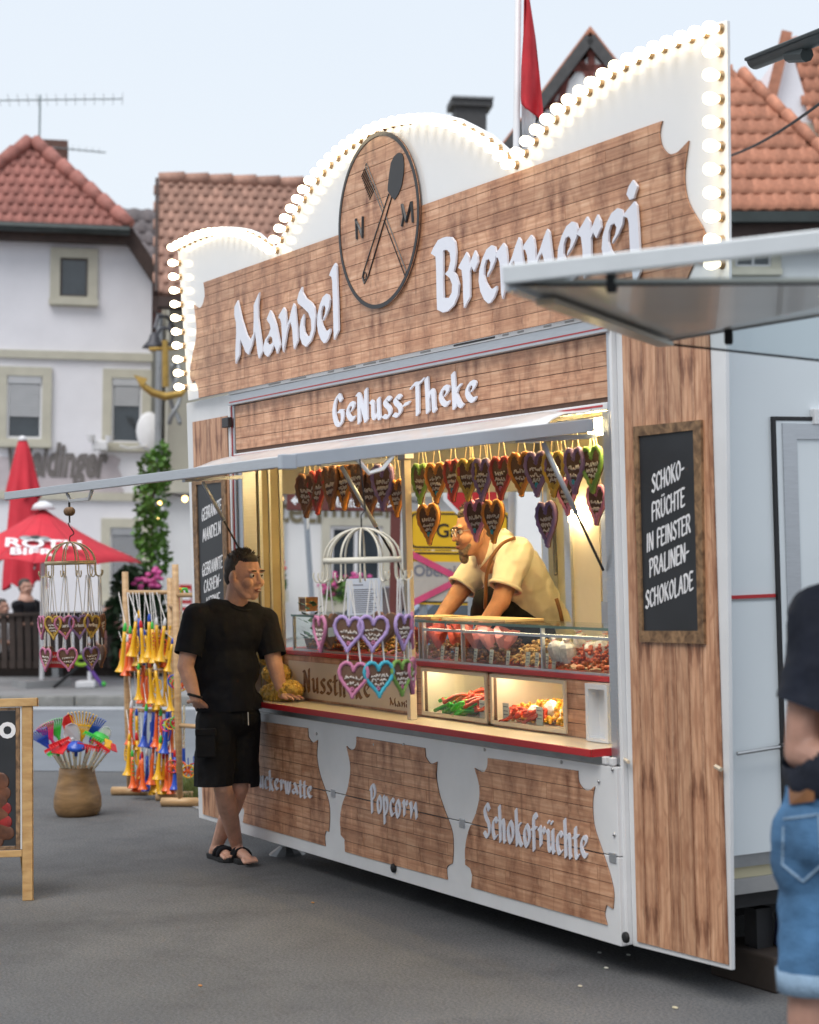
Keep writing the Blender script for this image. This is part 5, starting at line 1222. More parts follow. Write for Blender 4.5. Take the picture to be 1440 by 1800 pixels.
# ------------------------------------------------------------------ cage hangers with hearts
M['cage_gold'] = pm('cream_gold_wire', (.50, .40, .24), .4, metal=.3, var=.1); M['cage_white'] = pm('cream_white_wire', (.66, .62, .52), .45, var=.08)
def cage(P, R, m, label, group):
    c = empty('heart_cage', label, 'hanger', tuple(P), group); hd = R * .82
    for k in range(12):
        a = 2 * math.pi * k / 12
        pts = [(R * math.sin(t) * math.cos(a), R * math.sin(t) * math.sin(a), hd * math.cos(t)) for t in np.linspace(0.02, math.pi / 2, 9)]
        o = MB().tube(pts, .0042, 5).build('wire', m, c, smooth=True)
        hk = [(R, -.0), (R + .002, -.06), (R + .012, -.078), (R + .03, -.08), (R + .042, -.062), (R + .04, -.045)]
        MB().tube([(r * math.cos(a), r * math.sin(a), z) for r, z in smooth2(hk)], .0036, 5).build('hook', m, c, smooth=True)
    MB().lathe([(R - .003, -.012), (R + .004, -.012), (R + .004, .010), (R - .003, .010), (R - .003, -.012)], 40, cap=False).build('ring', m, c, smooth=True)
    return c
def smooth2(P): return [(q.x, q.y) for q in smooth_line([(a, b, 0) for a, b in P], 4)]
depL = 11.05; P1 = Vector(dep(124, 989, depL)); RL = .143
c1 = cage(P1, RL, M['cage_gold'], 'gold wire cage hanger at the far corner of the raised hatch', 'cage hangers on the hatch')
topL = P1 + Vector((0, 0, RL * .82))
hkz = zt(FY) - .05
MB().tube([tuple(q) for q in smooth_line([(0, 0, RL * .82), (0, 0, RL * .82 + .03), (.018, .018, RL * .82 + .05), (.0, .0, RL * .82 + .09), (-.006, -.006, RL * .82 + .11)], 5)], .0035, 5).build('s_hook', M['black'], c1)
dsc = MB().lathe([(.0, -.012), (.026, -.012), (.026, .012), (.0, .012)], 16, M=Matrix(((0, 0, .88, 0), (1, 0, .47, 0), (0, 1, 0, RL * .82 + .175), (0, 0, 0, 1))), cap=False); dsc.build('pulley', M['frame_wood'], c1, smooth=True)
MB().tube([(0, 0, RL * .82 + .11), (0, 0, RL * .82 + .22), (.004, .0, RL * .82 + .25), (0, 0, hkz - P1.z + .005)], [.005, .007, .003, .003], 6).build('chain', M['black'], c1)
def ringspot(P, R, ang, dz): return Vector((P.x + R * math.cos(ang), P.y + R * math.sin(ang), P.z + dz))
cam_ang = math.atan2(CP[1] - P1.y, CP[0] - P1.x)
listL = [(-1.25, 'pink', 'Ich', 0), (-.62, 'yellow', None, 0), (-.22, 'pink', 'Herzl', 0), (.22, 'purple', 'Urlaub', 0), (.66, 'yellow', 'Darling', 0), (1.3, 'brown', None, 0), (2.6, 'brown', None, 0), (-2.4, 'brown', None, 0),
         (-1.0, 'pink', None, 1), (-.15, 'pink', None, 1), (.62, 'purple', None, 1), (2.0, 'brown', None, 1), (-2.2, 'brown', None, 1)]
for i, (a, c, wd_, row) in enumerate(listL):
    ang = cam_ang + a; p = ringspot(P1, RL + .03, ang, -.365 if row == 0 else -.545); pos = 'upper' if row == 0 else 'lower'
    yaw = ang + math.pi / 2
    side = 'facing the street' if abs(a) < 1 else 'turned away'
    heart(p, .116, c, f'{c} iced heart {side}, {ordn[i % 8 if row == 0 else i - 8]} around the {pos} ring of the gold cage', 'hearts on the gold cage', yaw, random.uniform(-.1, .1), i + 60, [tuple(ringspot(P1, RL + .03, ang, -.075))], 'yellow', M['rope'], word=wd_ if row == 0 else None)
depR = 7.35; P2 = Vector(dep(637, 984, depR)); RR = .146
c2 = cage(P2, RR, M['cage_white'], 'cream white wire cage hanger near the right corner of the raised hatch', 'cage hangers on the hatch')
zt2 = zt(P2.y) - .01
MB().tube([(0, 0, RR * .82), (0, 0, RR * .82 + .05), (.012, .012, RR * .82 + .07), (0, 0, zt2 - P2.z)], .003, 5).build('s_hook', M['black'], c2)
cam_ang = math.atan2(CP[1] - P2.y, CP[0] - P2.x)
listR = [(-1.15, 'pink', None, 0), (-.33, 'lilac', 'Super', 0), (.18, 'lilac', 'Darling', 0), (.95, 'lilac', None, 0), (1.5, 'pink', None, 0), (2.7, 'brown', None, 0), (-2.3, 'brown', None, 0),
         (-.25, 'pink', 'Gaudi', 1), (.28, 'teal', 'Bin treu', 1), (.85, 'green', None, 1), (1.35, 'pink', None, 1)]
for i, (a, c, wd_, row) in enumerate(listR):
    ang = cam_ang + a; p = ringspot(P2, RR + .03, ang, -.275 if row == 0 else -.445); pos = 'upper' if row == 0 else 'lower'
    heart(p, .118, c, f'{c} iced heart, {ordn[i if row == 0 else i - 7]} around the {pos} ring of the white cage', 'hearts on the white cage', ang + math.pi / 2, random.uniform(-.1, .1), i + 80, [tuple(ringspot(P2, RR + .03, ang, -.075))], 'pink', M['rope'], word=None)
rs = Vector(dep(108, 1160, 11.0)); rt = MB().box(-.072, .072, -.003, .003, -.045, .045).build('price_tag', M['red']); rt.location = tuple(rs); rt.rotation_euler = (0, .06, math.atan2(RC[0][1], RC[0][0])); tag(rt, 'red tag with two white lines under the gold cage', 'tag')
for z in (.012, -.022):
    q = MB(); x = -.06
    while x < .055: q.tube([(x, -.004, z), (x + .008, -.004, z + .016), (x + .012, -.004, z)], .0022, 4); x += .0135
    q.build('script_line', M['film'], rt)
MB().tube([(0, 0, .045), (.01, 0, .12)], .002, 4).build('band', M['rope'], rt)
# paper notice behind the white cage
pn = Vector(dep(641, 1049, 7.6)); nb = MB().box(-.07, .07, -.001, .001, -.072, .072).build('paper_notice', pm('paper', (.66, .70, .78), .6, var=.03)); nb.location = tuple(pn); nb.rotation_euler = (0, 0, math.atan2(RC[0][1], RC[0][0]) + .1); tag(nb, 'typed white paper sheet taped behind the white cage', 'paper')
for k in range(13):
    q = MB().box(-.05, .05 - (k * 7 % 5) * .006, -.0018, -.0012, .035 - k * .008, .0382 - k * .008) if k else MB().box(-.05, -.005, -.0018, -.0012, .045, .049)
    q.build('text_line', pm('print_grey', (.2, .2, .24), .7) if k == 0 else bpy.data.materials['print_grey'], nb)
MB().tube([(0, 0, .07), (0, 0, .2)], .0015, 4).build('thread', M['rope'], nb)
# ------------------------------------------------------------------ goods on the counter and in the cases
def heap(name, x0, x1, y0, y1, z0, hgt, n, r, m, label, cat, group=None, sq=(1, 1, 1)):
    b = MB()
    for k in range(n):
        x, y = random.uniform(x0, x1), random.uniform(y0, y1); e = 1 - max(abs(x - (x0 + x1) / 2) / (x1 - x0) * 2, abs(y - (y0 + y1) / 2) / (y1 - y0) * 2) ** 3
        b.ball((x, y, z0 + r + random.random() ** .5 * hgt * e), r * random.uniform(.75, 1.2), 6, 4, sq, Matrix.Rotation(random.uniform(0, 3), 4, 'Z'))
    o = b.build(name, m, None, smooth=True); tag(o, label, cat, group, 'stuff'); return o
M['nut'] = pm('sugared_nut', (.22, .095, .03), .45, var=.5, scale=50); M['nut_red'] = pm('red_sugared_nut', (.40, .06, .02), .4, var=.4, scale=50); M['cashew'] = pm('cashew', (.45, .27, .10), .5, var=.3, scale=50)
for i, (a, b, m, lab) in enumerate(((-1.45, -.75, 'nut', 'heap of dark sugared almonds behind the white cage'), (-.7, -.05, 'cashew', 'heap of light roasted cashews left of the middle post'), (.06, .40, 'nut', 'heap of roasted almonds just right of the middle post'), (.45, .78, 'nut', 'heap of sugared almonds in the second glass bay'), (.80, 1.13, 'cashew', 'heap of candied nuts beside the white bags'), (1.2, 1.68, 'nut_red', 'heap of reddish candied nuts at the right end'))):
    heap('nut_heap', a, b, YD + .04, YD + .28, gz0 + .01, .105, 420, .011, M[m], lab, 'nuts', 'nut heaps in the glass case', (1.25, .8, .8))
M['paper_red'] = pm('red_tissue', (.60, .085, .045), .55, var=.15); M['paper_pink'] = pm('pink_tissue', (.66, .24, .22), .55, var=.12); M['bag'] = pm('printed_clear_bag', (.62, .56, .54), .25, var=.35, scale=45, spec=.7)
def cone_bag(p, h, r, m, label):
    b = MB(); n = 9; V = [(0, 0, 0)]; F = []
    for j, (k, zz) in enumerate(((.45, .35), (.75, .65), (1.0, .95))):
        for i in range(n):
            a = 2 * math.pi * i / n; jag = random.uniform(-.18, .28) if j == 2 else 0; V.append((r * k * math.cos(a) * random.uniform(.8, 1.2), r * k * math.sin(a) * random.uniform(.8, 1.2), h * (zz + jag)))
    for i in range(n): F.append((0, 1 + i, 1 + (i + 1) % n))
    for j in range(2):
        for i in range(n): F.append((1 + j * n + i, 1 + (j + 1) * n + i, 1 + (j + 1) * n + (i + 1) % n, 1 + j * n + (i + 1) % n))
    o = b.add(V, F).build('paper_cone', m); o.location = p; o.rotation_euler = (random.uniform(-.2, .2), random.uniform(-.2, .2), random.uniform(0, 3)); s_ = o.modifiers.new('s', 'SOLIDIFY'); s_.thickness = .002
    tag(o, label, 'paper bag', 'paper cones of nuts')
cl_ = ['leftmost', 'second', 'third', 'fourth', 'fifth', 'sixth', 'seventh']
for i, (u, v, m) in enumerate(((748, 1118, 'paper_red'), (772, 1128, 'paper_red'), (800, 1110, 'paper_red'), (820, 1116, 'paper_red'), (866, 1114, 'paper_pink'), (886, 1114, 'paper_pink'), (842, 1126, 'paper_pink'))):
    p = onY(u, v + 22, YD + .09); cone_bag((float(p[0]), float(p[1]), gz0 + .045), .135, .06, M[m], f'{"red" if m == "paper_red" else "pink"} tissue cone, {cl_[i]} placed in the glass case')
for i in range(12):
    x = 1.19 + .043 * i + random.uniform(-.01, .01); yv = YD + random.choice((.06, .14, .22)); b = MB(); hh2 = random.uniform(.11, .16)
    b.lathe([(.028, 0), (.038, .03), (.040, .07), (.03, hh2 * .75), (.012, hh2 * .85), (.022, hh2)], 7); o = b.build('sweet_bag', M['bag'], None, smooth=False); o.location = (x, yv, gz0 + .03 + random.random() * .03); o.rotation_euler = (random.uniform(-.25, .25), random.uniform(-.25, .25), random.random() * 3); tag(o, f'small tied clear bag of sweets, {ordn[i]} from the left in the right glass bay', 'bag', 'sweet bags in the glass case')
    q = MB().lathe([(.013, hh2 * .83), (.013, hh2 * .87)], 7).build('red_tie', M['paper_red'], o)
M['card'] = pm('white_card', (.66, .64, .58), .6, var=.05)
for i, u in enumerate((724, 749, 777, 802, 835, 863, 892, 927, 943, 960, 973)):
    p = onY(u, 1160 + (u - 724) * .035, YD + .03); c = MB().box(-.016, .016, -.001, .001, 0, .068).build('price_card', M['card']); c.location = (float(p[0]), YD + .03, gz0 + .0095); c.rotation_euler = (-.12, 0, random.uniform(-.1, .1)); tag(c, f'small white price card, {ordn[i]} from the left in the glass case', 'price card', 'price cards in the glass case')
    for z in (.05, .034, .02): MB().box(-.011, .011, -.0016, -.0011, z, z + .004).build('text_line', bpy.data.materials['print_grey'], c)
# sweets in the lit cases
def ropes(name, x0, x1, z0, n, m, label, zh):
    b = MB()
    for k in range(n):
        y = YD + random.uniform(.02, .28); x = random.uniform(x0, x1 - .12); z = z0 + random.random() * zh * (.5 + (y - YD) * 2); ln = random.uniform(.12, .26)
        pts = [(min(x + ln * t, x1), y + .03 * math.sin(3 * t + k), z + .016 * math.sin(5 * t + k) + .01 * t) for t in np.linspace(0, 1, 8)]
        b.tube(pts, .0095, 6)
    o = b.build(name, m, None, smooth=True); tag(o, label, 'sweets', None, 'stuff')
M['gum_g'] = pm('green_gum', (.06, .50, .05), .25, var=.15, spec=.6); M['gum_r'] = pm('red_gum', (.62, .06, .02), .25, var=.15, spec=.6); M['gum_y'] = pm('yellow_gum', (.75, .36, .02), .3, var=.3, scale=60)
ropes('green_gum_ropes', .06, .60, .966, 95, M['gum_g'], 'pile of bright green gum ropes in the left lit case', .075)
ropes('red_gum_ropes', .12, .665, 1.0, 60, M['gum_r'], 'pile of red gum ropes at the back of the left lit case', .07)
ropes('red_gum_ropes', .75, 1.1, .975, 50, M['gum_r'], 'pile of red gum ropes in the right lit case', .06)
heap('gum_sweets', .76, 1.30, YD + .03, YD + .3, .962, .09, 380, .012, M['gum_y'], 'loose yellow and orange gum sweets in the right lit case', 'sweets')
M['clearbag'] = pm('frosted_clear_bag', (.74, .70, .66), .2, var=.12, scale=40, spec=.8)
for i, (x, z) in enumerate(((1.0, .985), (1.10, 1.01), (1.22, .99), (1.31, 1.03), (1.28, .975), (1.16, .97))):
    b = MB().ball((0, 0, 0), .052, 9, 6, (1.1, .6, .8)); b.v = [tuple(c * random.uniform(.82, 1.15) for c in p) for p in b.v]; o = b.build('sweet_bag', M['clearbag']); o.location = (x, YD + .06 + .03 * (i % 3), z + .02); tag(o, ['leftmost crumpled clear bag in the right lit case', 'crumpled clear bag leaning high in the right lit case', 'crumpled clear bag low beside the orange sweets', 'topmost crumpled clear bag at the right end of the lit case', 'lowest crumpled clear bag at the right end of the lit case', 'crumpled clear bag at the bottom middle of the right lit case'][i], 'bag', 'clear bags in the lit case')
for i, x in enumerate((.60, .82, 1.12)):
    c = MB().box(-.028, .028, -.001, .001, 0, .085).build('price_card', M['card']); c.location = (x, YD + .012, .9635); tag(c, ['white price card before the green gum ropes', 'white price card before the red gum ropes', 'white price card before the clear bags in the lit case'][i], 'price card', 'price cards in the lit cases')
    for z in (.065, .045, .028): MB().box(-.02, .02, -.0016, -.0011, z, z + .005).build('text_line', bpy.data.materials['print_grey'], c)
# popcorn bags at the far end of the counter
M['popcorn'] = pm('popcorn', (.58, .36, .07), .6, var=.45, scale=30)
for i, (u, v, rx, rz, lab) in enumerate(((484, 1220, .13, .055, 'lowest popcorn bag lying on the counter'), (507, 1213, .12, .05, 'popcorn bag beside the leaning hand'), (486, 1184, .115, .052, 'popcorn bag in the middle of the pile'), (478, 1155, .09, .05, 'topmost popcorn bag on the pile'))):
    p = Vector(onY(u, v, .02 + .03 * i)); b = MB()
    for k in range(260):
        d = Vector((random.gauss(0, 1), random.gauss(0, 1), random.gauss(0, 1))).normalized(); b.ball((d.x * rx, d.y * .07, d.z * rz), .0115 * random.uniform(.7, 1.25), 5, 4)
    b.ball((0, 0, 0), 1, 12, 8, (rx * .97, .068, rz * .97)); o = b.build('popcorn_bag', M['popcorn'], None, smooth=True); o.location = p; tag(o, lab, 'popcorn bag', 'popcorn bags on the counter')
# odds and ends on the glass shelf and inside
M['till'] = pm('grey_till', (.16, .17, .18), .35, var=.15)
tl = empty('weighing_scale', 'dark grey scale standing behind the glass near the popcorn', 'scale', (-1.38, .42, gz0)); MB().box(-.14, .14, -.1, .1, 0, .1).build('base', M['till'], tl, bevel=.01); MB().box(-.03, .03, .05, .09, .1, .2).build('column', M['till'], tl); MB().box(-.13, .13, .02, .1, .12, .2, Matrix.Rotation(-.4, 4, 'X')).build('display', M['till'], tl, bevel=.006); MB().box(-.16, .16, -.12, .04, .101, .115).build('pan', M['steel'], tl)
bx = MB().box(-.05, .05, -.04, .04, 0, .085).build('brown_tin', pm('brown_card_tin', (.22, .10, .04), .5, var=.3, scale=20)); p = onY(543, 1075, .45); bx.location = (float(p[0]), .45, gz1 + .001); tag(bx, 'small brown box on the glass shelf at the left end', 'box')
MB().prism([[(-.052, -.001), (.052, -.001), (.052, .087), (-.052, .087)], [(-.043, .008), (.043, .008), (.043, .078), (-.043, .078)]], -.044, -.0405).build('gold_rim', M['cream'], bx)
for i, (a, b) in enumerate(((.10, .72), (-.30, -.02))):
    o = MB().box(a, b, YD + .08, YD + .3, gz1 + .001, gz1 + .012).build('paper_stack', pm('parchment', (.62, .50, .30), .6, var=.1)); tag(o, 'flat stack of parchment bags on the glass shelf before the vendor' if i == 0 else 'short stack of parchment left of the middle post', 'paper')
o = empty('hanging_board', 'warm-lit wooden name board hanging at the far end inside', 'sign', tuple(onY(513, 843, .5))); q = MB(); P = [Vector(onY(u, v, .5)) - Vector(onY(513, 843, .5)) for u, v in ((462, 830), (478, 856), (524, 853), (536, 826), (500, 815))]
q.prism([[(a.x, a.z) for a in P]], -.012, .012); q.build('board', rough_wood('varnished_board', (.32, .15, .03), (.58, .32, .07), (2, 2, 9)), o); MB().ball((.12, -.016, -.02), .05, 10, 6, (1.0, .1, .45)).build('spoon_mark', M['black'], o, smooth=True); MB().tube([(-.05, -.014, -.02), (.02, -.014, .0)], .004, 4).build('mark_line', M['black'], o); MB().tube([(-.15, 0, .03), (-.15, 0, 2.45 - float(onY(513, 843, .5)[2]))], .003, 4).build('cord', M['rope_warm'], o)
pt = empty('small_plant', 'small dark green plant standing left of the scale', 'plant', (-1.62, .3, gz0)); b = MB()
for k in range(40):
    a, h2_ = random.uniform(0, 6.28), random.uniform(.02, .26); r = random.uniform(.01, .06); c = Vector((r * math.cos(a), r * math.sin(a), h2_)); d = Vector((math.cos(a), math.sin(a), .6)).normalized() * .045; s_ = Vector((-math.sin(a), math.cos(a), 0)) * .018; b.add([c - s_ * .2, c + d * .5 - s_, c + d, c + d * .5 + s_], [(0, 1, 2, 3)])
b.build('leaves', pm('dark_leaf', (.025, .10, .05), .5, var=.4, scale=20), pt); MB().lathe([(.03, 0), (.045, .06)], 10).build('pot', M['till'], pt)
# ------------------------------------------------------------------ wooden pot of toy garden tools
M['turned'] = rough_wood('turned_wood', (.14, .075, .028), (.33, .195, .085), (1, 1, 4), 5, .5)
PB = Vector(onZ(137, 1433)); po = empty('wooden_pot', 'bulbous turned wooden pot on the asphalt', 'pot', tuple(PB)); k_ = 13.36 / 3400
pr_ = [(34, 0), (39, 6), (42, 16), (42, 30), (39, 44), (35, 58), (32, 72), (31, 84), (28.5, 85), (27, 70), (20, 60)]
MB().lathe([(r * k_, z * k_) for r, z in pr_], 28).build('turned_body', M['turned'], po, smooth=True)
TC = {k: pm('toy_' + k, c, .3, var=.06, spec=.6) for k, c in dict(red=(.62, .015, .02), blue=(.015, .075, .48), yellow=(.80, .44, .01), green=(.05, .50, .06), orange=(.80, .13, .02), pink=(.68, .03, .16), white=(.72, .72, .74), lime=(.35, .62, .03)).items()}
def dots():
    m, n, b = nm('dotted_stick'); v = n.nodes.new('ShaderNodeTexVoronoi'); v.inputs['Scale'].default_value = 70; t = n.nodes.new('ShaderNodeTexCoord'); L(n, t.outputs['Object'], v.inputs['Vector'])
    r = n.nodes.new('ShaderNodeValToRGB'); r.color_ramp.interpolation = 'CONSTANT'; E = r.color_ramp.elements; E[0].color = (.5, .06, .03, 1); E[1].position = .3; E[1].color = (.66, .62, .50, 1); E.new(.22).color = (.65, .4, .03, 1)
    L(n, v.outputs['Distance'], r.inputs[0]); L(n, r.outputs[0], b.inputs['Base Color']); b.inputs['Roughness'].default_value = .4; return m
M['stick'] = dots()
RH = Vector((RC[0][0], RC[0][1], 0)).normalized(); FH = Vector((RC[2][0], RC[2][1], 0)).normalized()
TOOLN = {}
def tool(kind, col, u, v, ang, sc=1.0, dt=0.):
    """head centre at pixel (u,v); built in a plane facing the street"""
    head = Vector(dep(u, v, 13.36 + dt)); base = PB + RH * ((u - 137) * k_ * .22) + FH * (dt * .5) + Vector((0, 0, .24)); d = (head - base).normalized()
    TOOLN[(kind, col)] = TOOLN.get((kind, col), 0) + 1; nth = TOOLN[(kind, col)]
    t = empty('toy_' + kind.replace(' ', '_'), f'{col} plastic toy {kind} in the pot' + ('' if nth == 1 else f', {["", "", "second", "third", "fourth"][nth]} of its kind') + (' leaning left' if u < 120 else ' leaning right' if u > 155 else ' standing upright'), 'toy', tuple(base), 'toy garden tools in the wooden pot')
    MB().tube([(0, 0, 0), head - base], .0085, 6).build('stick', M['stick'], t)
    h = head - base; zx = d; xx = (RH * math.cos(ang) + FH * math.sin(ang)); xx = (xx - zx * xx.dot(zx)).normalized(); yy = zx.cross(xx); b = MB()
    P = lambda x, y, z: h + xx * x * sc + yy * y * sc + zx * z * sc
    if kind == 'fan rake':
        for k in range(9): a = (k - 4) * .11; b.tube([P(0, 0, -.02), P(math.sin(a) * .17, 0, math.cos(a) * .14), P(math.sin(a) * .185, -.02, math.cos(a) * .155)], .0048, 5)
        b.beam(P(-.05, 0, .075), P(.05, 0, .075), .008, .012); b.tube([P(0, 0, -.05), P(0, 0, .02)], .012, 6)
    elif kind == 'rake':
        b.beam(P(-.085, 0, 0), P(.085, 0, 0), .014, .018)
        for k in range(9): x = -.08 + .02 * k; b.tube([P(x, 0, 0), P(x, -.045, -.01)], [.006, .003], 5)
        b.tube([P(0, 0, -.06), P(0, 0, 0)], .011, 6)
    elif kind == 'shovel':
        V = [P(x, y, z) for x, y, z in ((-.05, 0, 0), (.05, 0, 0), (.058, .012, .06), (.04, .0, .12), (0, -.01, .14), (-.04, .0, .12), (-.058, .012, .06))]; b.add(V + [q + yy * .008 for q in V], [(0, 1, 2, 3, 4, 5, 6), (13, 12, 11, 10, 9, 8, 7)] + [(i, (i + 1) % 7, 7 + (i + 1) % 7, 7 + i) for i in range(7)]); b.tube([P(0, 0, -.06), P(0, 0, .03)], .012, 6)
    elif kind == 'hoe':
        b.add([P(-.035, 0, 0), P(.035, 0, 0), P(.045, -.09, -.03), P(-.045, -.09, -.03), P(-.035, .006, .008), P(.035, .006, .008), P(.045, -.085, -.022), P(-.045, -.085, -.022)], [(0, 1, 2, 3), (7, 6, 5, 4), (0, 4, 5, 1), (1, 5, 6, 2), (2, 6, 7, 3), (3, 7, 4, 0)]); b.tube([P(0, 0, -.06), P(0, 0, .005)], .012, 6)
    else:
        b.lathe([(.0, .03), (.05, .02), (.066, -.005), (.05, -.012), (.012, -.02), (.012, -.07)], 16, M=Matrix(((xx.x, yy.x, zx.x, h.x), (xx.y, yy.y, zx.y, h.y), (xx.z, yy.z, zx.z, h.z), (0, 0, 0, 1))))
    b.build('head', TC[col], t, smooth=kind == 'spade')
for a in (('fan rake', 'blue', 84, 1312, 0., .9, 0), ('fan rake', 'pink', 91, 1300, .2, .8, .06), ('fan rake', 'green', 103, 1296, .1, .85, .1), ('fan rake', 'yellow', 143, 1298, 0., 1.25, .05), ('fan rake', 'blue', 161, 1294, .2, .9, .1), ('shovel', 'red', 123, 1283, .7, .8, .1), ('shovel', 'white', 128, 1305, .2, 1.0, .02),
          ('hoe', 'red', 117, 1305, -.6, 1.2, -.05), ('rake', 'red', 104, 1304, .5, .9, -.08), ('spade', 'blue', 134, 1313, 0., 1.0, -.1), ('rake', 'green', 166, 1294, -.3, .9, -.04), ('spade', 'green', 178, 1296, .3, .7, .05), ('shovel', 'white', 180, 1300, .1, .7, .07), ('rake', 'red', 178, 1310, -.4, .9, -.07), ('hoe', 'yellow', 190, 1302, .4, .8, 0), ('hoe', 'red', 199, 1309, .5, .6, -.03), ('rake', 'green', 98, 1318, .6, .8, -.06), ('rake', 'red', 155, 1311, .1, .9, -.09), ('rake', 'red', 92, 1314, .3, .7, -.04)):
    tool(*a)
# ------------------------------------------------------------------ wooden rack with toy trumpets
M['pole'] = rough_wood('pale_turned_wood', (.38, .22, .10), (.58, .39, .21), (1, 1, 5), 6, .5)
Q1, Q2, Q3 = Vector(onZ(228, 1398)), Vector(onZ(307, 1407)), Vector(onZ(317, 1418)); Q4 = Q3 + (Q2 - Q1) * .85
rk = empty('toy_rack', 'pale wooden pole rack hung with toy trumpets', 'rack', tuple(Q1)); R_ = lambda p: tuple(Vector(p) - Q1)
for i, (q, h) in enumerate(((Q1, 1.67), (Q2, 1.62), (Q3, 1.72), (Q4, 1.72))):
    MB().tube([R_(q + Vector((0, 0, .03))), R_(q + Vector((0, 0, .6))), R_(q + Vector((.012, .0, h)))], [.019, .026, .024], 10).build('pole', M['pole'], rk, smooth=True)
    lg_ = FH * -.13 + RH * .03; dL = (RH * .135 - FH * .03) if i != 1 else (RH * .135 - FH * .0)
    MB().tube([R_(q - dL + Vector((0, 0, .032))), R_(q + dL + Vector((0, 0, .032)))], .032, 12).build('foot_log', M['pole'], rk, smooth=True)
def zat(u, v, q): c = RC @ (np.array(q) - CP); return float(dep(u, v, c[2])[2])
bars = [zat(238, y, Q1) for y in (1041, 1110, 1177, 1247)]
for z in bars: MB().tube([R_(Q1 + Vector((0, 0, z))), R_(Q2 + Vector((0, 0, z)))], .016, 8).build('cross_bar', M['pole'], rk, smooth=True)
for v in (1046, 1275): z = zat(318, v, Q3); MB().tube([R_(Q3 + Vector((0, 0, z))), R_(Q4 + Vector((0, 0, z)))], .016, 8).build('cross_bar', M['pole'], rk, smooth=True)
MB().tube([R_(Q2 + Vector((0, 0, bars[0] - .1))), R_(Q3 + Vector((0, 0, bars[0] - .1)))], .014, 8).build('cross_bar', M['pole'], rk, smooth=True)
def trumpet_meshes(kind):
    bell = MB().lathe([(.046, 0), (.042, .006), (.026, .035), (.018, .075), (.0145, .13), (.013, .20), (.012, .262), (.006, .262)], 14).mesh('bell', True)
    mp = MB().lathe([(.010, .262), (.013, .27), (.013, .29), (.008, .315), (.003, .32)], 8).mesh('mouthpiece', True)
    v = MB()
    if kind == 0:
        for s in (1,): v.tube([(.0, 0, .10), (.035 * s, 0, .115), (.04 * s, 0, .17), (.03 * s, 0, .225), (0, 0, .235)], .006, 6)
        for z in (.15, .17, .19): v.tube([(.008, 0, z), (.045, 0, z)], .005, 6)
    elif kind == 1:
        for z in (.11, .14, .17, .20, .23): v.ball((.0, -.013, z), .007, 6, 4)
        v.tube([(.012, 0, .08), (.02, 0, .15), (.012, 0, .24)], .003, 5)
    else:
        v.tube([(0, 0, .08), (-.03, 0, .1), (-.034, 0, .16), (-.02, 0, .2), (0, 0, .21)], .007, 6); v.tube([(0, 0, .1), (.025, 0, .12), (.028, 0, .18), (0, 0, .2)], .006, 6)
    return bell, mp, v.mesh('valves', True)
TM = [trumpet_meshes(k) for k in range(3)]
TLIST = [(120,440,95,765,'yellow','green',1),(155,460,165,755,'orange','green',1),(200,375,165,655,'yellow','white',1),(218,350,225,640,'blue','yellow',1),(190,450,205,720,'yellow','blue',0),(290,375,285,665,'yellow','blue',1),(255,480,300,690,'yellow','blue',0),(340,400,345,680,'yellow','white',0),(400,405,365,690,'yellow','white',1),(440,440,415,675,'yellow','yellow',2),(330,500,340,740,'yellow','orange',2),(455,540,420,760,'yellow','blue',1),(250,680,240,985,'orange','blue',2),(290,700,310,985,'yellow','orange',0),(330,720,365,995,'yellow','white',2),(400,720,405,1005,'yellow','yellow',2),(165,985,155,1275,'orange','white',1),(270,1005,250,1290,'blue','green',2),(320,1010,310,1300,'blue','yellow',2),(345,1010,335,1290,'orange','orange',1),(425,1050,395,1335,'blue','blue',2),(450,1010,460,1295,'yellow','blue',1),(455,1100,440,1330,'orange','white',0),(150,1215,140,1490,'yellow','yellow',0),(200,1210,230,1510,'yellow','red',2),(235,1350,195,1605,'orange','blue',2),(240,1340,245,1590,'orange','red',0),(275,1320,275,1600,'blue','white',2),(320,1300,300,1555,'orange','orange',1),(370,1230,350,1520,'yellow','green',1),(350,1320,345,1610,'yellow','blue',1),(415,1310,415,1600,'orange','red',2),(470,1330,470,1590,'blue','red',1),(100,600,95,735,'orange','red',0),(530,1000,530,1010,'orange','white',1),(525,380,530,520,'orange','white',1),(410,1180,430,1010,'yellow','blue',0)]
TLIST = TLIST[:34] + [(230,420,250,700,'yellow','red',0),(310,430,325,700,'yellow','green',1),(380,480,395,730,'orange','blue',0),(140,520,125,790,'orange','white',1),(215,720,215,960,'yellow','green',1),(270,760,275,1010,'orange','yellow',0),(345,800,350,1030,'yellow','red',1),(430,800,440,1040,'yellow','orange',0),(200,1040,205,1310,'yellow','blue',1),(370,1040,375,1320,'orange','green',0),(170,1330,175,1580,'orange','green',1),(300,1350,320,1625,'yellow','white',0),(390,1340,385,1620,'yellow','red',2),(440,1380,445,1620,'orange','yellow',0)]
d1, d2_ = 14.38, float((RC @ (np.array(Q2) - CP))[2])
used_lab = {}
zone = lambda v: 'top' if v < 800 else 'second' if v < 1100 else 'third' if v < 1400 else 'bottom'
TSEEN = {}
def lab_t(a, b, v):
    k = (a, b, zone(v)); TSEEN[k] = TSEEN.get(k, 0) + 1
    tot = sum(1 for q in TLIST if (q[4], q[5], zone(q[3])) == k)
    w_ = '' if tot == 1 else ordn[sorted(q[2] for q in TLIST if (q[4], q[5], zone(q[3])) == k).index(CUR[0])] + ' '
    return f'{w_}{a} toy trumpet with {b} mouthpiece from the left, {k[2]} rack tier' if tot > 1 else f'{a} toy trumpet with {b} mouthpiece in the {k[2]} tier of the rack'
CUR = [0]
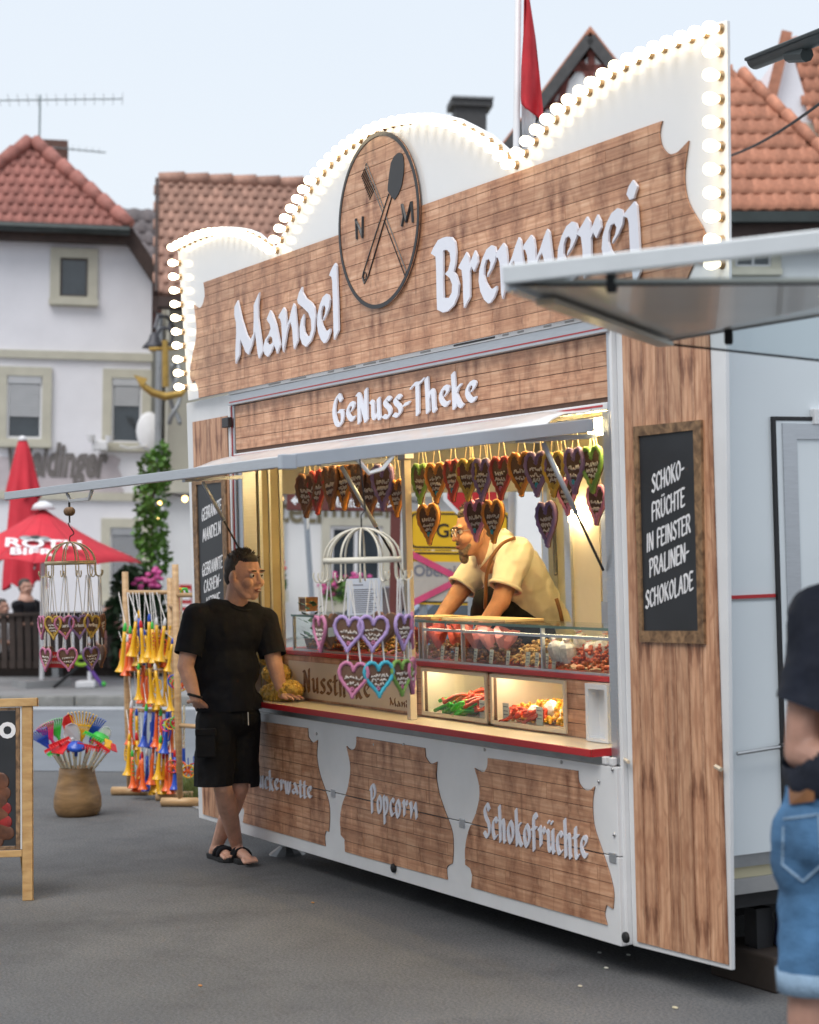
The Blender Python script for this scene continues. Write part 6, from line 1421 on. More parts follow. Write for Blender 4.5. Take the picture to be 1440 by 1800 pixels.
for i, (ua, va, ub, vb_, c1_, c2_, kd_) in enumerate(TLIST):
    CUR[0] = ub
    U, V2 = 190 + .25 * ub, 990 + .25 * vb_; t = d1 + (d2_ - d1) * (U - 228) / 79 - .05 - .06 * (i % 3)
    p = Vector(dep(U, V2, t)); top = Vector(dep(190 + .25 * ua, 990 + .25 * va, t)); d = (top - p); ln = max(d.length, .18); d.normalize()
    h = empty('toy_trumpet', lab_t(c1_, c2_, vb_), 'toy trumpet', tuple(p), 'toy trumpets on the rack')
    q = d.to_track_quat('Z', 'Y').to_matrix().to_4x4() @ Matrix.Rotation(random.uniform(-1, 1) + 1.0, 4, 'Z') @ Matrix.Scale(min(1.25, ln / .30), 4); h.matrix_world = Matrix.Translation(p) @ q
    for me, nm_, cc in zip(TM[kd_], ('bell', 'mouthpiece', 'valves'), (c1_, c2_, c1_ if kd_ != 1 else random.choice(['green', 'red', 'blue']))):
        m2 = bpy.data.meshes.get(f'{me.name}_{kd_}_{cc}')
        if not m2: m2 = me.copy(); m2.name = f'{me.name}_{kd_}_{cc}'; m2.materials.clear(); m2.materials.append(TC[cc])
        mo(nm_, m2, None, h)
    zb_ = min([z for z in bars if z > top.z + .02] or [bars[0]]); hi = h.matrix_world.inverted(); MB().tube([(0, 0, .31), hi @ (Vector((top.x, top.y, 0)).lerp(Vector((Q1.x + (Q2.x - Q1.x) * (U - 228) / 79, Q1.y + (Q2.y - Q1.y) * (U - 228) / 79, 0)), .8) + Vector((0, 0, zb_)))], .0035, 4).build('cord', M['rope'], h)
for i, (x, y, c, r) in enumerate(((468, 830, 'blue', 48), (490, 850, 'red', 44), (515, 856, 'yellow', 44), (410, 1140, 'pink', 44), (443, 1130, 'yellow', 40), (478, 1120, 'green', 42), (455, 1430, 'red', 46), (512, 1440, 'orange', 48), (565, 1465, 'yellow', 46), (603, 1450, 'red', 44))):
    p = Vector(dep(190 + .25 * x, 990 + .25 * y, d2_ - .18 - .03 * (i % 3))); h = empty('toy_rattle', f'round {c} toy wheel rattle hanging {"high" if y < 1000 else "midway" if y < 1300 else "low"} on the rack' + (' at the right end' if x > 590 else ''), 'toy rattle', tuple(p), 'toy rattles on the rack'); rr = r * .25 * 14.3 / 3400
    h.rotation_euler = (math.pi / 2, 0, math.atan2(RH.y, RH.x) + random.uniform(-.5, .5))
    MB().lathe([(rr, -.008), (rr, .008), (rr * .82, .008), (rr * .82, -.008), (rr, -.008)], 20, cap=False).build('rim', TC[c], h, smooth=True)
    b = MB(); [b.tube([(0, 0, 0), (rr * .85 * math.cos(a), rr * .85 * math.sin(a), 0)], .005, 5) for a in np.linspace(0, 2 * math.pi, 6, endpoint=False)]; b.ball((0, 0, 0), rr * .3, 8, 5); b.build('spokes', TC[random.choice(['green', 'red', 'orange', 'lime'])], h)
    MB().tube([(0, rr, 0), (0, rr + .05, 0)], .004, 5).build('hanger', TC['blue'], h)
for i, (x, y0, y1, c) in enumerate(((480, 215, 690, 'yellow'), (515, 215, 640, 'green'), (500, 900, 1330, 'blue'), (535, 1000, 1350, 'blue'))):
    u = 190 + .25 * x; a, b = Vector(dep(u, 990 + .25 * y0, d2_ - .2)), Vector(dep(u - 1, 990 + .25 * y1, d2_ - .2)); h = empty('toy_cane', f'white speckled toy cane with {c} {"crook at the rack top" if i < 2 else f"fitting, {ordn[i - 2]} below the rattles"}', 'toy cane', tuple(b), 'toy canes on the rack'); MB().tube([(0, 0, 0), a - b], .009, 6).build('cane', M['stick'], h); e = a - b
    if i < 2: MB().tube([e, e + Vector((0, 0, .02)), e + Vector((0, 0, .035)) + RH * .015, e + Vector((0, 0, .035)) + RH * .035, e + Vector((0, 0, .0)) + RH * .045], .0115, 6).build('crook', TC[c], h, smooth=True)
    else: MB().tube([(0, 0, -.06), (0, 0, .05)], .014, 6).build('fitting', TC[c], h)
# ------------------------------------------------------------------ chalk A-board at the left edge
EO = Vector(onZ(50, 1583)); ES = 10.12 / 3400
EM = Matrix(((RH.x, FH.x, 0, EO.x), (RH.y, FH.y, 0, EO.y), (0, 0, 1, 0), (0, 0, 0, 1)))
es = empty('a_board', 'wooden framed chalk A-board with chocolate fruit picture at the left edge', 'sign', M=EM)
M['easel'] = rough_wood('honey_pine', (.42, .235, .085), (.62, .40, .18), (2, 2, 7), 4, .5)
E_x = lambda u: (u - 50) * ES; E_z = lambda v: (1583 - v) * ES
lean = Matrix.Rotation(-.10, 4, 'X'); 
def eb(name, u0, u1, v0, v1, y0, y1, m, parent=es): q = MB().box(E_x(u0), E_x(u1), y0, y1, E_z(v1), E_z(v0), lean); return q.build(name, m, parent, bevel=.003 if name != 'board' else 0)
eb('leg', 40, 58, 1243, 1583, -.012, .02, M['easel']); eb('leg', -248, -230, 1243, 1583, -.012, .02, M['easel']); eb('top_bar', -262, 67, 1228, 1243, -.018, .026, M['easel']); eb('bottom_bar', -228, 39.5, 1495, 1507, -.010, .018, M['easel'])
for u in (12, -205): MB().beam((E_x(u), .17, E_z(1260) - .04), (E_x(u), .5, .012), .045, .022, up=(1, 0, 0)).build('rear_leg', M['easel'], es)
bo = eb('board', -222, 28, 1250, 1487, -.004, .006, M['chalk']); 
for nm_, a in (('board_frame', (28.5, 36, 1244, 1494)), ('board_frame', (-230, -222.5, 1244, 1494)), ('board_frame', (-222, 28, 1244, 1249.5)), ('board_frame', (-222, 28, 1487.5, 1494))): eb(nm_, *a, -.010, .012, M['frame_wood'])
eb('white_trim', 36.5, 39.5, 1244, 1494, -.008, .006, M['white'])
me = font_mesh('o', .17, .001, bold=.004); o = mo('chalk_letter', me, M['chalk_white'], bo); o.matrix_local = lean @ Matrix.Translation((E_x(-2), -.0055, E_z(1297))) @ UPRIGHT
M['choc'] = pm('printed_chocolate', (.13, .05, .025), .3, var=.4, scale=15); M['berry'] = pm('printed_strawberry', (.26, .02, .018), .3, var=.4, scale=20)
for k, (u, v, r, m) in enumerate(((0, 1375, 17, 'choc'), (8, 1395, 12, 'choc'), (-2, 1408, 16, 'choc'), (10, 1422, 11, 'berry'), (2, 1432, 14, 'choc'), (9, 1446, 13, 'berry'), (4, 1462, 16, 'choc'), (14, 1465, 12, 'choc'), (-8, 1478, 15, 'choc'), (-20, 1390, 18, 'choc'), (-22, 1430, 18, 'choc'), (-22, 1465, 16, 'choc'))):
    q = MB().ball((E_x(u), -.0045, E_z(v)), r * ES, 12, 8, (1, .06, 1), None); q.v = [tuple(lean @ Vector(p)) for p in q.v]; q.build('printed_fruit', M[m], bo, smooth=True)
# ------------------------------------------------------------------ people
def capsule(b, p0, p1, r0, r1, n=12):
    p0, p1 = Vector(p0), Vector(p1); d = p1 - p0; ln = d.length
    if ln < 1e-6: b.ball(p0, r0, n, 8); return
    d.normalize(); pts = []; rs = []
    for k in range(5): a = math.pi / 2 * k / 5; pts.append(p0 - d * r0 * math.cos(a)); rs.append(max(.0008, r0 * math.sin(a)))
    for k in range(5): t = k / 4; pts.append(p0.lerp(p1, t)); rs.append(r0 + (r1 - r0) * t)
    for k in range(1, 6): a = math.pi / 2 * k / 5; pts.append(p1 + d * r1 * math.sin(a)); rs.append(max(.0008, r1 * math.cos(a)))
    b.tube(pts, rs, n)
def rot_from(fwd, up=(0, 0, 1)):
    f = Vector(fwd).normalized(); u = Vector(up); l = u.cross(f).normalized(); u = f.cross(l)
    return Matrix(((f.x, l.x, u.x), (f.y, l.y, u.y), (f.z, l.z, u.z))).to_4x4()          # x forward, y left, z up
def blob(name, prims, m, parent, voxel=.006, smooth=6, fac=.5):
    b = MB()
    for p in prims:
        if p[0] == 'c': capsule(b, p[1], p[2], p[3], p[4])
        else: b.ball(p[1], 1.0, 16, 12, p[2], p[3] if len(p) > 3 else None)
    me = b.mesh(name); o = bpy.data.objects.new(name, me); COL.objects.link(o)
    r = o.modifiers.new('r', 'REMESH'); r.mode = 'VOXEL'; r.voxel_size = voxel
    if smooth: s = o.modifiers.new('s', 'SMOOTH'); s.factor = fac; s.iterations = smooth
    dg = bpy.context.evaluated_depsgraph_get(); dg.update(); me2 = bpy.data.meshes.new_from_object(o.evaluated_get(dg)); bpy.data.objects.remove(o)
    me2.shade_smooth(); me2.materials.clear(); o2 = mo(name, me2, m, None)
    if parent is not None:
        o2.parent = parent; o2.matrix_parent_inverse = parent.matrix_world.inverted()
    return o2
def skin_mat(name, col, red):
    m = pm(name, col, .5, var=.16, scale=14, bump=.12, bscale=140, sss=.06); return m
M['skin'] = skin_mat('sunburnt_skin', (.60, .335, .24), 0); M['skin2'] = skin_mat('tanned_skin', (.48, .245, .155), 0); M['skin3'] = skin_mat('fair_skin', (.50, .28, .21), 0)
M['hair'] = pm('dark_short_hair', (.05, .038, .032), .6, var=.5, scale=60); M['beard'] = pm('greying_beard', (.20, .15, .11), .7, var=.5, scale=90)
M['black_cloth'] = pm('black_cotton', (.011, .0115, .015), .85, var=.25, scale=10, bump=.5, bscale=18, spec=.25); M['black_short'] = pm('black_canvas', (.0065, .0065, .008), .85, var=.3, scale=14, bump=.4, bscale=22, spec=.25)
M['polo'] = pm('cream_polo', (.74, .70, .60), .8, var=.07, scale=5, bump=.7, bscale=9); M['navy'] = pm('navy_cotton', (.010, .014, .028), .8, var=.25, scale=8, bump=.5, bscale=14); M['leather'] = pm('brown_leather', (.20, .085, .03), .5, var=.25, scale=20)
M['eye'] = pm('eye_white', (.6, .58, .55), .2, var=.05); M['iris'] = pm('dark_iris', (.02, .015, .012), .15, var=.2); M['lip'] = pm('lips', (.32, .10, .08), .5, var=.1); M['teeth'] = pm('teeth', (.62, .58, .50), .3, var=.05)
def denim():
    m = pm('washed_denim', (.075, .19, .36), .85, var=.35, scale=5, bump=.5, bscale=160); return m
M['denim'] = denim(); M['denim_l'] = pm('faded_denim_cuff', (.26, .38, .52), .85, var=.2, scale=20, bump=.5, bscale=160)
def W(H, p): return H @ Vector(p)
def head_prims(H, s=1.0):
    q = lambda x, y, z: W(H, (x * s, y * s, z * s)); R3 = H.to_3x3().to_4x4(); P = []
    e = lambda c, r: P.append(('e', q(*c), tuple(v * s for v in r), R3)); c_ = lambda a, b, r0, r1: P.append(('c', q(*a), q(*b), r0 * s, r1 * s))
    e((-.012, 0, .035), (.099, .077, .090)); e((.035, 0, -.03), (.062, .060, .075)); e((.045, 0, -.075), (.045, .045, .042)); e((.068, 0, -.098), (.022, .026, .02))
    c_((.090, 0, .022), (.111, 0, -.021), .0095, .0125); e((.100, .011, -.025), (.011, .008, .008)); e((.100, -.011, -.025), (.011, .008, .008)); e((.022, 0, -.082), (.062, .050, .036)); e((.045, 0, -.055), (.05, .058, .055))
    for y in (1, -1):
        e((.083, .034 * y, .034), (.018, .026, .011)); e((.066, .046 * y, -.028), (.03, .024, .026)); e((-.012, .080 * y, -.006), (.022, .010, .034)); e((-.004, .088 * y, .006), (.014, .007, .02)); c_((.0, .058 * y, -.04), (.055, .03 * y, -.095), .026, .02)
    e((.094, 0, -.056), (.012, .026, .007)); e((.091, 0, -.070), (.012, .022, .007))
    c_((-.03, 0, -.03), (-.045, 0, -.16), .058, .062)
    return P
def face_bits(H, par, s=1.0, teeth=True, eyes=True):
    def bl(name, c, r, m, sc=(1, 1, 1)): 
        o = MB().ball(W(H, [v * s for v in c]), r * s, 10, 8, sc, H.to_3x3().to_4x4()).build(name, m, None, smooth=True); o.parent = par; o.matrix_parent_inverse = par.matrix_world.inverted(); return o
    for y in (1, -1):
        bl('eye', (.080, .033 * y, .012), .0125, M['eye']); bl('iris', (.0888, .034 * y, .011), .0062, M['iris']); bl('eyebrow', (.094, .034 * y, .036), .022, M['hair'], (.35, 1.0, .22))
    bl('lips', (.099, 0, -.063), .024, M['lip'], (.45, 1.0, .42))
    if teeth: bl('teeth', (.1045, 0, -.063), .017, M['teeth'], (.4, 1.0, .28))
def hair_cap(H, par, s=1.0, spiky=90, hl=.016, m=None, extra=()):
    R3 = H.to_3x3().to_4x4(); q = lambda x, y, z: W(H, (x * s, y * s, z * s)); P = [('e', q(-.030, 0, .052), (.090 * s, .0785 * s, .083 * s), R3), ('e', q(.002, 0, .088), (.072 * s, .062 * s, .042 * s), R3), ('e', q(-.062, 0, -.0), (.052 * s, .066 * s, .07 * s), R3)] + [('e', q(-.032, .060 * y, .034), (.054 * s, .0195 * s, .038 * s), R3) for y in (1, -1)] + list(extra)
    h = blob('hair', P, m or M['hair'], par, .006, 2)
    b = MB(); rnd = random.Random(3)
    for k in range(spiky):
        a, t = rnd.uniform(0, 6.28), rnd.uniform(.15, 1.15); d = Vector((math.sin(t) * math.cos(a), math.sin(t) * math.sin(a), math.cos(t)))
        if d.x > .75: continue
        p0 = Vector((-.015 + d.x * .092, d.y * .076, .048 + d.z * .085)); p1 = p0 + Vector((d.x * .5 + .25, d.y * .5 + rnd.uniform(-.3, .3), d.z * .9)).normalized() * hl * rnd.uniform(.6, 1.4); b.tube([q(*p0), q(*p1)], [.006 * s, .0015 * s], 5)
    if b.v: o = b.build('hair_tufts', m or M['hair'], None); o.parent = h; o.matrix_parent_inverse = h.matrix_world.inverted() if False else Matrix()
    return h
def hand_prims(wrist, fdir, ndir, side, curl=.25, s=1.0, spread=1.0):
    """fdir: towards the fingers, ndir: back of the hand, side: +1 thumb towards fdir x ndir"""
    f = Vector(fdir).normalized(); n = Vector(ndir); n = (n - f * n.dot(f)).normalized(); t = f.cross(n) * side; w = Vector(wrist); P = []
    for k in (-1, -.33, .33, 1): P.append(('c', w + f * .01 * s, w + f * .082 * s + t * k * .032 * s, .021 * s, .0145 * s))
    for k, ln in zip((1, .34, -.34, -1), (.068, .078, .072, .055)):
        p = w + f * .085 * s + t * k * .034 * s * spread; d = (f + t * k * .12 * spread).normalized()
        for j, (fr, r) in enumerate(((.45, .0092), (.32, .0085), (.25, .0075))):
            d2 = (d - n * curl * (j + .6)).normalized(); e = p + d2 * ln * fr * s; P.append(('c', p, e, r * s, r * .93 * s)); p = e
    p = w + f * .025 * s + t * .026 * s; e = p + (f * .55 + t * .85 - n * .1).normalized() * .045 * s; P.append(('c', p, e, .013 * s, .0105 * s)); P.append(('c', e, e + (f * .9 + t * .35 - n * .25).normalized() * .034 * s, .0105 * s, .0085 * s))
    return P
def trim(o, cuts):
    """open hems: drop what lies beyond each plane (point, direction, radius)"""
    bm = bmesh.new(); bm.from_mesh(o.data); mw = o.matrix_world; kill = []
    bpy.context.view_layer.update()
    for c, ax, r in cuts:
        c = Vector(c); ax = Vector(ax).normalized()
        vs = [v for v in bm.verts if (mw @ v.co - c).length < r]; es = set(e for v in vs for e in v.link_edges); fs = set(f for v in vs for f in v.link_faces)
        mi = mw.inverted(); res = bmesh.ops.bisect_plane(bm, geom=list(vs) + list(es) + list(fs), plane_co=mi @ c, plane_no=(mi.to_3x3() @ ax).normalized(), clear_outer=False)
        d_ = [v for v in bm.verts if (mw @ v.co - c).length < r and (mw @ v.co - c).dot(ax) > 1e-4]; bmesh.ops.delete(bm, geom=d_, context='VERTS')
    bm.to_mesh(o.data); bm.free(); o.data.update()
def D3(u, v, t): return Vector(dep(u, v, t))
def child(o, par): o.parent = par; o.matrix_parent_inverse = par.matrix_world.inverted(); return o
# --- customer in black leaning at the counter
g0 = Vector(onZ(408, 1518))
cu = empty('person', 'man in black T-shirt, black cargo shorts and sandals leaning on the counter', 'person', tuple(g0)); bpy.context.view_layer.update()
hip = D3(402, 1240, 11.03); hR, hL = D3(381, 1268, 10.99), D3(424, 1268, 11.10); kR, kL = D3(391, 1382, 10.90), D3(420, 1384, 11.06)
aR = Vector(onZ(417, 1512)) + Vector((0, 0, .085)); aL = Vector(onZ(383, 1510)) + Vector((0, 0, .085)); tR, tL = Vector(onZ(441, 1524)) + Vector((0, 0, .04)), Vector(onZ(404, 1516)) + Vector((0, 0, .04))
sR, sL = D3(345, 1086, 10.93), D3(466, 1092, 11.13); eR, wR = D3(326, 1172, 10.86), D3(344, 1228, 10.82); eL, wL = D3(484, 1172, 11.06), Vector(onZ(497, 1221, .975))
nb_, hc = D3(414, 1068, 11.04), D3(429, 1013, 11.02)
HF = (RH * .80 + FH * -.56).normalized(); HC = Matrix.Translation(hc) @ rot_from(HF + Vector((0, 0, -.10)), Vector((0, 0, 1)) + HF * .05)
hs = 1.10
hand_n = Vector((0, 0, 1)); fd = (Vector(onZ(527, 1232, .95)) - wL); fd.z = -.012
mw = hR.lerp(hL, .5); spine = [hip, D3(402, 1185, 11.03), D3(402, 1120, 11.03), nb_]
body = head_prims(HC, hs) + [('c', spine[0], spine[1], .10, .10), ('c', spine[1], spine[2], .10, .10), ('c', spine[2], nb_, .09, .05), ('c', nb_, W(HC, (-.03 * hs, 0, -.08 * hs)), .062, .056), ('c', sR, sL, .055, .055),
  ('c', sR, eR, .058, .047), ('c', eR, eR.lerp(wR, .35), .046, .045), ('c', eR.lerp(wR, .35), wR, .045, .030), ('c', sL, eL, .058, .047), ('c', eL, eL.lerp(wL, .3), .046, .043), ('c', eL.lerp(wL, .3), wL, .043, .028),
  ('c', hR, kR, .085, .052), ('c', hL, kL, .085, .054), ('c', kR, kR.lerp(aR, .35), .053, .059), ('c', kR.lerp(aR, .35), aR, .059, .036), ('c', kL, kL.lerp(aL, .35), .058, .059), ('c', kL.lerp(aL, .35), aL, .059, .036)]
for a, t in ((aR, tR), (aL, tL)):
    d = (t - a); d.z = 0; d.normalize(); hl = a - d * .045 + Vector((0, 0, -.05)); body += [('c', a, hl, .036, .034), ('c', a + Vector((0, 0, -.02)), t + Vector((0, 0, -.004)) - d * .03, .037, .026)]
    sd2 = Vector((-d.y, d.x, 0))
    for k in range(5): body.append(('c', t - d * .035 + sd2 * (k - 2) * .017, t + d * (.014 - .005 * abs(k - 1)) + sd2 * (k - 2) * .018 + Vector((0, 0, -.010)), .0125, .0105 if k else .013))
body += hand_prims(wL, fd, hand_n, -1, .10, 1.02, 1.15)
body += hand_prims(wR + Vector((0, 0, .0)), (D3(366, 1262, 11.0) - wR), -FH - RH * .3, 1, .2)
bo = blob('body', body, M['skin'], cu, .0052, 3)
face_bits(HC, bo, hs); hair_cap(HC, bo, hs, 130, .018)
W_ = lambda u, v, t: D3(u, v, t)
shirt = [('e', D3(404, 1110, 11.03), (.135, .215, .18)), ('e', D3(402, 1175, 11.02), (.15, .185, .17)), ('e', D3(401, 1222, 11.02), (.148, .178, .09)), ('c', sR + Vector((0, 0, -.012)), sL + Vector((0, 0, -.012)), .086, .084), ('c', sR.lerp(nb_, .45), sL.lerp(nb_, .45), .082, .08),
   ('c', D3(352, 1215, 10.98), D3(350, 1120, 10.95), .05, .07), ('c', D3(402, 1237, 11.02), D3(402, 1200, 11.02), .150, .155), ('c', D3(372, 1238, 10.98), D3(432, 1238, 11.08), .1, .1)]
tx = bpy.data.textures.new('folds', 'CLOUDS'); tx.noise_scale = .11
def folds(o, st=.02, tex=tx): d = o.modifiers.new('folds', 'DISPLACE'); d.texture = tex; d.strength = st; d.mid_level = .5; d.texture_coords = 'GLOBAL'
so1 = blob('t_shirt', shirt, M['black_cloth'], cu, .009, 5)
trim(so1, [(D3(402, 1248, 11.02), (0, 0, -1), .5)]); folds(so1, .022)
for s_a, e_a in ((sR, eR), (sL, eL)):
    sv_ = blob('sleeve', [('c', s_a, s_a.lerp(e_a, .95), .083, .079), ('c', s_a, s_a.lerp(nb_, .2), .08, .075)], M['black_cloth'], None, .008, 5); trim(sv_, [(s_a.lerp(e_a, .76), e_a - s_a, .2)]); folds(sv_, .016); child(sv_, so1)
child(MB().tube([W(Matrix.Translation(nb_) @ rot_from(HF), (.02 + .072 * math.cos(a), .078 * math.sin(a), .012 - .03 * math.cos(a))) for a in np.linspace(0, 2 * math.pi, 20, endpoint=False)], .0075, 6, closed=True).build('collar', M['black_cloth'], None, smooth=True), so1)
sh = [('e', D3(402, 1262, 11.03), (.15, .18, .12)), ('c', hR, D3(378, 1358, 10.93), .125, .108), ('c', hL, D3(424, 1360, 11.07), .120, .100), ('c', D3(376, 1330, 10.93), D3(376, 1400, 10.93), .112, .112), ('c', D3(424, 1330, 11.07), D3(425, 1400, 11.07), .104, .104)]
so2 = blob('cargo_shorts', sh, M['black_short'], cu, .009, 4); trim(so2, [(D3(378, 1380, 10.93), (0, 0, -1), .2), (D3(424, 1382, 11.07), (0, 0, -1), .2)]); folds(so2, .02)
hemz = min((so2.matrix_world @ v.co).z for v in so2.data.vertices)
child(MB().box(-.055, .055, -.012, .012, -.075, .075, Matrix.Translation(D3(362, 1308, 10.80)) @ rot_from(RH, (0, 0, 1))).build('cargo_pocket', M['black_short'], None, bevel=.008), so2); child(MB().box(-.058, .058, -.014, .016, .045, .085, Matrix.Translation(D3(362, 1308, 10.80)) @ rot_from(RH, (0, 0, 1))).build('pocket_flap', M['black_short'], None, bevel=.006), so2)
for u in (427, 436): child(MB().tube([D3(u, 1252, 10.86), D3(u + 1, 1275, 10.85)], .0025, 4).build('drawstring', M['rope'] if u > 430 else M['black_cloth'], None), so2)
child(MB().tube([wR + (eR - wR).normalized() * .015 + (Vector((math.cos(a), math.sin(a), 0)) * .036 + Vector((0, 0, -.012 * math.sin(a)))) for a in np.linspace(0, 2 * math.pi, 18, endpoint=False)], .008, 6, closed=True).build('bracelet', M['rubber'], None, smooth=True), cu)
for a, t, nm_ in ((aR, tR, 'sandal'), (aL, tL, 'sandal')):
    d = (t - a); d.z = 0; ln = d.length; d.normalize(); s2 = Vector((-d.y, d.x, 0)); c0 = a - d * .06; c0.z = 0; c0 += d * .0
    out = [(-.03, -.032), (.0, -.042), (.09, -.042), (.17, -.052), (.225, -.046), (.25, -.02), (.25, .015), (.225, .042), (.15, .048), (.08, .038), (.0, .040), (-.03, .03)]
    V = [c0 + d * x + s2 * y for x, y in out]; n = len(V); q = MB(); q.add([v + Vector((0, 0, z)) for z in (0.002, .018, .030) for v in V], [tuple(range(n - 1, -1, -1)), tuple(range(2 * n, 3 * n))] + [(r * n + i, r * n + (i + 1) % n, (r + 1) * n + (i + 1) % n, (r + 1) * n + i) for r in (0, 1) for i in range(n)])
    sdl = child(q.build(nm_, M['rubber'], None, bevel=.004), cu)
    for off_, w2 in ((.12, 1.0), (.165, .98)):
        b = MB(); pts = [c0 + d * (off_ + .012 * math.cos(x)) + s2 * (.047 * w2 * math.cos(x)) + Vector((0, 0, .026 + .052 * math.sin(x) ** .7)) for x in np.linspace(0.01, math.pi - .01, 10)]; b.tube(pts, .012, 6); child(b.build('strap', M['black_cloth'], None, smooth=True), sdl)
# --- vendor inside
ve = empty('person', 'bearded vendor with glasses in cream polo shirt leaning over the display case', 'person', (-.75, 1.25, .46)); bpy.context.view_layer.update()
T = .12
vh = D3(968, 1135, 10.72 + T); vch = D3(906, 1012, 10.38 + T); vnb = D3(866, 958, 10.27 + T); vhc = D3(835, 934, 10.22 + T)
vsN, vsF = D3(908, 972, 10.10 + T), D3(846, 985, 10.50 + T); veN, vwN = D3(880, 1058, 10.02 + T), D3(846, 1105, 9.98 + T); veF, vwF = D3(800, 1052, 10.42 + T), D3(760, 1106, 10.30 + T)
VF = (RH * -.96 + FH * -.18).normalized(); HV = Matrix.Translation(vhc) @ rot_from(VF + Vector((0, 0, -.16)), Vector((0, 0, 1)) + VF * .16); vs = 1.08
vfoot = [Vector((-.95, 1.35, .46)), Vector((-.62, 1.5, .46))]
body = head_prims(HV, vs) + [('c', vnb, W(HV, (-.03, 0, -.09)), .07, .06), ('c', vh, vch, .13, .14), ('c', vch, vnb, .12, .07), ('c', vsN, vsF, .07, .07), ('c', vsN, veN, .062, .052), ('c', veN, vwN, .05, .034), ('c', vsF, veF, .062, .052), ('c', veF, vwF, .05, .034)]
for f_ in vfoot: kn_ = vh.lerp(f_, .5) + Vector((0, -.05, 0)); body += [('c', vh, kn_, .1, .065), ('c', kn_, f_ + Vector((0, 0, .08)), .06, .04), ('c', f_ + Vector((0, 0, .04)), f_ + VF * .15 + Vector((0, 0, .035)), .035, .03)]
body += hand_prims(vwN, (vwN - veN) + VF * .1, (0, 0, 1), 1, .2) + hand_prims(vwF, (vwF - veF) + VF * .1, (0, 0, 1), -1, .2)
vb_ = blob('body', body, M['skin2'], ve, .0065, 3); face_bits(HV, vb_, vs, teeth=False)
hair_cap(HV, vb_, vs, 110, .022)
q = lambda x, y, z: W(HV, (x * vs, y * vs, z * vs)); R3 = HV.to_3x3().to_4x4()
blob('beard', [('e', q(.070, 0, -.088), (.034, .036, .030), R3), ('e', q(.078, 0, -.118), (.026, .027, .035), R3), ('e', q(.098, 0, -.045), (.010, .03, .008), R3), ('c', q(.05, .05, -.06), q(.075, .03, -.095), .014, .018), ('c', q(.05, -.05, -.06), q(.075, -.03, -.095), .014, .018)], M['beard'], vb_, .005, 2)
b = MB()
for y in (1, -1):
    b.tube([q(.104, .034 * y + .024 * math.cos(a), .010 + .019 * math.sin(a)) for a in np.linspace(0, 2 * math.pi, 16, endpoint=False)], .0019, 5, closed=True); b.tube([q(.102, .058 * y, .016), q(-.01, .086 * y, .014)], .0018, 5)
b.tube([q(.106, .01, .014), q(.106, -.01, .014)], .0018, 5); child(b.build('glasses', M['steel'], None), vb_)
polo = [('c', vh, vch, .165, .175), ('e', vch, (.17, .17, .17)), ('c', vch, vnb, .155, .095), ('c', vsN, vsF, .088, .088), ('c', vsN.lerp(vnb, .4), vsF.lerp(vnb, .4), .085, .085), ('c', vsN, vsN.lerp(veN, .85), .092, .084), ('c', vsF, vsF.lerp(veF, .85), .09, .082), ('c', vh.lerp(vch, .15), vh.lerp(vch, .6), .168, .172)]
vp_ = blob('polo_shirt', polo, M['polo'], ve, .009, 5); trim(vp_, [(vsN.lerp(veN, .70), veN - vsN, .14), (vsF.lerp(veF, .70), veF - vsF, .14)]); folds(vp_, .03)
for a, e_, r in ((vsN, veN, .084), (vsF, veF, .081)):
    c0 = a.lerp(e_, .70); ax = (e_ - a).normalized(); o1 = ax.orthogonal().normalized(); o2_ = ax.cross(o1); child(MB().tube([c0 + (o1 * math.cos(t) + o2_ * math.sin(t)) * r for t in np.linspace(0, 2 * math.pi, 20, endpoint=False)], .011, 6, closed=True).build('sleeve_cuff', M['polo'], None, smooth=True), vp_)
nf = Matrix.Translation(vnb) @ rot_from((vhc - vnb).normalized().cross(RH).cross((vhc - vnb)) if False else VF + Vector((0, 0, -.5)), Vector((0, 0, 1)) + VF * .8)
cb_ = MB(); ring = [W(nf, (.095 * math.cos(a) + .0, .088 * math.sin(a), .045 - .055 * max(0, math.cos(a)))) for a in np.linspace(.35, 2 * math.pi - .35, 22)]; ring2 = [W(nf, (.130 * math.cos(a) + .01, .118 * math.sin(a), -.005 - .075 * max(0, math.cos(a)))) for a in np.linspace(.42, 2 * math.pi - .42, 22)]
cb_.add(ring + ring2, [(i, i + 1, 23 + i, 22 + i) for i in range(21)]); co = child(cb_.build('shirt_collar', M['polo'], None, smooth=True), vp_); sd_ = co.modifiers.new('s', 'SOLIDIFY'); sd_.thickness = .008
st_ = [D3(u, v, t + T) for u, v, t in ((853, 1070, 10.06), (854, 1040, 10.02), (856, 1008, 9.99), (866, 978, 9.97), (884, 955, 9.99), (905, 946, 10.05))]
sb_ = MB(); sp_ = smooth_line(st_, 4); sb_.tube(sp_, .010, 6); child(sb_.build('leather_strap', M['leather'], None, smooth=True), ve)
child(MB().tube([D3(u, v, 10.32 + T) for u, v in ((978, 1052), (985, 1075), (990, 1100))], .011, 6).build('leather_strap', M['leather'], None, smooth=True), ve)
blob('apron', [('e', D3(868, 1078, 10.34 + T), (.13, .13, .12)), ('c', D3(862, 1062, 10.3 + T), D3(930, 1110, 10.5 + T), .10, .15)], M['black_cloth'], ve, .01, 4)
blob('trousers', [('c', vh + Vector((0, 0, .02)), vh.lerp(vfoot[0], .9), .15, .075), ('c', vh + Vector((0, 0, .02)), vh.lerp(vfoot[1], .9), .15, .075)], M['black_short'], ve, .012, 4)
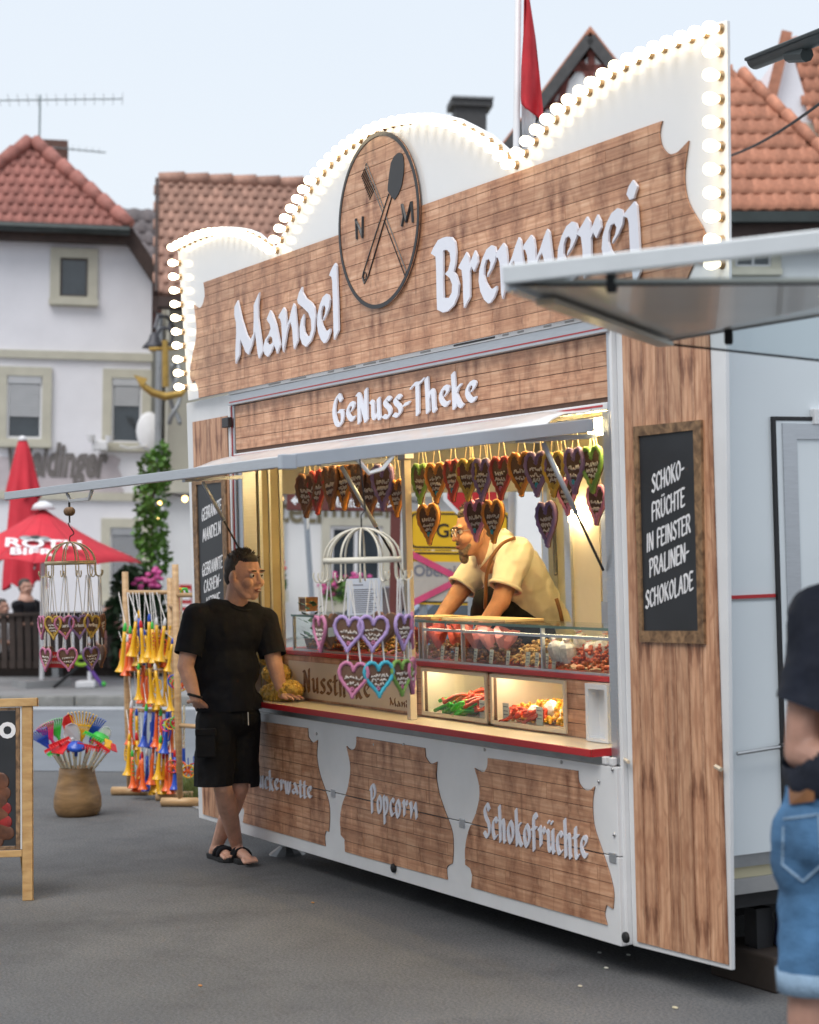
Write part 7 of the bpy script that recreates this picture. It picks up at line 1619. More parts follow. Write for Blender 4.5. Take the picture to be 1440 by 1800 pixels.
# --- passer-by cut by the right edge
pp = empty('person', 'passer-by in navy T-shirt and rolled denim shorts cut by the right edge', 'person', tuple(onZ(1440, 2100))); bpy.context.view_layer.update()
t0 = 5.2; pz = lambda u, v, t=t0: D3(u, v, t)
ph = pz(1462, 1480); pk1, pk2 = pz(1428, 1795), pz(1520, 1790, 5.25); pf1 = Vector((pk1.x, pk1.y, .07)) + FH * .03; pf2 = Vector((pk2.x, pk2.y, .07)); psh1, psh2 = pz(1432, 1085), pz(1650, 1075, 5.3); pn = pz(1545, 1030, 5.25); pe1, pw1 = pz(1412, 1322), pz(1520, 1362, 5.0); ph1 = pz(1580, 1370, 4.95); phd = pn + Vector((0, 0, .20)); pe2 = pz(1690, 1310, 5.3); pw2 = pz(1640, 1400, 5.1)
PF = (RH * .75 + FH * .65).normalized(); HP = Matrix.Translation(phd) @ rot_from(PF)
body = head_prims(HP) + [('c', ph + RH * .1, pn - Vector((0, 0, .25)) , .14, .15), ('c', pn - Vector((0, 0, .2)), pn, .1, .06), ('c', psh1, psh2, .07, .07), ('c', psh1, pe1, .06, .052), ('c', pe1, pe1.lerp(pw1, .4), .051, .05), ('c', pe1.lerp(pw1, .4), pw1, .05, .032), ('c', psh2, pe2, .058, .05), ('c', pe2, pw2, .05, .032), ('c', ph, pk1, .1, .068), ('c', ph + RH * .16, pk2, .1, .068), ('c', pk1, pk1.lerp(pf1, .35), .062, .06), ('c', pk1.lerp(pf1, .35), pf1, .06, .038), ('c', pk2, pk2.lerp(pf2, .35), .062, .06), ('c', pk2.lerp(pf2, .35), pf2, .06, .038)]
for f_ in (pf1, pf2): body.append(('c', f_ + Vector((0, 0, -.035)), f_ + PF * .17 + Vector((0, 0, -.04)), .036, .03))
body += hand_prims(pw1, ph1 - pw1, -FH, 1, .2) + hand_prims(pw2, (0, 0, -1), RH, -1, .2)
pb = blob('body', body, M['skin3'], pp, .007, 3); hair_cap(HP, pb)
pt_ = [('c', pz(1500, 1340), pz(1530, 1120), .19, .19), ('c', psh1 + RH * .02, psh2, .085, .085), ('c', psh1 + RH * .02, psh1.lerp(pe1, .9), .09, .085), ('c', psh2, psh2.lerp(pe2, .55), .085, .08), ('c', pz(1475, 1355), pz(1560, 1355), .15, .15)]
ps = blob('t_shirt', pt_, M['navy'], pp, .01, 5); trim(ps, [(psh1.lerp(pe1, .66), (pe1 - psh1).normalized() - RH * .25, .17), (pz(1500, 1392), (0, 0, -1), .6)]); folds(ps, .03)
dn = [('e', pz(1466, 1470), (.17, .17, .16)), ('e', pz(1440, 1510), (.13, .13, .14)), ('c', ph, pz(1430, 1700), .135, .098), ('c', ph + RH * .17, pz(1525, 1700, 5.25), .13, .098), ('c', pz(1470, 1405), pz(1530, 1405), .14, .14)]
pd = blob('denim_shorts', dn, M['denim'], pp, .009, 4); folds(pd, .022)
for c0, r in ((pz(1430, 1722), .092), (pz(1525, 1722, 5.25), .092)): child(MB().lathe([(r, -.03), (r + .006, -.028), (r + .008, .03), (r, .032), (r - .01, .0), (r, -.03)], 24, M=Matrix.Translation(c0), cap=False).build('rolled_cuff', M['denim_l'], None, smooth=True), pd)
def on_surf(o, u, v, push=.004):
    c = Vector(CP); d = Vector(ray(u, v)).normalized(); mi = o.matrix_world.inverted(); ok, l, n, i = o.ray_cast(mi @ c, (mi.to_3x3() @ d).normalized())
    return (o.matrix_world @ l) - d * push if ok else None
bpy.context.view_layer.update()
lpatch = [on_surf(pd, u, v, .014) for u, v in ((1386, 1384), (1430, 1380), (1432, 1408), (1388, 1414))]
if all(lpatch): 
    q_ = MB().add(lpatch + [p_ - FH * .004 for p_ in lpatch], [(0, 1, 2, 3), (7, 6, 5, 4), (0, 4, 5, 1), (1, 5, 6, 2), (2, 6, 7, 3), (3, 7, 4, 0)]); child(q_.build('leather_patch', M['leather'], None), pd)
pk_ = [(1378, 1440), (1440, 1432), (1446, 1520), (1412, 1550), (1376, 1520), (1378, 1440)]
pts = []
for a, b in zip(pk_[:-1], pk_[1:]):
    for k in range(6): s = on_surf(pd, a[0] + (b[0] - a[0]) * k / 6, a[1] + (b[1] - a[1]) * k / 6, .002); pts += [s] if s else []
if len(pts) > 4: child(MB().tube(pts, .004, 5).build('pocket_seam', M['denim_l'], None), pd)
# --- guests on the terrace, far behind
def guest(label, u, v, t, shirt_m, sitting, fdir):
    gz_ = Vector(dep(u, v, t)); base = Vector((gz_.x, gz_.y, .12)); o = empty('person', label, 'person', tuple(base)); bpy.context.view_layer.update()
    H = Matrix.Translation(gz_) @ rot_from(fdir); d = Vector(fdir).normalized(); s2 = Vector((-d.y, d.x, 0)); nk = gz_ + Vector((0, 0, -.2)); bd = head_prims(H); sh_ = [nk + s2 * k * .19 + Vector((0, 0, -.05)) for k in (1, -1)]; hp = nk + Vector((0, 0, -.52)); bd += [('c', nk, hp, .12, .14), ('c', sh_[0], sh_[1], .06, .06)]
    for s_ in (0, 1):
        el = sh_[s_] + Vector((0, 0, -.26)) + d * .05; wr_ = el + d * .22 + Vector((0, 0, .0)) - s2 * (.08 if s_ == 0 else -.08); bd += [('c', sh_[s_], el, .05, .042), ('c', el, wr_, .04, .03)] + hand_prims(wr_, d, (0, 0, 1), 1 if s_ else -1, .2)
        hp_ = hp + s2 * (.09 if s_ == 0 else -.09); kn2 = hp_ + (d * .42 if sitting else Vector((0, 0, -.40))); ft = kn2 + Vector((0, 0, -.42)); ft.z = max(ft.z, .2); bd += [('c', hp_, kn2, .085, .06), ('c', kn2, ft, .055, .04), ('c', ft, ft + d * .15, .04, .03)]
    b_ = blob('body', bd, M['skin3'], o, .012, 2); hair_cap(H, b_, 1.0, 0)
    blob('shirt', [('c', nk + Vector((0, 0, -.1)), hp, .16, .165), ('c', sh_[0], sh_[1], .08, .08)] + [('c', s, s + Vector((0, 0, -.15)) + d * .03, .07, .065) for s in sh_], shirt_m, o, .014, 3)
    blob('trousers', [('c', hp + s2 * k * .09, hp + s2 * k * .09 + (d * .42 if sitting else Vector((0, 0, -.6))), .11, .08) for k in (1, -1)], M['black_short'], o, .014, 3)
guest('man in black shirt standing behind the terrace railing', 45, 1033, 27.5, M['black_cloth'], False, RH * .8 - FH * .5)
guest('guest in a pale shirt seated behind the railing at the left edge', 3, 1068, 28., pm('pale_shirt', (.5, .5, .52), .8), True, RH)
guest('red-haired guest seated behind the railing near the shrub', 195, 1070, 28., pm('rose_shirt', (.45, .2, .2), .8), True, -RH)
# ------------------------------------------------------------------ street furniture, terrace and greenery behind
def up_frame(p, xdir=RH): 
    x = Vector((xdir.x, xdir.y, 0)).normalized(); y = Vector((-x.y, x.x, 0)); return Matrix(((x.x, y.x, 0, p[0]), (x.y, y.y, 0, p[1]), (0, 0, 1, p[2]), (0, 0, 0, 1)))
def gpos(u, v, z=0.): return Vector(onZ(u, v, z))
# flag behind the trailer
fp_ = Vector(dep(908, 240, 13.2)); fb = fp_ - UPG * (fp_.z / UPG.z); fl_ = empty('flag_pole', 'white pole with limp red and white flag behind the sign', 'flag', M=Matrix.Translation(fb)); k13 = 13.2 / 3400
MB().tube([(0, 0, 0), tuple(UPG * 4.2), tuple(UPG * 6.2)], [.03, .024, .022], 10).build('pole', M['winframe'], fl_, smooth=True)
def fpt(u, v, d=0.): return Vector(dep(u, v, 13.15 + d)) - fb
def cloth(rows, name, m):
    V = []; n = len(rows[0]); F = []
    for r in rows: V += r
    for i in range(len(rows) - 1):
        for j in range(n - 1): F.append((i * n + j, i * n + j + 1, (i + 1) * n + j + 1, (i + 1) * n + j))
    o = MB().add(V, F).build(name, m, fl_, smooth=True); s = o.modifiers.new('s', 'SOLIDIFY'); s.thickness = .004; return o
cloth([[fpt(a + (b - a) * t, v + dv * t, .05 * math.sin(6 * t + v * .02)) for t in np.linspace(0, 1, 9)] for v, a, b, dv in ((-60, 920, 925, 0), (0, 921, 931, 2), (60, 920, 941, 6), (120, 917, 949, 12), (170, 916, 955, 22), (182, 917, 955, 28), (190, 924, 953, 22))], 'red_cloth', pm('red_flag', (.50, .02, .03), .7, var=.15, scale=8))
cloth([[fpt(a + (b - a) * t, v + dv * t, .08 + .04 * math.sin(5 * t)) for t in np.linspace(0, 1, 7)] for v, a, b, dv in ((150, 916, 936, 20), (200, 917, 942, 8), (250, 918, 938, 8))], 'white_cloth', M['winframe'])
# terrace railing
f0, f1 = gpos(-60, 1206), gpos(200, 1206); f0.z = f1.z = .12; FM = up_frame(f0, (f1 - f0)); flen = (f1 - f0).length
M['dark_slat'] = pm('dark_brown_slat', (.045, .03, .024), .65, var=.3, scale=6)
rl = empty('terrace_railing', 'dark brown slatted terrace railing before the inn', 'railing', M=FM); n = int(flen / .128)
sme_ = MB().box(-.045, .045, -.012, .012, .13, .86).mesh('slat'); sme_.materials.append(M['dark_slat'])
for i in range(n + 1): o = mo('slat', sme_, M['dark_slat'], rl); o.location = (i * .128, random.uniform(-.004, .004), 0)
for z in (.19, .80): MB().box(-.05, flen + .05, .013, .05, z - .04, z + .04).build('rail', M['dark_slat'], rl)
MB().box(-.06, flen + .06, -.05, .07, .861, .90).build('handrail', M['dark_slat'], rl)
for x in np.arange(.1, flen, 1.35): MB().box(x - .05, x + .05, -.02, .1, 0, .13).build('foot', M['alu_dark'], rl)
dk = MB().box(-.2, flen + 2.5, .2, 3.2, -.1, .16, FM); tag(dk.build('terrace_deck', M['dark_slat']), kind='structure')
# parasols
M['parasol'] = pm('red_parasol_cloth', (.58, .025, .045), .75, var=.12, scale=3, bump=.3)
ub = Vector(dep(72, 1150, 25.)); ub.z = .12; pa = empty('open_parasol', 'open red beer parasol over the terrace', 'parasol', tuple(ub)); s25 = 25. / 3400
ap = Vector(dep(76, 893, 25.)) - ub; rim = [Vector(dep(u, v, 25. + d)) - ub for u, v, d in ((-95, 978, .2), (-10, 985, -1.2), (60, 990, -1.45), (165, 992, -1.0), (250, 990, .4), (215, 975, 1.5), (90, 965, 1.7), (-40, 965, 1.4))]
q = MB(); 
for i in range(8):
    a, b = rim[i], rim[(i + 1) % 8]; V = [ap]; F = []
    for r in range(1, 6):
        for c in range(7): t = r / 5; s = c / 6; p = ap.lerp(a.lerp(b, s), t); p.z -= .05 * math.sin(math.pi * t) * 1.0 + .05 * math.sin(math.pi * s) * t * -.6; V.append(p)
    F += [(0, 1 + c, 2 + c) for c in range(6)] + [(1 + r * 7 + c, 1 + (r + 1) * 7 + c, 2 + (r + 1) * 7 + c, 2 + r * 7 + c) for r in range(4) for c in range(6)]
    o = MB().add(V, F).build('canopy_panel', M['parasol'], pa, smooth=True); sd_ = o.modifiers.new('s', 'SOLIDIFY'); sd_.thickness = .006
    MB().tube([ap + Vector((0, 0, -.16)), a + Vector((0, 0, -.07))], .012, 5).build('rib', M['alu_dark'], pa)
MB().tube([(0, 0, 0), ap + Vector((0, 0, -.02))], .03, 8).build('pole', M['winframe'], pa); MB().lathe([(.16, -.02), (.12, .05), (.04, .09)], 12, M=Matrix.Translation(ap)).build('cap', M['winframe'], pa, smooth=True); MB().box(-.3, .3, -.3, .3, 0, .09).build('base', M['pave'], pa)
nrm = (rim[1] - ap).cross(rim[3] - ap).normalized(); nrm = -nrm if nrm.dot(FWD) > 0 else nrm; tdir = (rim[3] - rim[1]).normalized(); updir = nrm.cross(tdir); updir = -updir if updir.z < 0 else updir
for txt, u, v, sz in (('ROTH', 6, 960, .28), ('BIER', 16, 974, .22)):
    me = font_mesh(txt, sz, .004, bold=.007); o = mo('printed_word', me, M['chalk_white'], pa); d = Vector(ray(u, v)); den = nrm.dot(d); P0 = ub + rim[2]; t = nrm.dot(ub + rim[1].lerp(rim[3], .5) + nrm * .10 - Vector(CP)) / den; P = Vector(CP) + d * t - ub
    o.matrix_local = Matrix(((tdir.x, updir.x, nrm.x, P.x), (tdir.y, updir.y, nrm.y, P.y), (tdir.z, updir.z, nrm.z, P.z), (0, 0, 0, 1))) @ Matrix.Diagonal((1.25, 1, 1, 1))
d = Vector(ray(60, 945)); t = nrm.dot(ub + rim[1].lerp(rim[3], .5) + nrm * .10 - Vector(CP)) / nrm.dot(d); P = Vector(CP) + d * t - ub
for k, (dx_, m_) in enumerate(((-.1, M['alu_dark']), (0.02, M['gutter']), (.12, M['alu_dark']))): MB().ball(P + tdir * dx_ - updir * .02 * (k != 1), .09, 8, 6, (1, .2, .6), Matrix(((tdir.x, nrm.x, updir.x), (tdir.y, nrm.y, updir.y), (tdir.z, nrm.z, updir.z))).to_4x4()).build('emblem_mark', m_, pa, smooth=True)
cb = Vector(dep(48, 1150, 29.5)); cb.z = .12; pc = empty('closed_parasol', 'closed red parasol standing behind the open one', 'parasol', tuple(cb)); zt3 = float(dep(46, 772, 29.5)[2]) - .12; zb3 = float(dep(46, 1052, 29.5)[2]) - .12
def folded(z0, z1, r0, r1, nm_):
    V = []; N = 28; K = 9
    for k in range(K):
        t = k / (K - 1); z = z0 + (z1 - z0) * t; r = r0 + (r1 - r0) * t ** .8
        for i in range(N): a = 2 * math.pi * i / N; rr = r * (1 + .22 * math.sin(7 * a + 2 * t) * t); V.append((rr * math.cos(a), rr * math.sin(a), z + (.08 * math.sin(4 * a) if k == K - 1 else 0)))
    MB().add(V, [(k * N + i, k * N + (i + 1) % N, (k + 1) * N + (i + 1) % N, (k + 1) * N + i) for k in range(K - 1) for i in range(N)]).build(nm_, M['parasol'], pc, smooth=True)
folded(zt3, zt3 - .85, .06, .24, 'upper_cloth'); folded(zt3 - .55, zb3 + .2, .17, .30, 'canopy'); MB().tube([(0, 0, 0), (0, 0, zt3 + .03)], .03, 8).build('pole', M['winframe'], pc); MB().lathe([(.08, 0), (.05, .06), (.01, .08)], 10, M=Matrix.Translation((0, 0, zt3 - .02))).build('cap', M['winframe'], pc, smooth=True); MB().box(-.3, .3, -.3, .3, 0, .09).build('base', M['pave'], pc)
# leafy things
def leaf_mat(name, c): 
    m = pm(name, c, .5, var=.45, scale=3.5, spec=.4); return m
M['leaf'] = leaf_mat('ivy_leaf', (.085, .19, .03)); M['leaf_d'] = leaf_mat('dark_shrub_leaf', (.022, .055, .020)); M['petal_p'] = pm('pink_petal', (.55, .06, .26), .5, var=.2); M['petal_r'] = pm('red_petal', (.55, .02, .03), .5, var=.2); M['stem'] = pm('brown_stem', (.08, .05, .03), .8, var=.2)
def leaves(vols, n, sz):
    b = MB(); tot = sum(v[1][0] * v[1][1] * v[1][2] for v in vols)
    for c, r in vols:
        for k in range(int(n * r[0] * r[1] * r[2] / tot)):
            d = Vector((random.gauss(0, 1), random.gauss(0, 1), random.gauss(0, 1))).normalized() * random.uniform(.55, 1.08) ** .6
            p = Vector(c) + Vector((d.x * r[0], d.y * r[1], d.z * r[2])); a = Vector((random.gauss(0, 1), random.gauss(0, 1), random.gauss(0, .6))).normalized(); s = a.orthogonal().normalized() * sz * random.uniform(.6, 1.2); a = a * sz * random.uniform(.8, 1.4)
            b.add([p - a * .5, p + s * .45, p + a * .6, p - s * .45], [(0, 1, 2, 3)])
    return b
def plant(name, label, cat, base, vols, n, sz, m, stems, petals=None, pot=None):
    o = empty(name, label, cat, tuple(base)); rel_ = [(Vector(c) - base, r) for c, r in vols]
    cr_ = leaves(rel_, n, sz).build('foliage', m, o)
    for s in stems: MB().tube([Vector(p) - base for p in s], [.035, .022, .012][:len(s)] if len(s) < 4 else .02, 6).build('stem', M['stem'], o)
    if petals:
        b = MB()
        for c, r, n_ in petals[1]:
            for k in range(n_): d = Vector((random.uniform(-1, 1) * r[0], random.uniform(-1, 1) * r[1], random.uniform(-1, 1) * r[2])); b.ball(Vector(c) - base + d, .045, 6, 4, (1, 1, .7))
        b.build('blossoms', petals[0], o)
    if pot: MB().lathe(pot, 14).build('pot', pm('terracotta', (.32, .12, .07), .8, var=.15), o, smooth=True)
    return o
Z12 = .12
def P3(u, v, t): return Vector(dep(u, v, t))
ib = P3(268, 1150, 27.); ib.z = Z12
plant('climbing_ivy', 'tall climbing ivy on the corner of the guest house', 'ivy', ib, [(P3(282, 802, 27), (.12, .15, .16)), (P3(272, 830, 27), (.22, .25, .30)), (P3(266, 880, 27), (.18, .25, .4)), (P3(264, 930, 27), (.18, .25, .4)), (P3(270, 975, 27), (.2, .25, .35)), (P3(284, 800, 27), (.1, .12, .2))], 950, .085, M['leaf'], [[ib, P3(266, 960, 27), P3(272, 830, 27)]])
sb2 = P3(236, 1180, 26.5); sb2.z = Z12
plant('dark_shrub', 'dense dark shrub with pink blossoms beside the railing', 'shrub', sb2, [(P3(240, 1040, 26.5), (.32, .35, .35)), (P3(222, 1090, 26.5), (.28, .3, .4)), (P3(258, 1100, 26.5), (.33, .35, .5)), (P3(245, 1150, 26.5), (.38, .4, .35)), (P3(226, 1020, 26.5), (.2, .2, .2))], 2600, .09, M['leaf_d'], [[sb2, P3(238, 1100, 26.5), P3(240, 1050, 26.5)], [sb2, P3(255, 1110, 26.5), P3(262, 1060, 26.5)]], (M['petal_p'], [(P3(270, 1015, 26.2), (.12, .1, .12), 14), (P3(250, 1030, 26.2), (.1, .1, .1), 8)]), [(.18, 0), (.22, .25), (.24, .28)])
for i, (u, v, w_, m, lab) in enumerate(((480, 1022, .35, 'petal_r', 'flower box with red geraniums under the left guest house window'), (608, 1040, .75, 'petal_p', 'flower box with pink petunias under the middle guest house window'), (755, 1045, .5, 'petal_r', 'flower box with red flowers under the right guest house window'))):
    c = P3(u, v, 30.4); o = plant('flower_box', lab, 'flower box', c - Vector((0, 0, .3)), [(c, (w_, .15, .22))], 420, .09, M['leaf'], [], (M[m], [(c + Vector((0, -.0, .08)) - FH * .12, (w_, .12, .22), 40)])); MB().box(-w_, w_, -.1, .1, -.02, .16).build('box', M['surround'], o); o.rotation_euler = (0, 0, 0)
# string of lights along the guest house
slx = empty('string_lights', 'string of small warm bulbs along the guest house cornice', 'lights', tuple(P3(300, 872, 28.)));
o0 = P3(300, 872, 28.); ptsL = [P3(u, v, 28.) for u, v in ((262, 868), (277, 905), (283, 878), (300, 868), (325, 872), (400, 866), (492, 871), (620, 868), (742, 884))]
MB().tube([p - o0 for p in smooth_line(ptsL, 4)], .012, 5).build('cable', M['rubber'], slx)
M['warm_bulb'] = emis('warm_bulb', (1.0, .62, .22), 7)
for u, v in ((277, 910), (283, 883), (325, 877), (492, 877), (742, 890)): MB().ball(P3(u, v, 28.) - o0, .045, 8, 6).build('bulb', M['warm_bulb'], slx, smooth=True)
# red notice on the guest house wall, near the wing
nx0, nz0 = lb(314, 1100), lb(337, 1028); rp = MB().box(0, nz0[0] - nx0[0], -.03, -.004, 0, nz0[1] - nx0[1]).build('red_notice', M['red']); rp.matrix_world = B @ Matrix.Translation((nx0[0], 0, nx0[1])); tag(rp, 'red notice board on the white wall left of the trailer', 'notice')
for k in range(5): MB().box(.03, .18, -.034, -.0305, .08 + .11 * k, .13 + .11 * k).build('text_line', M['chalk_white'], rp)
# brown direction sign, leaning grey post, town sign, stop sign, parked car: seen through the trailer
M['sign_brown'] = pm('brown_sign', (.13, .035, .030), .5, var=.08); M['sign_yellow'] = pm('yellow_sign', (.72, .42, .01), .45, var=.05); M['sign_post'] = pm('galvanised_post', (.30, .33, .37), .5, metal=.4, var=.1)
def board_frame(u, v, t, psi=0.): return frame(u, v, t, psi)
SB = board_frame(600, 880, 19., .05); lsb = lambda u, v, y=0.: loc(SB, u, v, y)
ds = empty('direction_sign', 'brown tourist direction sign with white arrow', 'sign', M=SB); a, b = lsb(504, 897), lsb(703, 866); MB().box(a[0], b[0], -.01, .01, a[1], b[1]).build('plate', M['sign_brown'], ds, bevel=.01)
me = font_mesh('Mainterrasse', .16, .001, bold=.002); o = mo('lettering', me, M['chalk_white'], ds); p = lsb(583, 891); wd_ = max(v.co.x for v in me.vertices); p2 = lsb(668, 890); o.matrix_local = Matrix.Translation((p[0], -.013, p[1])) @ UPRIGHT @ Matrix.Diagonal(((p2[0] - p[0]) / wd_, 1, 1, 1))
p = lsb(520, 880); MB().prism([[(p[0] - .05, p[1]), (p[0] + .0, p[1] + .05), (p[0] + .0, p[1] + .018), (p[0] + .1, p[1] + .018), (p[0] + .1, p[1] - .018), (p[0], p[1] - .018), (p[0], p[1] - .05)]], -.014, -.011).build('arrow', M['chalk_white'], ds)
p = lsb(681, 881); MB().tube([(p[0] + .055 * math.cos(x), -.013, p[1] + .055 * math.sin(x)) for x in np.linspace(0, 2 * math.pi, 18, endpoint=False)], .008, 5, closed=True).build('ball_icon', M['chalk_white'], ds); MB().ball((p[0], -.012, p[1]), .02, 8, 5, (1, .2, 1)).build('ball_icon', M['chalk_white'], ds)
for u in (696,): q0 = lsb(u, 890); MB().box(q0[0] - .05, q0[0] + .05, .011, .07, -.5, q0[1] + .2).build('post', M['sign_brown'], ds)
gp = empty('leaning_post', 'thin leaning grey post with a paper slip taped on', 'post', tuple(Vector(onZ(560, 1225)))); g1 = Vector(onZ(560, 1225)); t_ = float((RC @ (np.array(g1) - CP))[2]); MB().tube([(0, 0, 0), Vector(dep(538, 905, t_)) - g1], .035, 8).build('pole', M['sign_post'], gp); c = Vector(dep(541, 915, t_ - .05)) - g1; MB().prism([[(c.x - .03, c.z + .12), (c.x + .06, c.z + .1), (c.x + .02, c.z - .1), (c.x - .05, c.z - .12)]], c.y - .003, c.y).build('paper_slip', M['card'], gp)
TS = board_frame(805, 930, 17., -.12); lts = lambda u, v, y=0.: loc(TS, u, v, y)
ts = empty('town_sign', 'yellow town exit sign with black rim and crossed-out lower field', 'sign', M=TS); a, b = lts(719, 966), lts(897, 900); 
def rrect(x0, x1, z0, z1, r): return [(x + r * math.cos(t), z + r * math.sin(t)) for (x, z), ts_ in (((x1 - r, z1 - r), (0, 90)), ((x0 + r, z1 - r), (90, 180)), ((x0 + r, z0 + r), (180, 270)), ((x1 - r, z0 + r), (270, 360))) for t in np.radians(np.linspace(*ts_, 5))]
MB().prism([rrect(a[0], b[0], a[1], b[1], .05)], -.006, .006).build('upper_field', M['sign_yellow'], ts); MB().prism([rrect(a[0] + .015, b[0] - .015, a[1] + .015, b[1] - .015, .045), rrect(a[0] + .03, b[0] - .03, a[1] + .03, b[1] - .03, .04)], -.009, -.0065).build('rim', M['black'], ts)
me = font_mesh('Gaibach', .17, .001, bold=.003); o = mo('lettering', me, M['black'], ts); p = lts(766, 944); o.matrix_local = Matrix.Translation((p[0], -.0085, p[1])) @ UPRIGHT
a2, b2_ = lts(719, 1062), lts(897, 968); MB().prism([rrect(a2[0], b2_[0], a2[1], b2_[1] - .01, .05)], -.006, .006).build('lower_field', M['sign_yellow'], ts); MB().prism([rrect(a2[0] + .015, b2_[0] - .015, a2[1] + .015, b2_[1] - .025, .045), rrect(a2[0] + .03, b2_[0] - .03, a2[1] + .03, b2_[1] - .04, .04)], -.009, -.0065).build('rim', M['black'], ts)
MB().box(a2[0] + .03, b2_[0] - .03, -.0085, -.0065, a2[1] + .03, lts(800, 988)[1]).build('white_cover', pm('grey_film', (.42, .38, .34), .5, var=.1), ts)
me = font_mesh('Obereisenheim', .14, .001, bold=.004); o = mo('lettering', me, pm('grey_print', (.17, .17, .2), .6), ts); p = lts(727, 1012); wd_ = max(v.co.x for v in me.vertices); p2 = lts(888, 1012); o.matrix_local = Matrix.Translation((p[0], -.0105, p[1])) @ UPRIGHT @ Matrix.Diagonal(((p2[0] - p[0]) / wd_, 1, 1, 1))
M['tape'] = pm('red_barrier_tape', (.56, .06, .16), .5, var=.15)
for pa_, pb_ in (((720, 972), (895, 1062)), ((722, 1062), (895, 975))): x, y = lts(*pa_), lts(*pb_); MB().beam((x[0], -.016, x[1]), (y[0], -.016, y[1]), .004, .055).build('red_bar', M['tape'], ts)
for u in (745, 880): x, z = lts(u, 950); MB().tube([(x, .04, -.6), (x, .04, lts(u, 905)[1])], .035, 8).build('post', M['sign_post'], ts)
OS = board_frame(832, 870, 15.5, .0); x, z = loc(OS, 832, 858); ss_ = empty('red_stop_board', 'red octagonal stop board with white edge behind the vendor', 'sign', M=OS)
oc = lambda r: [(x + r * math.cos(math.radians(22.5 + 45 * k)), z + r * math.sin(math.radians(22.5 + 45 * k))) for k in range(8)]
MB().prism([oc(.26)], -.004, .004).build('white_plate', M['winframe'], ss_); MB().prism([oc(.225)], -.007, -.0045).build('red_field', M['red'], ss_); MB().tube([(x, .03, -.8), (x, .03, z + .2)], .03, 8).build('post', M['sign_post'], ss_)
# parked car
cg = Vector(dep(800, 1120, 20.)); cg.z = 0; cx_ = (RH * .9 + FH * .43).normalized(); ca_ = empty('parked_car', 'silver blue parked car seen through the trailer', 'car', M=up_frame(cg, cx_)); M['carpaint'] = pm('silver_blue_paint', (.26, .31, .40), .25, metal=.5, var=.05, coat=.8)
sec = [(-2.1, .25), (-2.15, .55), (-2.0, .82), (-1.2, .95), (-.55, 1.40), (.9, 1.45), (1.7, 1.02), (2.05, .92), (2.1, .5), (2.05, .25)]
V = []; 
for y, kz, s_ in ((-.85, .92, 1.), (-.88, .98, 1.), (-.6, 1., 1.), (.6, 1., 1.), (.88, .98, 1.), (.85, .92, 1.)): V += [(xx * s_, y * (.82 if zz > 1.1 else 1), zz * kz) for xx, zz in sec]
n = len(sec); MB().add(V, [(j * n + i, j * n + i + 1, (j + 1) * n + i + 1, (j + 1) * n + i) for j in range(5) for i in range(n - 1)] + [tuple(range(n)), tuple(range(6 * n - 1, 5 * n - 1, -1))]).build('body', M['carpaint'], ca_, smooth=False, bevel=.03)
MB().add([(-1.22, -.66, .985), (-.58, -.58, 1.385), (-.58, .58, 1.385), (-1.22, .66, .985)], [(0, 1, 2, 3)]).build('windscreen', M['pane'], ca_); MB().add([(1.66, -.66, 1.07), (.95, -.58, 1.43), (.95, .58, 1.43), (1.66, .66, 1.07)], [(0, 1, 2, 3)]).build('rear_window', M['pane'], ca_)
for sy in (-1, 1): MB().add([(-1.0, .885 * sy, .96), (-.5, .765 * sy, 1.32), (.85, .765 * sy, 1.34), (1.4, .885 * sy, .98)], [(0, 1, 2, 3)]).build('side_window', M['pane'], ca_)
for x in (-1.35, 1.3):
    for sy in (-.80, .80): w_ = MB().lathe([(.18, -.1), (.30, -.1), (.32, -.07), (.32, .07), (.30, .1), (.18, .1)], 20, M=Matrix(((1, 0, 0, x), (0, 0, 1, sy), (0, -1, 0, .32), (0, 0, 0, 1)))).build('wheel', M['rubber'], ca_, smooth=True); MB().lathe([(.01, -.11), (.19, -.105), (.19, .105), (.01, .11)], 16, M=Matrix(((1, 0, 0, x), (0, 0, 1, sy), (0, -1, 0, .32), (0, 0, 0, 1)))).build('rim', M['alu'], w_, smooth=True)
for sy in (-.6, .6): MB().box(-2.16, -2.10, sy - .18, sy + .18, .58, .70).build('headlight', M['glass_edge'], ca_, bevel=.02)
# folded stand with lime ribbon before the kerb
sg_ = gpos(165, 1208, .12); stn = empty('folding_stand', 'small stand with lime ribbon, dark and purple legs on a white foot', 'stand', M=up_frame(sg_)); kk = float((RC @ (np.array(sg_) - CP))[2]) / 3400
PX = lambda u, v: Vector(((u - 165) * kk, 0, (1208 - v) * kk))
MB().tube([PX(94, 1207), PX(140, 1170)], .022, 6).build('leg', M['rubber'], stn); MB().tube([PX(154, 1168), PX(180, 1206)], .026, 6).build('leg', pm('purple_tube', (.14, .05, .32), .4, var=.1), stn); MB().ball(PX(182, 1207) + Vector((0, 0, .03)), .035, 8, 6).build('rubber_tip', TC['green'], stn, smooth=True)
MB().tube([PX(158, 1180), PX(158, 1202)], .03, 6).build('post', M['winframe'], stn); MB().box(PX(136, 0).x, PX(170, 0).x, -.15, .15, 0, .09).build('foot', M['winframe'], stn, bevel=.02)
b = MB(); [b.tube([tuple(PX(145 + 11 * math.cos(a), 1161 + 7 * math.sin(a)) + Vector((0, .04 * k, 0))) for a in np.linspace(0, 5.5, 12)], .022, 6) for k in (-1, 0, 1)]; b.build('lime_ribbon', TC['lime'], stn, smooth=True)
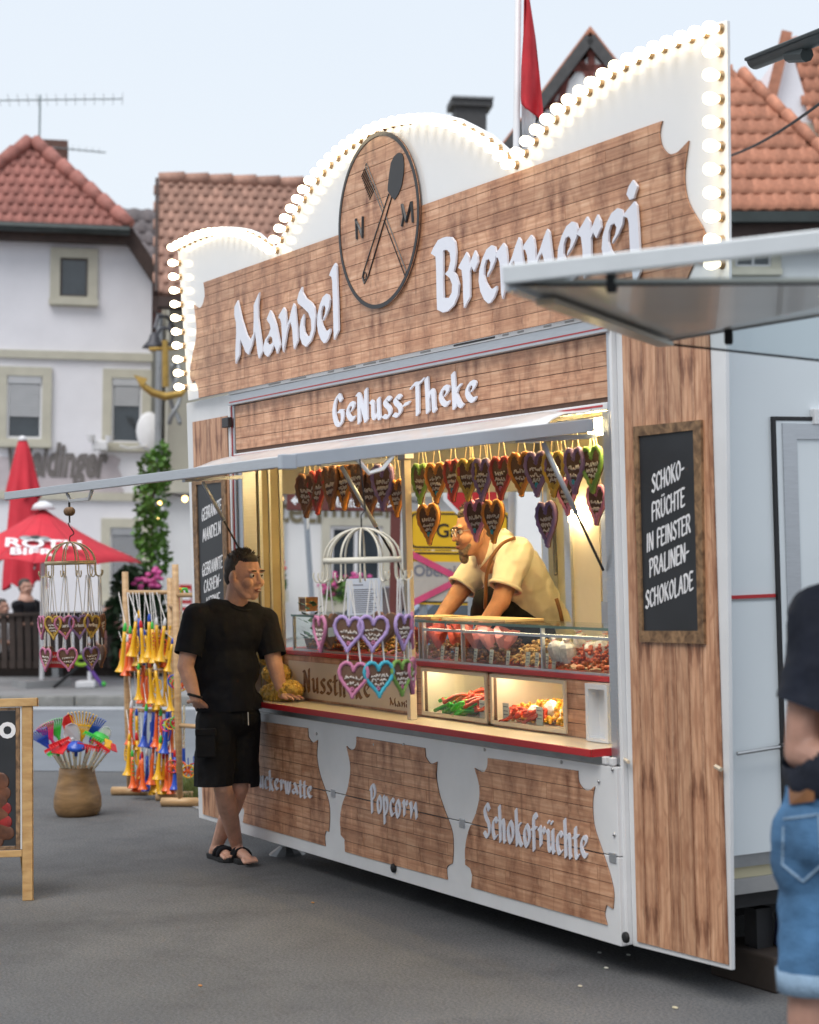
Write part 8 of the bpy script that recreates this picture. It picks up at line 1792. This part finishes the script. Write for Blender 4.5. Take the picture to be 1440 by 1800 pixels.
# blue bag beside the trailer, litter, grass
bgp = gpos(1382, 1722); o = MB().prism([[(-.05, 0), (.06, 0), (.075, .30), (-.02, .32)]], -.06, .06).build('blue_bag', pm('blue_plastic', (.01, .02, .22), .4, var=.2), None, bevel=.01); o.matrix_world = up_frame(bgp); tag(o, 'dark blue bag standing beside the passer-by', 'bag'); MB().tube([(-.0, 0, .31), (.0, 0, .36), (.06, 0, .36), (.06, 0, .30)], .006, 5).build('handle', bpy.data.materials['blue_plastic'], o)
for i, (u, v, c) in enumerate(((352, 1734, (.45, .2, .06)), (1187, 1773, (.62, .55, .38)), (1066, 1703, (.6, .58, .5)), (550, 1588, (.4, .2, .07)), (1054, 1676, (.5, .5, .48)), (1105, 1680, (.6, .6, .55)), (1020, 1735, (.5, .45, .35)))):
    p = gpos(u, v); b = MB().ball((0, 0, .004), .012 if i != 1 else .014, 6, 4, (1.3, .7, .35)); o = b.build('crumb', pm(f'crumb_{i}', c, .7)); o.location = p; tag(o, ['orange brown leaf scrap on the asphalt at bottom left', 'largest pale crumb on the asphalt at bottom right', 'pale crumb on the asphalt before the lower flap corner', 'brown crumb on the asphalt right of the sandals', 'grey crumb on the asphalt nearest the wing foot', 'white crumb on the asphalt under the right flap corner', 'cream crumb on the asphalt left of the largest crumb'][i], 'crumb', 'crumbs on the asphalt')
b = MB(); 
for k in range(900):
    u, v = random.uniform(322, 352), random.uniform(1372, 1412); p = gpos(u, v); h = random.uniform(.02, .09); d = Vector((random.uniform(-.04, .04), random.uniform(-.04, .04), h)); s = Vector((random.uniform(-1, 1), random.uniform(-1, 1), 0)).normalized() * .004; b.add([p - s, p + s, p + d], [(0, 1, 2)])
tag(b.build('grass_tuft', pm('dry_grass', (.12, .15, .03), .7, var=.4, scale=4)), 'dry grass tufts at the wing foot beside the rack', 'grass', None, 'stuff')
a = [gpos(u, v, .006) for u, v in ((258, 1378), (350, 1360), (352, 1424), (338, 1418), (306, 1398))]; q = MB().add(a, [(0, 1, 2, 3, 4)]); tag(q.build('paving_patch', M['pave']), kind='structure')
# neighbouring stall: its raised flap reaches in from the right
M['under_panel'] = pm('beige_under_panel', (.66, .62, .55), .3, var=.08, scale=2, coat=.2); M['rim_grey'] = pm('flap_rim', (.66, .70, .73), .3, metal=.1, var=.05); M['plexi'] = glass_mat('flap_plexiglass', (.80, .86, .88))
n0 = Vector(dep(1700, 1200, 5.2)); n0.z = 0
ns = empty('neighbour_stall', 'grey raised flap of the neighbouring stall reaching in from the right', 'stall', tuple(n0))
c_ = [Vector(dep(897, 501, 4.80)), Vector(dep(1166, 598, 6.2)), Vector(dep(1640, 520, 5.75)), Vector(dep(1640, 497, 4.45))]
def nslab(P, th, name, m): MB().add([p - n0 for p in P] + [p - n0 + Vector((0, 0, th)) for p in P], [(3, 2, 1, 0), (4, 5, 6, 7), (0, 1, 5, 4), (1, 2, 6, 5), (2, 3, 7, 6), (3, 0, 4, 7)]).build(name, m, ns)
nslab(c_, .014, 'flap_panel', M['under_panel'])
ta, tb_ = Vector(dep(886, 484, 4.79)), Vector(dep(1640, 400, 4.42)); MB().beam(ta - n0, tb_ - n0, .03, .047).build('top_rail', M['rim_grey'], ns, bevel=.004)
la_, lb_ = Vector(dep(1166, 604, 6.21)), Vector(dep(1640, 655, 5.75)); MB().beam(la_ - n0, lb_ - n0, .012, .007).build('lower_rail', M['black'], ns)
MB().add([p - n0 for p in (ta, tb_, c_[3], c_[0])], [(0, 1, 2, 3)]).build('side_pane', M['plexi'], ns); MB().add([p - n0 for p in (c_[1], c_[2], lb_, la_)], [(0, 1, 2, 3)]).build('side_pane', M['plexi'], ns)
MB().beam(c_[0] - n0, c_[1] - n0, .03, .03).build('end_rail', M['rim_grey'], ns); e0, e1 = c_[0].lerp(c_[1], .12) + Vector((0, 0, -.022)), c_[0].lerp(c_[1], .94) + Vector((0, 0, -.022)); MB().beam(e0 + RH * .03 - n0, e1 + RH * .03 - n0, .05, .014).build('pale_trim', M['cream'], ns)  # cream trim strip; the rim's yellow-lit brightness is put into its colour
MB().tube([c_[0] - n0, c_[3] - n0], .004, 6).build('panel_edge', M['black'], ns); MB().tube([c_[1] - n0, c_[2] - n0], .007, 6).build('panel_edge', M['alu_dark'], ns)
for u, v, t in ((1075, 497, 4.72), (1281, 592, 6.0)): MB().lathe([(.010, -.024), (.014, -.018), (.014, .018), (.009, .024)], 10, M=Matrix.Translation(Vector(dep(u, v, t)) - n0)).build('rubber_stop', M['rubber'], ns, smooth=True)
MB().box(3.75, 6.6, .85, 3.5, .25, 2.62).build('unseen_stall_block', pm('shading_block_grey', (.13, .13, .13), .6, var=.1, scale=1), ns).matrix_world = Matrix()  # out of view; sized and darkened to shade the trailer's side wall
MB().box(3.9, 6.4, 1.0, 3.3, .0, .25).build('stall_base', M['under'], ns).matrix_world = Matrix()
for p in (c_[2], c_[3]): MB().tube([p - n0 + Vector((0, 0, .02)), Vector((max(p.x, 4.2), .86, 2.55)) - n0], .02, 6).build('flap_arm', M['alu_dark'], ns)
# unseen houses behind the photographer, added to keep low sky light off the trailer
for i, (x0, x1, y0, y1, h, m, lab) in enumerate(((-8., 4., -21., -13.5, 7.5, 'plaster_b', 'unseen beige house added across the square behind the photographer'), (4.3, 15., -20., -12.5, 8.5, 'plaster_w', 'unseen white house added across the square behind the photographer'))):
    ho = empty('house', lab, 'house', (x0, y0, 0)); MB().box(0, x1 - x0, 0, y1 - y0, 0, h).build('wall', M[m], ho)
    q = MB(); w3, d3 = x1 - x0, y1 - y0; q.add([(-.3, -.3, h), (w3 + .3, -.3, h), (w3 + .3, d3 + .3, h), (-.3, d3 + .3, h), (0, d3 / 2, h + 3), (w3, d3 / 2, h + 3)], [(0, 1, 5, 4), (2, 3, 4, 5), (0, 4, 3), (1, 2, 5), (3, 2, 1, 0)]); q.build('roof', M['tile_brown'], ho)
    for fl2 in (1.0, 3.8):
        for k in range(int(w3 // 2.4)): MB().box(.8 + 2.4 * k, 1.9 + 2.4 * k, d3 - .02, d3 + .02, fl2, fl2 + 1.5).build('window', M['pane'], ho)
# the street goes on to the left of the inn, out of the picture
for i, (u, t, m, h_, lab) in enumerate(((-560, 37., 'plaster_w', 7.2, 'white house left of the inn'), (-1180, 40., 'plaster_b', 6.4, 'beige house further left along the street'))):
    FQ = frame(u, 1000, t, .1); ho = empty('house', lab, 'house', M=FQ); MB().box(-3.4, 3.4, 0, 8, -2, h_).build('wall', M[m], ho)
    MB().add([(-3.7, -.4, h_), (3.7, -.4, h_), (3.7, 8.4, h_), (-3.7, 8.4, h_), (-3.7, 4, h_ + 3.6), (3.7, 4, h_ + 3.6)], [(0, 1, 5, 4), (2, 3, 4, 5), (0, 4, 3), (1, 2, 5), (3, 2, 1, 0)]).build('roof', M['tile_red'], ho)
    for z in (.9, 3.9):
        for x in (-2.4, -.55, 1.3): window(ho, x, x + 1.1, z, z + 1.5, -.002, 'cross', .14)
